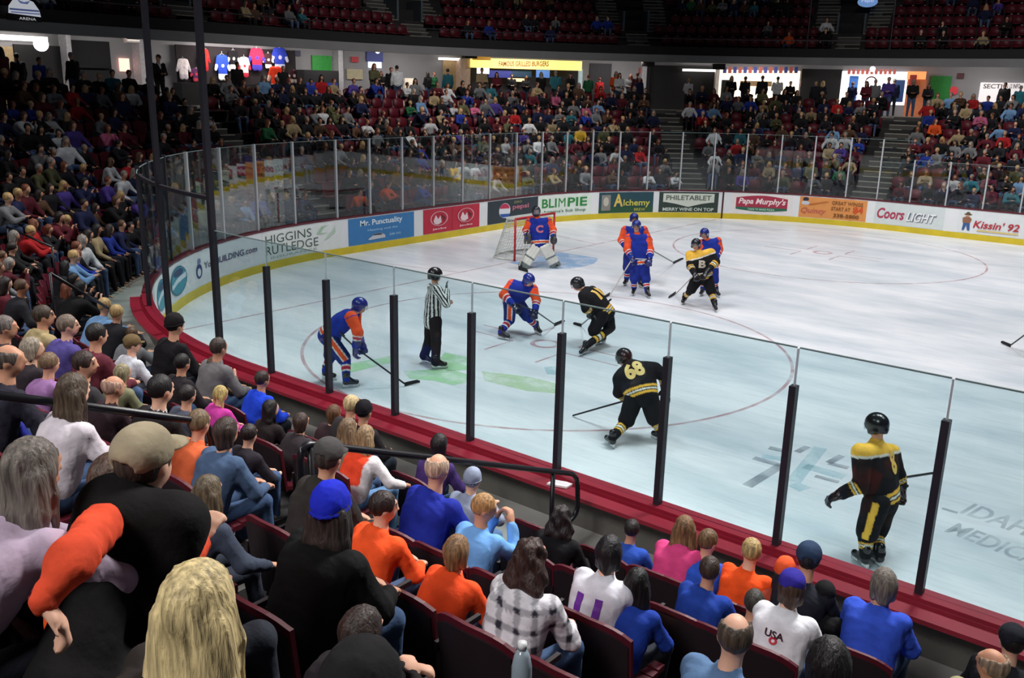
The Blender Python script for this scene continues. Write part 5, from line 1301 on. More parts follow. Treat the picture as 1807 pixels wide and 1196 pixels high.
for k in range(NROW):
    d = row_d(k) + 0.48; i = 0
    s_lo = nx(5.0) if k < 9 else -38
    for s in seat_run(d, max(s_lo, -40.0), SMAX - 1, AISL):
        P = np.array([*bp(s, d), row_z(k)])
        if not inframe(P + UP * 0.6, 20): continue
        i += 1; fw = -bnorm(s)
        far = proj(P)[2]
        seat_list.append((far, P, fw, k, s, i, 'lower'))
        x, y, _ = proj(P + UP * 1.1)
        if any(abs(x - hx) < 26 and abs(y - hy) < 40 and abs(hk - far) < 3 for hx, hy, hk in placed_heads): continue
        if s < -36.5 and k <= 1 and x > 245: continue
        dens_ = 0.80 if s < -31 else (0.78 if s < -18 else 0.80)
        x0, y0, _ = proj(P + UP * 0.7)
        if 100 < x0 < 260 and 200 < y0 < 240: dens_ = 0.35
        if 600 < x0 < 760 and 170 < y0 < 215: dens_ = 0.35
        if 1060 < x0 < 1160 and 190 < y0 < 260: dens_ = 0.5
        if 1640 < x0 < 1700 and 230 < y0 < 260: dens_ = 0.3
        col, hit = pick_colour(P, 9 if far > 20 else 22)
        if hit or rnd.random() < dens_: crowd_list.append((far, P, fw, k, s, i, 'lower', col, False))
for j in range(NUP):
    d = UD0 + UDEP * j + 0.48; i = 0; sk = [a + o_ * afac(a, d) for a in AISU for o_ in ((0.0,) if j < 2 else (0.0, -1.15 - 0.06 * (j - 2), 1.15 + 0.06 * (j - 2)))]
    for s in seat_run(d, -39.5, SMAX - 1, sk, 0.75):
        P = np.array([*bp(s, d), UZ0 + URISE * j])
        if not inframe(P + UP * 0.6, 8): continue
        i += 1; fw = -bnorm(s); far = proj(P)[2]
        seat_list.append((far, P, fw, j, s, i, 'upper'))
        col, hit = pick_colour(P, 8)
        x0, y0, _ = proj(P + UP * 0.7)
        dens_ = 0.03
        if x0 < 260: dens_ = 0.3
        if 420 < x0 < 540 and y0 < 60: dens_ = 0.5
        if 800 < x0 < 1000 and y0 < 20: dens_ = 0.4
        if 1200 < x0 < 1390 and y0 < 18: dens_ = 0.75
        if x0 > 1600 and (y0 < 12 or 60 < y0 < 95): dens_ = 0.3
        if hit or rnd.random() < dens_: crowd_list.append((far, P, fw, j, s, i, 'upper', col, False))
# standing people on the concourse
for px in list(range(8, 60, 26)) + [72, 130] + [660, 672, 690, 700, 755, 765, 790] + list(range(850, 1020, 26)) + [1038, 1058, 1086, 1092, 1112, 1124, 1128, 1215, 1290, 1315, 1345, 1372, 1395, 1440, 1452, 1505, 1530, 1545, 1568, 1578, 1612, 1640, 1775, 1803, 420, 500]:
    dd = 10.1 + rnd.random() * 3.2
    s = s_at(px, 150, dd)
    P = np.array([*bp(s, dd), ZC])
    col = {672: 'black', 690: 'black', 700: 'white', 72: 'blue', 130: 'black', 765: 'green', 1038: 'green', 1058: 'red', 1086: 'orange', 1092: 'white', 1112: 'grey', 1215: 'white', 1775: 'black', 1578: 'navy', 1505: 'navy'}.get(px) or rnd.choice(DARKW)
    crowd_list.append((proj(P)[2], P, -bnorm(s) if rnd.random() < 0.5 else bnorm(s), 0, s, px, 'concourse', col, True))
# the suited man by the corner pole
s = s_at(280, 130, 10.6); P = np.array([*bp(s, 10.6), ZC]); SUIT = P
crowd_list.sort(key=lambda q: q[0])
n_near = len(NEAR) + 11
used_labels = set()
for n_, (far, P, fw, k, s, i, zone, col, stand) in enumerate(crowd_list):
    hk = rnd.choice(list(HAIRW)); pr_ = rnd.choice(STAND if stand else PROTO); sc_ = rnd.uniform(0.86, 1.04)
    skin = SKINS[rnd.choice([0, 0, 1, 1, 2, 3])]; legc = rnd.choice([(52, 66, 92), (30, 30, 36), (40, 40, 48), (70, 88, 120), (34, 30, 34)])
    a_ = rnd.uniform(-0.35, 0.35); f2 = (fw[0] * math.cos(a_) - fw[1] * math.sin(a_), fw[0] * math.sin(a_) + fw[1] * math.cos(a_))
    cmap = {'body': lin(skin) * 0.85, 'top': lin(COLW[col]) * rnd.uniform(0.55, 1.0), 'trousers': lin(legc), 'hair': lin(HAIRW[hk])}
    if n_ < 300 - n_near - 1:
        if zone == 'lower': where = f'{ordn(k)} row up, {section(s)}, {ordn(i - 1)} seat from its left end'
        elif zone == 'upper': where = f'{ordn(k)} row of upper deck, {ordn(i - 1)} seat from left'
        else: where = 'standing on the concourse behind the last row of seats'
        lab = f'person in {col} top, {where}'
        if len(lab.split()) > 16: lab = f'person in {col} top, {ordn(k)} row up {section(s)}, {ordn(i - 1)} along'
        if lab in used_labels: lab = lab.replace('person in', hk + ' person in')
        used_labels.add(lab)
        if far < 33:
            root = empty('person', P, lab, 'person', 'spectators in the far seats')
            for nm, V, Q, Cc in pr_:
                mk(nm, rotz(V * sc_, f2) + P, Q, PMATS[nm], root, cols=Cc * cmap[nm], smooth=True)
        else:
            m = Mass(); ms = [M_SKIN, M_CLOTH, M_HAIR]
            for nm, V, Q, Cc in pr_: m.add(rotz(V * sc_, f2) + P, Q, Cc * cmap[nm], {'body': 0, 'top': 1, 'trousers': 1, 'hair': 2}[nm])
            o = mk('person', np.concatenate(m.V), np.concatenate(m.F), ms, None, cols=np.concatenate(m.C), smooth=True, mi=np.concatenate(m.M)); tag(o, lab, 'person', 'spectators in the far seats')
    else:
        for nm, V, Q, Cc in pr_: CROWD.add(rotz(V * sc_, f2) + P, Q, Cc * cmap[nm], {'body': 0, 'top': 1, 'trousers': 1, 'hair': 2}[nm])
o = mk('crowd', np.concatenate(CROWD.V), np.concatenate(CROWD.F), [M_SKIN, M_CLOTH, M_HAIR], None, cols=np.concatenate(CROWD.C), smooth=True, mi=np.concatenate(CROWD.M))
tag(o, 'distant spectators filling the far stands and the upper deck', 'crowd', None, 'stuff')
# near-stand seats: one under every near spectator, the gaps filled
near_list = []
for k in range(7):
    have = sorted(near_seat.get(k, []))
    for s in have: near_list.append((k, s))
    for s in seat_run(row_d(k) + 0.48, nx(16.6), nx(5.0), [AISN], 0.66, 0.53):
        if all(abs(s - q) > 0.44 for q in have): near_list.append((k, s))
for k, s in near_list:
    P = np.array([*bp(s, row_d(k) + 0.50), row_z(k)])
    if inframe(P + UP * 0.6, 60): seat_list.append((proj(P)[2], P, -bnorm(s), k, s, 0, 'near'))
seat_list.sort(key=lambda q: q[0])
ncount = {}
for n_, (far, P, fw, k, s, i, zone) in enumerate(seat_list):
    if n_ < 300:
        if zone == 'near':
            side = 'right' if s < AISN else 'left'; key = (k, side); ncount[key] = ncount.get(key, 0) + 1
            q_ = 1 + sum(1 for (k2, s2) in near_list if k2 == k and ((s < s2 < AISN) if side == 'right' else (AISN < s2 < s)))
            lab = f'burgundy stadium seat, {ordn(k)} row up from near boards, {ordn(q_ - 1)} {side} of aisle'
        else: lab = f'burgundy stadium seat, {ordn(k)} row of the {section(s)}, {ordn(i - 1)} from left'
        place_seat(P, fw, lab, 'stadium seats')
    else:
        for q_, (nm, (V, F, m)) in enumerate(SEAT_LO.items()):
            if nm == 'number_plate' and (zone != 'upper'): continue
            SEATM.add(rotz(V, fw) + P, np.array([f if len(f) == 4 else f for f in F]), None, 1 if nm == 'number_plate' else 0)
o = mk('stadium_seats', np.concatenate(SEATM.V), np.concatenate(SEATM.F), [M_SEAT, M_TOPDOT], None, mi=np.concatenate(SEATM.M))
tag(o, 'rows of burgundy seats across the far stands and upper deck', 'seats', None, 'stuff')
print('crowd', len(crowd_list), 'seats', len(seat_list))
# ------------------------------------------------------------------ skaters, goaltender, linesman
YEL, WHT, BLK, BLU, ORG, RED_ = lin((236, 184, 72)), lin((226, 224, 214)), lin((24, 23, 27)), lin((30, 50, 148)), lin((232, 84, 44)), lin((186, 44, 70))
M_STEEL = mat('skate_steel', (190, 195, 200), 0.25, 0.8)
M_STICK = mat('black_stick_shaft', (30, 32, 38), 0.35)
M_STICKW = mat('pale_stick_shaft', (196, 190, 180), 0.4)
M_TAPE = mat('black_stick_tape', (22, 22, 25), 0.8)
M_VISOR = glass_mat('helmet_visor', (0.85, 0.9, 0.92), 0.2)
def bands(C, m, t, spec):
    for a, b, c in spec: C[m & (t >= a) & (t < b)] = c
def j_black(J, yoke=True):
    def fn(V, tg, tt):
        C = np.tile(BLK, (len(V), 1))
        if yoke:
            dn_ = (V - J['neck']) @ unit(J['chest'] - J['neck']); ok = (tg < 4) | (tt < 0.3)
            C[ok & (dn_ < 0.125)] = YEL; C[ok & (np.abs(dn_ - 0.138) < 0.013)] = WHT
        m = (tg >= 4); bands(C, m, tt, ((0.56, 0.61, YEL), (0.61, 0.645, BLK), (0.645, 0.69, WHT), (0.69, 0.715, BLK), (0.715, 0.76, YEL)))
        a = (V - J['pelvis']) @ unit(J['chest'] - J['pelvis'])
        m = (tg < 2); bands(C, m, a, ((-0.07, -0.035, YEL), (-0.02, 0.005, WHT), (0.02, 0.055, YEL)))
        return C
    return fn
def j_blue(J):
    def fn(V, tg, tt):
        C = np.tile(BLU, (len(V), 1))
        m = (tg >= 4); C[m] = ORG; bands(C, m, tt, ((0.62, 0.66, WHT), (0.66, 0.76, RED_), (0.76, 0.80, WHT), (0.80, 1.1, BLU)))
        C[(tg == 1) & (tt > 0.93)] = ORG
        a = (V - J['pelvis']) @ unit(J['chest'] - J['pelvis'])
        bands(C, tg < 2, a, ((-0.075, -0.05, WHT), (-0.05, 0.0, ORG), (0.0, 0.02, WHT)))
        return C
    return fn
def stick(label, pts, base, group='hockey sticks', blade=None, m=None, name='hockey_stick', bw=0.065):
    root = empty(name, base, label, 'hockey stick', group)
    MB().tube(pts, 0.0145, 6).build('shaft', m or M_STICK, root)
    a, b = np.array(pts[0], float), np.array(pts[-1], float)
    d = unit(b - a); MB().tube([a, a + d * 0.14], 0.019, 6).build('grip_tape', M_TAPE, root)
    if blade is not None:
        h, t = np.array(blade[0], float), np.array(blade[1], float); u = unit((t - h) * np.array([1, 1, 0])); nn = np.array([-u[1], u[0], 0]) * 0.006
        V = []; F = []
        for i in range(7):
            x = i / 6; c_ = h + (t - h) * x + nn * 4 * math.sin(x * 1.8); z0 = 0.005 + 0.01 * x; z1 = bw * (1.1 if x < 0.9 else 0.75)
            V += [(*(c_ - nn)[:2], z0), (*(c_ + nn)[:2], z0), (*(c_ + nn)[:2], z1), (*(c_ - nn)[:2], z1)]
        for i in range(6):
            for q in range(4): F.append((i * 4 + q, i * 4 + (q + 1) % 4, i * 4 + 4 + (q + 1) % 4, i * 4 + 4 + q))
        F += [(0, 3, 2, 1), (24, 25, 26, 27)]
        mk('blade', V, F, M_TAPE, root)
    return root

def skater(label, feet, pts, look, up=None, top=None, pants=BLK, socks='black', helmet=(24, 24, 28), num=None, numcol=(226, 184, 90), name='person', group=None, side_stripe=None, ref=False, goalie=False, number_side=None, legs_long=False, bulk=0.035, gloves=(26, 26, 32), yoke=True):
    G = {}
    for q in 'LR':
        hx, hy, tx, ty = feet[q]; G['he' + q] = at_z(hx, hy, 0); G['te' + q] = at_z(tx, ty, 0)
        dv = (G['te' + q] - G['he' + q]); dv = unit(dv) * 0.22; mid = (G['te' + q] + G['he' + q]) / 2; G['he' + q] = mid - dv * 0.5; G['te' + q] = mid + dv * 0.5
    base = (G['heL'] + G['heR'] + G['teL'] + G['teR']) / 4; kb = (base - CAM) @ cf
    J = {}
    for k_, (x, y, dd) in pts.items(): J[k_] = at_depth(x, y, kb + dd)
    for q in 'LR':
        d = unit(G['te' + q] - G['he' + q]); J['an' + q] = G['he' + q] + d * 0.04 + UP * 0.19; J['to' + q] = J['an' + q] + d * 0.07 - UP * 0.08
    lk = unit(cr * look[0] + cu * look[1] + cf * look[2]); J['hM'] = frame_of(lk)
    sh = J['shR'] - J['shL']; spine = J['neck'] - J['pelvis']; fwd = unit(np.cross(UP if np.linalg.norm(np.cross(UP, sh)) > 0.02 else spine, sh)); J['bM'] = (unit(sh), fwd, UP)
    back = unit(np.cross(unit(sh), unit(spine)))          # points out of the back or chest
    if back @ lk > 0: back = -back
    root = empty(name, base, label, 'person', group)
    h = 0.0135
    st = {'s': 1.0, 'lod': 1, 'h': h, 'hands': False, 'skin': SKINS[0], 'eyes': 1}
    make_body(J, st, root)
    b = bulk
    pr = torso_prims(J, 1.0, b)
    pr.append(cap(J['pelvis'] - unit(spine) * 0.05, J['chest'], 0.15 + b * 0.6, 0.14 + b * 0.6, 0, 0, 0.8))
    for q, tg in (('L', 4), ('R', 5)):
        A, E_, H = J['sh' + q], J['el' + q], J['ha' + q]
        pr += [cap(A, E_, 0.080 + b * 0.5, 0.066 + b * 0.4, tg, 0, 0.5), cap(E_, E_ + (H - E_) * 0.86, 0.066 + b * 0.4, 0.056 + b * 0.3, tg, 0.5, 1.0), cap(J['chest'] * 0.5 + J['neck'] * 0.5, A, 0.105 + b * 0.5, 0.080 + b * 0.5, 1, 0.9, 0.9)]
    ph = kb * 3
    wf = lambda X: 0.006 * np.sin(16 * X[..., 0] + 9 * X[..., 1] + 19 * X[..., 2] + ph) * np.sin(13 * X[..., 1] - 15 * X[..., 2] + ph)
    jer = part('shirt' if ref else 'jersey', pr, h, M_CLOTH, root, top(J), 0.04, [cap(J['neck'] + unit(J['head'] - J['neck']) * 0.05, J['head'], 0.06, 0.06)], 1, wf)
    # trousers
    pr = [cap(J['pelvis'] - unit(spine) * 0.02, J['pelvis'] + unit(spine) * 0.06, 0.145, 0.14, 0)]
    pc = np.asarray(pants)
    for q in 'LR':
        if legs_long: pr += [cap(J['hip' + q], J['kn' + q], 0.115, 0.085, 1, 0, 0.5), cap(J['kn' + q], J['an' + q] - UP * 0.06, 0.085, 0.082, 1, 0.5, 1)]
        else: pr += [cap(J['hip' + q], J['hip' + q] + (J['kn' + q] - J['hip' + q]) * 0.88, 0.138, 0.118, 1, 0, 1)]
    rr = unit(sh)
    def pcol(V, tg, tt):
        C = np.tile(pc, (len(V), 1))
        if side_stripe is not None:
            sg, sc = side_stripe; hv = J['hip' + sg]; kv = J['kn' + sg]; ax = unit(kv - hv); tocam = unit(CAM - hv)
            lat = unit(np.cross(ax, tocam)); X = V - hv; t_ = X @ ax
            m = (np.abs(X @ lat - 0.0) < 0.035) & (X @ tocam > 0.02) & (t_ > 0.0); C[m] = sc
            if sc is ORG:
                m = (np.abs(np.abs(X @ lat) - 0.044) < 0.010) & (X @ tocam > 0.02) & (t_ > 0.0); C[m] = WHT
        return C
    part('trousers' if legs_long else 'hockey_pants', pr, h, M_CLOTH, root, pcol, 0.03, (), 1, wf)
    if not legs_long:
        for q in 'LR':
            def sc_(V, tg, tt):
                base_ = BLU if socks == 'blue' else BLK
                C = np.tile(base_, (len(V), 1)); al = np.ones(len(V), bool)
                if socks == 'blue': bands(C, al, tt, ((0.28, 0.36, WHT), (0.36, 0.54, RED_), (0.54, 0.62, WHT)))
                else: bands(C, al, tt, ((0.34, 0.42, YEL), (0.46, 0.54, WHT), (0.58, 0.66, YEL)))
                return C
            if not goalie: part('sock', [cap(J['kn' + q], J['an' + q] - UP * 0.04, 0.086, 0.062, 0, 0, 1)], h, M_CLOTH, root, sc_, 0.0)
    for q in 'LR':
        he, te = G['he' + q], G['te' + q]; d = unit(te - he); sd = np.array([-d[1], d[0], 0])
        sk = part('skate', [cap(he + UP * 0.10 + d * 0.02, te + UP * 0.085 - d * 0.01, 0.042, 0.040), cap(he + UP * 0.10 + d * 0.03, J['an' + q] + UP * 0.03, 0.045, 0.052), cap(J['an' + q], te + UP * 0.10 - d * 0.07, 0.040, 0.035)], 0.011, M_HARD, root, (28, 27, 30), 0.02)
        fr = lambda x, y, z, he=he, d=d, sd=sd: tuple(he + d * x + sd * y + UP * z)
        MB().box(-0.02, 0.07, -0.012, 0.012, 0.025, 0.07, 0, fr).box(0.15, 0.23, -0.012, 0.012, 0.025, 0.065, 0, fr).build('blade_holder', mat('white_holder_plastic', (215, 216, 218), 0.4), sk)
        MB().box(-0.03, 0.26, -0.0025, 0.0025, 0.002, 0.032, 0, fr).build('skate_blade', M_STEEL, sk)
    for q in 'LR':
        H = J['ha' + q]; d = unit(H - J['el' + q])
        if ref:
            part('hand', hand_prims(H + d * 0.045, d, -lk, 1.05, 0, 1 if q == 'L' else -1, 0.25), 0.0095, M_SKIN, root, (70, 88, 84) if q == 'R' else SKINS[1], 0.006)
        elif not (goalie and q == 'R') and not (goalie and q == 'L'):
            g = part('glove', hand_prims(H + d * 0.05, d, UP, 1.25, 0, 1 if q == 'L' else -1, 0.9, 1.5) + [cap(H - d * 0.10, H, 0.072, 0.058, 1)], 0.012, M_HARD, root, lambda V, tg, tt: np.where((tg == 1)[:, None], lin(gloves) * 0.8, lin(gloves)), 0.012)
    # helmet
    c, (r, f, u) = J['head'], J['hM']; M = np.stack([r, f, u]); P = lambda a, b_, d_: c + r * a + f * b_ + u * d_
    hc = lin(helmet)
    if goalie:
        hm = part('goalie_mask', [ell(P(0, 0.0, 0.0), (0.125, 0.145, 0.155), M)], 0.012, M_HARD, root, helmet, 0.0, [ell(P(0, 0.13, 0.0), (0.075, 0.06, 0.07), M)])
        mb = MB()
        for a in np.linspace(-0.06, 0.06, 6): mb.tube([P(a, 0.115, 0.07), P(a, 0.15, 0.0), P(a, 0.125, -0.07)], 0.004, 5)
        for z in (-0.04, 0.0, 0.04): mb.tube([P(-0.075, 0.115, z), P(0, 0.155, z), P(0.075, 0.115, z)], 0.004, 5)
        mb.build('cage', M_STEEL, hm)
    else:
        hm = part('helmet', [ell(P(0, -0.008, 0.030), (0.112, 0.135, 0.122), M), cap(P(0.075, -0.05, -0.04), P(0.082, 0.02, -0.045), 0.035, 0.03), cap(P(-0.075, -0.05, -0.04), P(-0.082, 0.02, -0.045), 0.035, 0.03), cap(P(0, -0.08, -0.02), P(0, -0.09, -0.045), 0.05, 0.045)], 0.011, M_HARD, root,
                  lambda V, tg, tt: np.tile(hc, (len(V), 1)), 0.02, [ell(P(0, 0.13, -0.075), (0.088, 0.12, 0.125), M), ell(P(0, 0.02, -0.15), (0.16, 0.2, 0.09), M)])
        if not ref or True:
            V = []; F = []
            for i in range(9):
                a = -1.05 + 2.1 * i / 8
                for z, rr_ in ((0.045, 0.118), (-0.025, 0.122)): V.append(P(rr_ * math.sin(a) * 0.95, rr_ * math.cos(a) + 0.012, z))
            n_ = len(V); V += [v - f * 0.003 for v in V]
            for i in range(8): F += [(2 * i, 2 * i + 1, 2 * i + 3, 2 * i + 2), (n_ + 2 * i, n_ + 2 * i + 2, n_ + 2 * i + 3, n_ + 2 * i + 1)]
            mk('visor', V, F, M_VISOR, hm)
    if num:
        ud = unit(np.cross(unit(spine), back)); vd = unit(spine)
        if (ud @ cr) < 0: ud = -ud
        nd = back if (back @ (CAM - J['chest'])) > 0 else -back
        if (vd @ cu) < 0: vd = -vd
        off_ = number_side if number_side is not None else 0.0
        decal_text(jer, num, J['pelvis'] + (J['neck'] - J['pelvis']) * 0.60 + ud * off_, ud, vd, nd, 0.26, 0.15 * len(num) - 0.02, numcol, 'number', 0.05, root, 0.008)
    return root, J, G

NAVY_H = (34, 48, 130)
# lone skater on the left, bent over, facing right
r1, J1, G1 = skater('orange and blue skater at the left of the near circle, bent over facing right', {'L': (572, 668, 590, 671), 'R': (606, 685, 632, 682)},
    {'pelvis': (583, 588, 0.0), 'chest': (606, 566, -0.05), 'neck': (622, 553, -0.05), 'head': (635, 540, -0.05), 'shR': (620, 560, -0.22), 'shL': (626, 553, 0.14), 'elR': (632, 586, -0.26), 'haR': (628, 614, -0.22), 'elL': (630, 584, 0.12), 'haL': (638, 606, 0.05), 'hipR': (580, 596, -0.10), 'hipL': (588, 592, 0.10), 'knR': (610, 636, -0.14), 'knL': (583, 630, 0.12)},
    (0.93, -0.28, -0.1), top=j_blue, pants=lin((34, 50, 120)), socks='blue', helmet=NAVY_H, num='4', numcol=(226, 226, 230), side_stripe=('R', ORG), gloves=(28, 40, 110))
bl = at_z(714, 682); bt_ = at_z(742, 677)
hnd = J1['haL']; stick('black stick held low by the lone orange and blue skater on the left', [at_depth(596, 584, (J1['haR'] - CAM) @ cf + 0.05), J1['haR'] + UP * 0.0, bl + UP * 0.05], bl, blade=(bl, bt_))
# linesman
def ref_top(J):
    def fn(V, tg, tt):
        r_ = J['bM'][0]; X = (V - J['chest']) @ r_; f_ = (V - J['chest']) @ J['bM'][1]
        a = np.arctan2(X, f_ + 0.0) * 0.115
        st_ = np.mod(np.where(tg >= 4, 0.0, a) / 0.040, 1) < 0.5
        for sg, tgv in (('L', 4), ('R', 5)):
            ax = unit(J['el' + sg] - J['sh' + sg]); m = tg == tgv
            A = np.where((tt > 0.5)[:, None], unit(J['ha' + sg] - J['el' + sg]), ax)
            Y = V - J['el' + sg]; Y = Y - (Y * A).sum(1, keepdims=True) * A
            e1 = unit(np.cross(ax, J['bM'][1])); ang = np.arctan2(Y @ e1, Y @ J['bM'][1])
            st_ = np.where(m, np.mod(ang / 0.7, 1) < 0.5, st_)
        return np.where(st_[:, None], lin((36, 34, 38)), lin((222, 222, 220)))
    return fn
skater('linesman in black and white striped shirt standing with one hand raised', {'L': (748, 640, 760, 643), 'R': (765, 651, 786, 650)},
    {'pelvis': (763, 562, 0), 'chest': (765, 525, 0), 'neck': (768, 502, 0), 'head': (768, 486, 0), 'shR': (772, 512, -0.17), 'shL': (762, 508, 0.17), 'elR': (788, 536, -0.25), 'haR': (788, 510, -0.15), 'elL': (772, 534, 0.20), 'haL': (786, 533, 0.05), 'hipR': (768, 566, -0.09), 'hipL': (760, 564, 0.09), 'knR': (770, 604, -0.10), 'knL': (757, 600, 0.10)},
    (0.95, -0.08, 0.3), top=ref_top, pants=lin((30, 26, 30)), helmet=(28, 27, 30), legs_long=True, ref=True, bulk=0.0)
# facing the dot, bent forward
r3, J3, G3 = skater('orange and blue skater leaning in for the faceoff on the left of the dot', {'L': (944, 587, 954, 592), 'R': (884, 598, 894, 600)},
    {'pelvis': (905, 530, 0.18), 'chest': (915, 513, -0.02), 'neck': (927, 503, -0.10), 'head': (933, 495, -0.16), 'shR': (904, 502, -0.02), 'shL': (940, 510, -0.05), 'elR': (888, 520, -0.05), 'haR': (908, 540, -0.30), 'elL': (947, 530, -0.12), 'haL': (944, 548, -0.25), 'hipR': (900, 535, 0.15), 'hipL': (914, 535, 0.15), 'knR': (899, 566, -0.02), 'knL': (932, 560, 0.0)},
    (0.55, -0.6, -0.58), top=j_blue, pants=lin((34, 50, 120)), socks='blue', helmet=NAVY_H, side_stripe=('R', ORG), gloves=(28, 32, 60))
bl = at_z(978, 576); bt_ = at_z(998, 569)
stick('black stick of the skater leaning in left of the faceoff dot', [J3['haR'] + UP * 0.06, J3['haL'], bl + UP * 0.05], bl, blade=(bl, bt_))
# black number 10 by the dot
r4, J4, G4 = skater('black and gold skater number 10 bent over right of the faceoff dot', {'L': (1066, 606, 1054, 609), 'R': (1034, 624, 1024, 629)},
    {'pelvis': (1066, 548, 0.0), 'chest': (1048, 524, -0.05), 'neck': (1030, 511, -0.05), 'head': (1019, 502, -0.02), 'shR': (1044, 514, 0.18), 'shL': (1030, 522, -0.18), 'elR': (1052, 540, 0.15), 'haR': (1046, 549, 0.0), 'elL': (1034, 545, -0.22), 'haL': (1046, 556, -0.15), 'hipR': (1070, 552, 0.10), 'hipL': (1062, 555, -0.10), 'knR': (1076, 580, 0.10), 'knL': (1046, 586, -0.12)},
    (-0.9, -0.35, 0.3), top=lambda J: j_black(J, False), helmet=(36, 38, 44), num='10')
bl = at_z(1026, 577); bt_ = at_z(1013, 573)
stick('stick of black number 10 with blade on the dot side', [at_depth(1078, 528, (J4['haR'] - CAM) @ cf + 0.1), J4['haL'], bl + UP * 0.05], bl, blade=(bl, bt_))
# black number 68 back to the camera
r5, J5, G5 = skater('black and gold skater number 68 bent forward, back towards the near glass', {'L': (1079, 789, 1073, 784), 'R': (1165, 780, 1157, 776)},
    {'pelvis': (1132, 692, 0.0), 'chest': (1122, 660, 0.10), 'neck': (1108, 641, 0.22), 'head': (1101, 632, 0.30), 'shR': (1156, 652, 0.12), 'shL': (1094, 668, 0.10), 'elR': (1172, 663, 0.10), 'haR': (1174, 690, 0.25), 'elL': (1092, 692, 0.12), 'haL': (1106, 706, 0.28), 'hipR': (1146, 704, 0.0), 'hipL': (1118, 706, 0.0), 'knR': (1156, 742, 0.05), 'knL': (1104, 745, 0.05)},
    (-0.5, -0.15, 0.85), top=lambda J: j_black(J, False), helmet=(30, 31, 35), num='68', numcol=(232, 200, 120))
stick('long dark stick of number 68 pointing left along the ice', [at_depth(1176, 693, (J5['haR'] - CAM) @ cf), J5['haL'], at_z(1011, 733, 0.02)], at_z(1011, 733, 0.0))
# black number 8 standing
r6, J6, G6 = skater('tall black and gold skater number 8 standing upright at the right behind near glass', {'L': (1522, 1000, 1512, 992), 'R': (1548, 998, 1536, 988)},
    {'pelvis': (1556, 872, 0.05), 'chest': (1546, 822, 0.02), 'neck': (1548, 776, 0.0), 'head': (1547, 752, 0.0), 'shR': (1572, 800, 0.17), 'shL': (1520, 800, -0.17), 'elR': (1584, 838, 0.22), 'haR': (1590, 862, 0.26), 'elL': (1518, 856, -0.18), 'haL': (1482, 872, -0.12), 'hipR': (1562, 884, 0.10), 'hipL': (1546, 888, -0.08), 'knR': (1545, 940, 0.10), 'knL': (1528, 945, -0.10)},
    (-0.45, -0.05, 0.9), top=j_black, helmet=(26, 27, 30), num='8', numcol=(232, 190, 90), side_stripe=('L', YEL), number_side=0.05)
stick('thin stick held behind the back by number 8 at the right', [J6['haR'], at_depth(1591, 843, (J6['haR'] - CAM) @ cf), at_depth(1650, 834, (J6['haR'] - CAM) @ cf + 0.5)], J6['haR'])
# pair of blue skaters
r7, J7, G7 = skater('orange and blue skater standing behind another, centre right of the goal', {'L': (1128, 506, 1134, 509), 'R': (1106, 502, 1101, 505)},
    {'pelvis': (1116, 446, 0), 'chest': (1118, 418, 0), 'neck': (1120, 398, 0), 'head': (1119, 386, 0), 'shR': (1103, 406, 0), 'shL': (1136, 406, 0), 'elR': (1096, 424, -0.05), 'haR': (1104, 436, -0.25), 'elL': (1146, 424, 0), 'haL': (1148, 440, -0.15), 'hipR': (1110, 450, 0), 'hipL': (1122, 450, 0), 'knR': (1107, 476, -0.03), 'knL': (1127, 478, -0.03)},
    (0.05, -0.2, -1), top=j_blue, pants=lin((40, 50, 130)), socks='blue', helmet=NAVY_H, gloves=(40, 44, 110))
bl = at_z(1188, 466); bt_ = at_z(1207, 458)
stick('black stick reaching right towards the gold-shouldered skater', [J7['haL'], bl + UP * 0.05], bl, blade=(bl, bt_))
r8, J8, G8 = skater('orange and blue skater facing camera in front of a team mate', {'L': (1140, 523, 1146, 527), 'R': (1119, 518, 1116, 523)},
    {'pelvis': (1129, 462, 0), 'chest': (1126, 432, 0), 'neck': (1124, 411, -0.03), 'head': (1123, 399, -0.05), 'shR': (1110, 420, 0), 'shL': (1141, 420, 0), 'elR': (1106, 440, -0.1), 'haR': (1116, 456, -0.25), 'elL': (1148, 440, -0.05), 'haL': (1146, 458, -0.25), 'hipR': (1123, 468, 0), 'hipL': (1135, 468, 0), 'knR': (1119, 494, -0.04), 'knL': (1140, 496, -0.04)},
    (-0.1, -0.3, -1), top=j_blue, pants=lin((34, 50, 140)), socks='blue', helmet=NAVY_H, gloves=(34, 40, 100))
stick('pale stick slanting down left past the two orange and blue skaters', [J8['haL'], J8['haR'], at_z(1076, 521, 0.04)], at_z(1076, 521, 0), m=M_STICKW, blade=(at_z(1076, 521), at_z(1062, 528)))
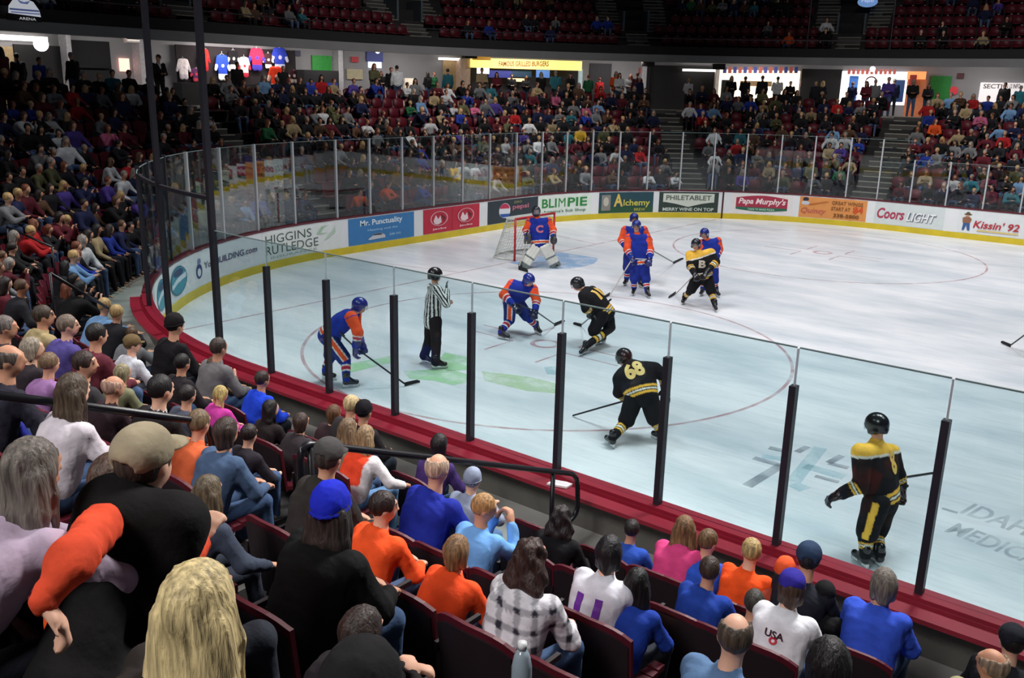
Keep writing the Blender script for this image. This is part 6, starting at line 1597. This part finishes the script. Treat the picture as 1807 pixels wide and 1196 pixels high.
# gold-shouldered black skater and the one behind
r9, J9, G9 = skater('orange and blue skater half hidden behind the gold-shouldered black skater', {'L': (1262, 522, 1268, 525), 'R': (1240, 520, 1236, 523)},
    {'pelvis': (1254, 468, 0), 'chest': (1254, 440, 0), 'neck': (1247, 422, -0.04), 'head': (1243, 413, -0.08), 'shR': (1238, 430, 0), 'shL': (1266, 426, 0), 'elR': (1236, 448, 0), 'haR': (1242, 462, -0.1), 'elL': (1270, 440, 0), 'haL': (1262, 458, -0.1), 'hipR': (1248, 472, 0), 'hipL': (1258, 472, 0), 'knR': (1243, 496, 0), 'knL': (1260, 498, 0)},
    (-0.3, -0.3, -0.9), top=j_blue, pants=lin((34, 50, 140)), socks='blue', helmet=NAVY_H, gloves=(34, 40, 100))
r10, J10, G10 = skater('black skater with gold shoulders facing camera, feet apart, right of the pair', {'L': (1259, 546, 1264, 552), 'R': (1209, 534, 1203, 539)},
    {'pelvis': (1240, 486, 0), 'chest': (1237, 462, -0.05), 'neck': (1232, 443, -0.1), 'head': (1228, 432, -0.12), 'shR': (1218, 450, -0.02), 'shL': (1254, 446, -0.02), 'elR': (1218, 470, -0.1), 'haR': (1226, 484, -0.3), 'elL': (1264, 462, -0.1), 'haL': (1246, 482, -0.3), 'hipR': (1232, 490, 0), 'hipL': (1248, 490, 0), 'knR': (1219, 512, -0.05), 'knL': (1255, 516, -0.05)},
    (-0.35, -0.3, -0.9), top=j_black, helmet=(36, 38, 48))
for c in r10.children:
    if c.name.startswith('jersey'): JJ = c
decal_text(JJ, 'B', J10['chest'] - UP * 0.02, cr, UP, -unit(cf * np.array([1, 1, 0])), 0.17, 0.16, (200, 190, 170), 'chest_emblem', 0.04, r10, 0.008)
stick('pale stick leaning down left from the gold-shouldered skater', [J10['haL'], J10['haR'], at_z(1192, 519, 0.05)], at_z(1180, 526, 0), m=M_STICKW, blade=(at_z(1192, 519), at_z(1178, 527)))
# goaltender
r11, J11, G11 = skater('goaltender in blue and orange with big white leg pads in the goal mouth', {'L': (976, 470, 984, 474), 'R': (928, 472, 918, 475)},
    {'pelvis': (953, 426, 0), 'chest': (952, 402, 0), 'neck': (948, 384, -0.05), 'head': (946, 373, -0.08), 'shR': (935, 392, 0), 'shL': (967, 391, 0), 'elR': (928, 405, -0.05), 'haR': (931, 422, -0.25), 'elL': (976, 406, -0.05), 'haL': (977, 424, -0.25), 'hipR': (947, 430, 0), 'hipL': (959, 430, 0), 'knR': (938, 449, -0.05), 'knL': (968, 448, -0.05)},
    (0.1, -0.2, -1), top=j_blue, pants=lin((34, 40, 90)), socks='blue', helmet=(44, 44, 56), goalie=True, bulk=0.06)
for c in r11.children:
    if c.name.startswith('jersey'): JJ = c
decal_text(JJ, 'C', J11['chest'], cr, UP, -unit(cf * np.array([1, 1, 0])), 0.20, 0.2, (200, 110, 130), 'chest_emblem', 0.05, r11, 0.008)
for q in 'LR':
    kn, an, te, he = J11['kn' + q], J11['an' + q], G11['te' + q], G11['he' + q]
    f_ = -unit(cf * np.array([1, 1, 0])); ax = unit(kn - (he + te) / 2); sd = unit(np.cross(ax, f_)); nn = np.cross(sd, ax)
    lo = (he + te) / 2 + f_ * 0.05 + UP * 0.06; hi = kn + ax * 0.24 + f_ * 0.08
    pr = []
    for a in (-0.09, 0.0, 0.09): pr.append(cap(lo + sd * a, hi + sd * a, 0.062, 0.062, 0, 0, 1))
    part('leg_pad', pr, 0.014, M_HARD, r11, lambda V, tg, tt: np.where(((tt > 0.44) & (tt < 0.52) | (tt < 0.16))[:, None], lin((110, 120, 118)), lin((222, 222, 214))), 0.03)
H = J11['haR']; part('blocker', [cap(H + UP * 0.10 + cr * a, H - UP * 0.10 + cr * a, 0.035, 0.035) for a in (-0.06, 0.0, 0.06)], 0.013, M_HARD, r11, (70, 64, 62), 0.02)
H = J11['haL']; part('catching_glove', [ell(H, (0.11, 0.07, 0.12)), cap(H + UP * 0.05, H + UP * 0.16 + cr * 0.03, 0.05, 0.03)], 0.013, M_HARD, r11, (60, 58, 62), 0.03)
hR = J11['haR']; bl = at_z(915, 476); bt_ = at_z(930, 482)
stick("goaltender's wide stick with paddle down at the left pad", [hR + UP * 0.25, hR, (hR + bl) / 2, bl + UP * 0.05], bl, m=M_STICKW, blade=(bl, bt_), name='goalie_stick', bw=0.10)
# lone stick blade entering at the right edge, with the player just outside the frame
bl = at_z(1783, 613); bt_ = at_z(1768, 606)
r12, J12, G12 = skater('skater mostly beyond the right edge holding a stick on the ice', {'L': (1868, 640, 1860, 646), 'R': (1895, 648, 1888, 655)},
    {'pelvis': (1885, 575, 0), 'chest': (1878, 548, 0), 'neck': (1870, 530, 0), 'head': (1864, 518, 0), 'shR': (1888, 538, 0.1), 'shL': (1862, 540, -0.1), 'elR': (1880, 560, 0.0), 'haR': (1862, 560, 0), 'elL': (1852, 560, -0.1), 'haL': (1842, 566, 0), 'hipR': (1890, 580, 0), 'hipL': (1880, 580, 0), 'knR': (1892, 612, 0), 'knL': (1872, 610, 0)},
    (-0.9, -0.2, 0.1), top=lambda J: j_black(J, False), helmet=(30, 30, 34))
stick('stick blade on the ice at the right edge of the picture', [J12['haR'], J12['haL'], bl + UP * 0.05], bl, blade=(bl, bt_))
# ------------------------------------------------------------------ concourse walls, shops, signs
def warea(px, py, d, energy, color=(1, 0.96, 0.9), size=2.0):
    s, z = far_hit(px, py, d); p = bp(s, d)
    l = bpy.data.lights.new('concourse_light', 'AREA'); l.energy = energy; l.color = color; l.shape = 'RECTANGLE'; l.size = size; l.size_y = 0.4
    o = bpy.data.objects.new('concourse_light', l); COL.objects.link(o); nr = bnorm(s)
    o.location = (p[0], p[1], ZS - 0.05); o.rotation_euler = Vector((nr[0] * 0.5, nr[1] * 0.5, -1)).to_track_quat('-Z', 'Y').to_euler()
for px in (40, 230, 420, 600, 740, 930, 1100, 1340, 1540, 1730): warea(px, 90, 12.6, 60)
def wbox(name, px0, px1, py0, py1, m, label, cat, d0=DC1 - 0.10, d1=DC1 - 0.04, group=None, parent=None, z0=None):
    """box on the concourse wall between photo columns px0, px1 and heights py0, py1"""
    pm = (px0 + px1) / 2
    sa = far_hit(px0, (py0 + py1) / 2, d0)[0]; sb = far_hit(px1, (py0 + py1) / 2, d0)[0]
    za = far_hit(pm, py1, d0)[1] if z0 is None else z0; zb = far_hit(pm, py0, d0)[1]
    za = max(za, ZC); zb = min(zb, ZS + 0.02)
    o = MB().arcbox(sa, sb, d0, d1, za, zb).build(name, m, parent)
    if label: tag(o, label, cat, group)
    return o, (sa, sb, za, zb)
def E_(n, c, e): return mat(n, c, 0.6, emit=e, var=0.03)
warea(400, 95, 13.9, 45, (1, 0.9, 0.85), 1.5); warea(470, 95, 13.9, 45, (1, 0.9, 0.85), 1.5)
# back wall pieces
wbox('door_1', 0, 26, 82, 165, mat('tan_door', (176, 150, 110), 0.5), None, None, z0=ZC)[0]['kind'] = 'structure'
wbox('door_2', 781, 811, 106, 165, mat('tan_door', (176, 150, 110), 0.5), None, None, z0=ZC)[0]['kind'] = 'structure'
wbox('door_3', 1639, 1676, 134, 190, mat('green_door', (46, 140, 62), 0.5), None, None, z0=ZC)[0]['kind'] = 'structure'
wbox('door_4', 1040, 1078, 112, 170, mat('dark_door', (48, 44, 52), 0.6), None, None, z0=ZC)[0]['kind'] = 'structure'
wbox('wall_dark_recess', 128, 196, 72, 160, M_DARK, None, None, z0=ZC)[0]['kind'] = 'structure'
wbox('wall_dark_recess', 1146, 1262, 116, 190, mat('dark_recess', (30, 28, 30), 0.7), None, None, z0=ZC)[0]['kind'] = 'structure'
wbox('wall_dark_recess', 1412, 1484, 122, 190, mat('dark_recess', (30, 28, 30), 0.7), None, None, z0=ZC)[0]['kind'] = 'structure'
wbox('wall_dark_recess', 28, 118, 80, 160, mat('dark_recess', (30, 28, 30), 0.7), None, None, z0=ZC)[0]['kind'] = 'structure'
wbox('ramp_rail', 128, 196, 116, 120, M_RAIL, 'dark sloping rail beside the ramp on the left concourse', 'hand rail', DC1 - 0.25, DC1 - 0.2)
for a, b, c, d, lab in ((0, 84, 63, 72, 'long bright white light fixture at the left end of the concourse ceiling'), (776, 812, 102, 106, 'small warm light above the tan door'), (1205, 1262, 122, 126, 'dim light strip in the dark recess near the pale snack stand')):
    wbox('ceiling_light', a, b, c, d, E_('white_tube_glow', (255, 250, 240), 2.2), lab, 'light fixture', DC1 - 0.5, DC1 - 0.3)
def globe(px, py, r, d, c, e, lab, name='globe_lamp'):
    s, z = far_hit(px, py, d); p = np.array([*bp(s, d), z])
    b_ = bmesh.new(); bmesh.ops.create_uvsphere(b_, u_segments=16, v_segments=10, radius=r)
    V = [tuple(np.array(v.co) + p) for v in b_.verts]; F = [tuple(v.index for v in f.verts) for f in b_.faces]; b_.free()
    o = mk(name, V, F, E_('globe_glow_' + str(int(e * 10)), c, e), None, smooth=True); tag(o, lab, 'lamp')
globe(71, 78, 0.24, 13.5, (255, 252, 250), 3.0, 'bright white glowing sign ball on the left concourse')
globe(666, 90, 0.11, 13.5, (240, 244, 255), 3.0, 'small white round lamp above the blue sign')
globe(1540, 122, 0.13, 13.5, (255, 250, 240), 3.5, 'small round lamp above the striped awning')
wbox('exit_sign', 211, 228, 103, 126, E_('red_white_sign_glow', (255, 190, 170), 1.6), 'glowing red and white sign on the pale wall left of the pole', 'sign')
def wtext(txt, px0, px1, py0, py1, col, d, name='lettering', parent=None, bold=0.02, mt=None):
    sa, za = far_hit(px0, py1, d); sb, zb = far_hit(px1, py1, d); zt = far_hit((px0 + px1) / 2, py0, d)[1]
    V, F = text_2d(txt, bold); wv = V[:, 0].max()
    P = [(*bp(sa + (sb - sa) * v[0] / wv, d), za + (zb - za) * v[0] / wv + (zt - (za + zb) / 2) * v[1]) for v in V]
    return mk(name, P, F, M_PRINT, parent, cols=np.tile(lin(col), (len(P), 1)))
# merchandise stall: dark backdrop, hanging jerseys
wbox('stall_backdrop', 312, 522, 84, 158, mat('dark_stall_cloth', (34, 26, 30), 0.9), 'dark backdrop cloth behind the hanging jerseys', 'backdrop', DC1 - 0.30, DC1 - 0.24)
wbox('stall_counter', 320, 530, 148, 175, M_DARK, 'black counter below the hanging jerseys', 'counter', 13.4, 14.0, z0=ZC)
def hang(px, py, wpx, hpx, body, trim, lab, sleeves=True, d=14.55):
    s, z = far_hit(px, py, d); k = proj(np.array([*bp(s, d), z]))[2]; w_, h_ = wpx / FPX * k, hpx / FPX * k
    p = bp(s, d); nr = bnorm(s); tn = np.array([nr[1], -nr[0]])
    if tn @ cr[:2] < 0: tn = -tn
    Q = lambda a, b_: np.array([p[0] + tn[0] * a, p[1] + tn[1] * a, z + b_])
    pr = [cap(Q(-w_ * 0.13, h_ * 0.32), Q(-w_ * 0.14, -h_ * 0.42), w_ * 0.17, w_ * 0.17, 0, 0, 1), cap(Q(w_ * 0.13, h_ * 0.32), Q(w_ * 0.14, -h_ * 0.42), w_ * 0.17, w_ * 0.17, 0, 0, 1)]
    if sleeves: pr += [cap(Q(-w_ * 0.26, h_ * 0.34), Q(-w_ * 0.46, -h_ * 0.12), w_ * 0.11, w_ * 0.09, 1, 0, 1), cap(Q(w_ * 0.26, h_ * 0.34), Q(w_ * 0.46, -h_ * 0.12), w_ * 0.11, w_ * 0.09, 1, 0, 1)]
    b0, t0 = lin(body), lin(trim)
    r_ = implicit(pr, 0.03, 0.03)
    V, Qd, tg, tt = r_; c0 = np.array([p[0], p[1], z]); n3 = np.array([nr[0], nr[1], 0]); V = V - ((V - c0) @ n3)[:, None] * n3 * 0.72
    C = np.tile(b0, (len(V), 1)); C[(tg == 0) & (tt > 0.82)] = t0; C[(tg == 1) & (tt > 0.6)] = t0
    C[(np.hypot((V - c0) @ np.array([tn[0], tn[1], 0]), V[:, 2] - z - h_ * 0.02) < w_ * 0.10)] = t0
    root = empty('hanging_jersey', c0, lab, 'jersey', 'jerseys on the merchandise stall')
    mk('jersey_cloth', V, Qd, M_CLOTH, root, cols=C, smooth=True)
    MB().tube([Q(-w_ * 0.2, h_ * 0.40), Q(0, h_ * 0.47), Q(w_ * 0.2, h_ * 0.40)], 0.012, 5).tube([Q(0, h_ * 0.47), Q(0, h_ * 0.55)], 0.01, 5).build('hanger', M_SILV, root)
hang(323, 120, 28, 36, (232, 220, 222), (200, 190, 200), 'white shirt hanging at the left end of the stall')
hang(346, 131, 24, 22, (90, 44, 84), (200, 60, 80), 'small dark red and violet shirt beside the white shirt')
hang(360, 104, 22, 42, (222, 44, 40), (180, 30, 40), 'tall bright red jersey near the stall pole')
hang(392, 117, 30, 46, (44, 74, 190), (240, 240, 240), 'blue jersey with white hem on the stall')
hang(411, 104, 24, 34, (24, 22, 26), (220, 220, 215), 'black jersey with white trim between blue and white ones')
hang(431, 117, 26, 36, (232, 220, 220), (200, 50, 70), 'white jersey with red hem on the stall')
hang(453, 103, 34, 38, (196, 40, 74), (70, 60, 170), 'crimson jersey with blue front on the stall')
hang(473, 106, 22, 26, (60, 36, 40), (230, 230, 230), 'small brown and white jersey right of the crimson one')
hang(493, 102, 34, 38, (48, 66, 180), (200, 205, 230), 'blue jersey at the right end of the stall')
hang(487, 136, 34, 40, (244, 66, 34), (250, 200, 180), 'vivid orange-red jersey hanging low in front of the stall', True, 13.9)
hang(519, 134, 26, 20, (52, 22, 30), (225, 215, 210), 'dark maroon and white shirt at the right end below the blue jersey', True, 14.2)
wbox('green_panel', 551, 585, 98, 126, mat('green_panel_paint', (54, 160, 66), 0.5), 'bright green square panel on the grey wall right of the jerseys', 'panel')
wbox('television_stand', 536, 598, 124, 160, M_DARK, 'black cabinet below the green panel', 'cabinet', 13.6, 14.2, z0=ZC)
wbox('counter_banner', 540, 596, 146, 158, mat('dark_blue_banner', (28, 44, 130), 0.6), 'dark blue banner across the black cabinet', 'banner', 13.52, 13.56)
wbox('blue_sign', 647, 675, 90, 109, mat('blue_sign_face', (44, 60, 150), 0.5), 'blue sign over a lit white menu, left of the tan door', 'sign'); wbox('menu_board', 650, 673, 109, 120, E_('menu_glow', (220, 230, 240), 0.9), 'lit white menu below the blue sign', 'sign')
wbox('notice_board', 612, 640, 122, 140, mat('beige_board', (190, 180, 150), 0.7), 'beige notice board on the grey wall left of the blue sign', 'board')
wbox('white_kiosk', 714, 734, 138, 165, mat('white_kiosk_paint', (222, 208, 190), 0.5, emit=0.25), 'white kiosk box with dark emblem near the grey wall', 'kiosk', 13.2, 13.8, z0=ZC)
wbox('pale_orange_column', 813, 829, 104, 165, mat('pale_peach_paint', (206, 176, 156), 0.6), 'pale peach column left of the yellow sign', 'column', 14.2, 14.9, z0=ZC)
# concession stand with the yellow sign
stand = empty('concession_stand', (*bp(s_at(930, 140, 14.5), 14.5), ZC), 'concession stand under a long glowing yellow sign', 'concession stand')
wbox('sign_band', 832, 1027, 105, 122, E_('yellow_sign_glow', (250, 226, 130), 1.1), None, None, 14.0, 14.2, None, stand)
wbox('interior', 832, 1022, 122, 170, mat('dim_stand_interior', (46, 42, 48), 0.8), None, None, 14.9, 14.96, None, stand, z0=ZC)
wtext('FAMOUS GRILLED BURGERS', 880, 968, 108, 117, (150, 50, 40), 13.97, 'lettering', stand, 0.02)
wbox('side_post', 1021, 1027, 122, 170, mat('pale_blue_post', (190, 214, 222), 0.5, emit=0.2), None, None, 14.0, 14.2, None, stand, z0=ZC)
wbox('menu_panel', 862, 904, 124, 137, mat('blue_menu', (48, 56, 150), 0.5, emit=0.15), None, None, 14.3, 14.36, None, stand)
wbox('menu_panel', 904, 938, 124, 136, mat('dark_teal_menu', (26, 60, 90), 0.5, emit=0.15), None, None, 14.3, 14.36, None, stand)
wbox('white_menu', 842, 863, 117, 130, E_('white_menu_glow', (245, 245, 250), 1.3), None, None, 14.1, 14.16, None, stand)
wbox('oval_sign', 946, 970, 123, 137, mat('light_blue_oval', (96, 140, 214), 0.5, emit=0.35), None, None, 14.1, 14.16, None, stand)
wbox('warming_shelf', 896, 925, 138, 144, E_('warm_shelf_glow', (230, 200, 160), 0.9), None, None, 14.3, 14.4, None, stand)
wbox('roof_sign', 834, 866, 98, 106, mat('amber_sign', (206, 150, 40), 0.5, emit=0.3), None, None, 13.95, 14.05, None, stand)
# pale snack stand
sn = empty('snack_stand', (*bp(s_at(1340, 140, 14.5), 14.5), ZC), 'bright cream snack stand with striped fringe, second lit stand from the right', 'snack stand')
wbox('lit_interior', 1266, 1410, 124, 176, E_('cream_stand_glow', (255, 238, 214), 1.25), None, None, 14.85, 14.92, None, sn)
wbox('service_counter', 1266, 1410, 174, 182, mat('white_counter', (225, 215, 205), 0.5), None, None, 14.2, 14.6, None, sn)
for i, x in enumerate(range(1276, 1408, 9)): wbox('awning_flap', x, x + 6, 118, 129, mat('awning_' + 'br'[i % 2], ((60, 66, 150), (196, 90, 80))[i % 2], 0.6), None, None, 14.1, 14.14, None, sn)
wbox('dark_machine', 1273, 1291, 141, 172, M_DARK, None, None, 14.5, 14.8, None, sn)
wbox('brown_arch', 1306, 1362, 143, 152, mat('brown_arch_paint', (150, 120, 84), 0.7), None, None, 14.6, 14.7, None, sn)
wbox('side_wall', 1262, 1268, 120, 182, mat('white_counter', (225, 215, 205), 0.5), None, None, 14.1, 14.9, None, sn, z0=ZC)
# bright stand with blue stripes
bs = empty('snack_stand', (*bp(s_at(1545, 150, 14.5), 14.5), ZC), 'bright white snack stand with blue stripe and ring emblem, left of the green door', 'snack stand')
wbox('lit_interior', 1483, 1600, 126, 184, E_('white_stand_glow', (250, 244, 246), 1.3), None, None, 14.85, 14.92, None, bs)
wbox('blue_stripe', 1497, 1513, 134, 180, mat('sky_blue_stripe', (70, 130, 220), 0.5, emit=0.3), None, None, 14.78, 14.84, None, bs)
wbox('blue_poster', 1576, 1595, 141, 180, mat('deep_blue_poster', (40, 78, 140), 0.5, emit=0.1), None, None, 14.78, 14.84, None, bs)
for i, x in enumerate(range(1496, 1580, 8)): wbox('awning_flap', x, x + 5, 122, 131, mat('awning_r', (196, 90, 80), 0.6), None, None, 14.1, 14.14, None, bs)
s, z = far_hit(1537, 145, 14.7); p0 = bp(s, 14.7); nr = bnorm(s); tn = np.array([nr[1], -nr[0]])
MB().tube([(p0[0] + tn[0] * 0.26 * math.cos(a), p0[1] + tn[1] * 0.26 * math.cos(a), z + 0.26 * math.sin(a)) for a in np.linspace(0, 2 * math.pi, 25)], 0.035, 6).build('ring_emblem', mat('brown_ring', (110, 70, 50), 0.6), bs)
os_ = empty('orange_booth', (*bp(s_at(1618, 150, 14.3), 14.3), ZC), 'orange lit booth just left of the green door', 'booth')
wbox('booth_sign', 1601, 1634, 126, 140, E_('orange_sign_glow', (250, 150, 90), 1.0), None, None, 14.2, 14.3, None, os_)
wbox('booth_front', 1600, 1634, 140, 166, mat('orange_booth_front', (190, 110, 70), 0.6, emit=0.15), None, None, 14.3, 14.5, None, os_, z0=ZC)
wbox('booth_banner', 1604, 1616, 132, 166, mat('red_banner', (170, 50, 46), 0.6), None, None, 14.1, 14.15, None, os_)
s, z = far_hit(1683, 160, 14.9); p0 = bp(s, 14.93); nr = bnorm(s); tn = np.array([nr[1], -nr[0]])
V = [(p0[0] + tn[0] * x, p0[1] + tn[1] * x, z + y) for x, y in ellipse(0, 0, 0.2, 0.2)]; n = len(V); V += [(v[0] - nr[0] * 0.03, v[1] - nr[1] * 0.03, v[2]) for v in V]
o = mk('round_sign', V, [tuple(range(n)), tuple(range(2 * n - 1, n - 1, -1))] + [(i, (i + 1) % n, n + (i + 1) % n, n + i) for i in range(n)], mat('red_round_sign', (214, 60, 70), 0.5, emit=0.2)); tag(o, 'round red sign on the wall right of the green door', 'sign')
wb = empty('white_sign_board', (*bp(s_at(1768, 160, 14.9), 14.9), ZC + 1), 'white sign board with dark heading at the right end of the concourse', 'sign')
wbox('board_face', 1728, 1812, 146, 181, E_('white_board_glow', (240, 232, 234), 0.55), None, None, 14.85, 14.92, None, wb)
wtext('SECTION 12 INFO', 1735, 1800, 148, 156, (90, 84, 90), 14.83, 'lettering', wb)
# small red and blue notices
for px, py, c, lab in ((626, 105, (196, 60, 70), 'small red notice left of the blue sign'), (524, 94, (60, 60, 90), 'small dark emblem on the wall above the black cabinet'), (1695, 134, (90, 50, 56), 'small dark speaker on the wall right of the green door'), (1133, 125, (170, 80, 80), 'small reddish notice on the grey wall by the dark recess'), (1418, 148, (190, 150, 150), 'small pale notice between the two lit snack stands')):
    wbox('notice', px - 6, px + 6, py - 5, py + 5, mat('notice_%d' % px, c, 0.6), lab, 'notice')
for px in (236, 832, 1145, 1270): wbox('ceiling_speaker', px - 12, px + 10, 66 + (px - 236) * 0.045, 76 + (px - 236) * 0.045, mat('dark_speaker_box', (40, 34, 32), 0.6), 'dark speaker box under the soffit near photo column ' + {236: 'of the corner pole', 832: 'of the yellow sign', 1145: 'of the dark recess', 1270: 'of the cream stand'}[px], 'speaker', 12.5, 12.9)
# pale columns along the back wall
for i, px in enumerate((124, 252, 601, 1138)): wbox('wall_column', px - 4, px + 4, 60, 165, mat('pale_column_paint', (188, 184, 190), 0.7), None, None, 14.4, 14.98, z0=ZC)[0]['kind'] = 'structure'
# dark gate, trolley and people marker of the suited man
root = empty('person', SUIT, 'man in dark suit with open white collar standing by the corner pole', 'person')
fw = -bnorm(sof(SUIT)); J = standing(SUIT, fw, 1.02, np.array([0.4, -1, -0.1]), 'front', rnd)
dress(root, J, {'s': 1.02, 'lod': 1, 'h': 0.022, 'top': (30, 28, 34), 'legs': (40, 38, 42), 'hair': (60, 40, 30), 'style': 'short', 'skin': SKINS[0], 'bulk': 0.01, 'eyes': 1})
topo = [c for c in root.children if c.name.startswith('top')][0]
decal_text(topo, 'V', J['chest'] + UP * 0.10, J['bM'][0], UP, J['bM'][1], 0.22, 0.14, (225, 222, 225), 'shirt_collar', 0.1, root, 0.01)
# white dome sign hung on the upper deck at the far left
sg = empty('arched_sign', (*bp(s_at(40, 30, 12.0), 12.0), 7), 'arched white and blue emblem sign at the top left corner', 'sign')
def fsign(x, y, l):
    sa = far_hit(12, 25, 11.02)[0]; sb = far_hit(72, 25, 11.02)[0]; s_ = sa + (sb - sa) * x; p = bp(s_, 11.02 - l); zt = far_hit(40, -4, 11.02)[1]; zb = far_hit(40, 36, 11.02)[1]
    return (p[0], p[1], zb + (zt - zb) * y)
shs = Sheet().poly([(0.02, 0.28), (0.98, 0.20), (0.95, 0.5), (0.8, 0.85), (0.5, 1.0), (0.2, 0.88), (0.05, 0.6)], (205, 208, 216)).rect(0.06, 0.94, 0.42, 0.50, (70, 84, 130)).poly([(0.3, 0.9), (0.5, 0.8), (0.7, 0.88), (0.6, 0.72), (0.4, 0.74)], (90, 104, 150)).rect(0.08, 0.94, 0.30, 0.36, (110, 120, 160)).text('ARENA', 0.30, 0.02, 0.12, 0.5, (215, 215, 220))
sheet_obj('sign_face', shs, fsign, M_LIT, sg, 0.01)
s_a, s_b = far_hit(12, 25, 11.02)[0], far_hit(72, 25, 11.02)[0]
MB().arcbox(s_a, s_b, 11.03, 11.08, far_hit(40, 37, 11.02)[1], far_hit(40, 25, 11.02)[1]).build('sign_frame', M_DARK, sg)
# blue oval sign above the right portal
so = empty('oval_portal_sign', (*bp(s_at(1530, 5, 15), 15), 8.5), 'pale blue oval sign above the right upper portal', 'sign')
def fo(x, y, l):
    s_, z = far_hit(1513 + 36 * x, 5, 15.2); p = bp(s_, 15.2 - l); zt = far_hit(1530, -6, 15.2)[1]; zb = far_hit(1530, 13, 15.2)[1]
    return (p[0], p[1], zb + (zt - zb) * y)
sheet_obj('sign_face', Sheet().poly(ellipse(0.5, 0.5, 0.5, 0.5), (120, 160, 220)).text('Pepsi', 0.2, 0.4, 0.35, 0.6, (225, 235, 250)), fo, M_LIT, so, 0.01)
# tall thin poles through the upper deck
for px, py in ((1425, 70), (1572, 70), (262, 30)):
    s, z = far_hit(px, py, 11.6); p = bp(s, 11.6)
    tag(MB().tube([(p[0], p[1], ZS + 0.2), (p[0], p[1], ZS + 3.4)], 0.035, 8).build('upper_rail_post', M_BLKM), 'thin dark upright at the front of the upper deck, ' + {1425: 'left of right portal', 1572: 'right of right portal', 262: 'beside the net pole'}[px], 'post')
mb = MB().arcbox(-40, SMAX, 11.55, 11.60, ZS + 0.98, ZS + 1.02)
tag(mb.build('upper_deck_rail', M_BLKM), 'long dark rail along the front of the upper deck', 'rail')
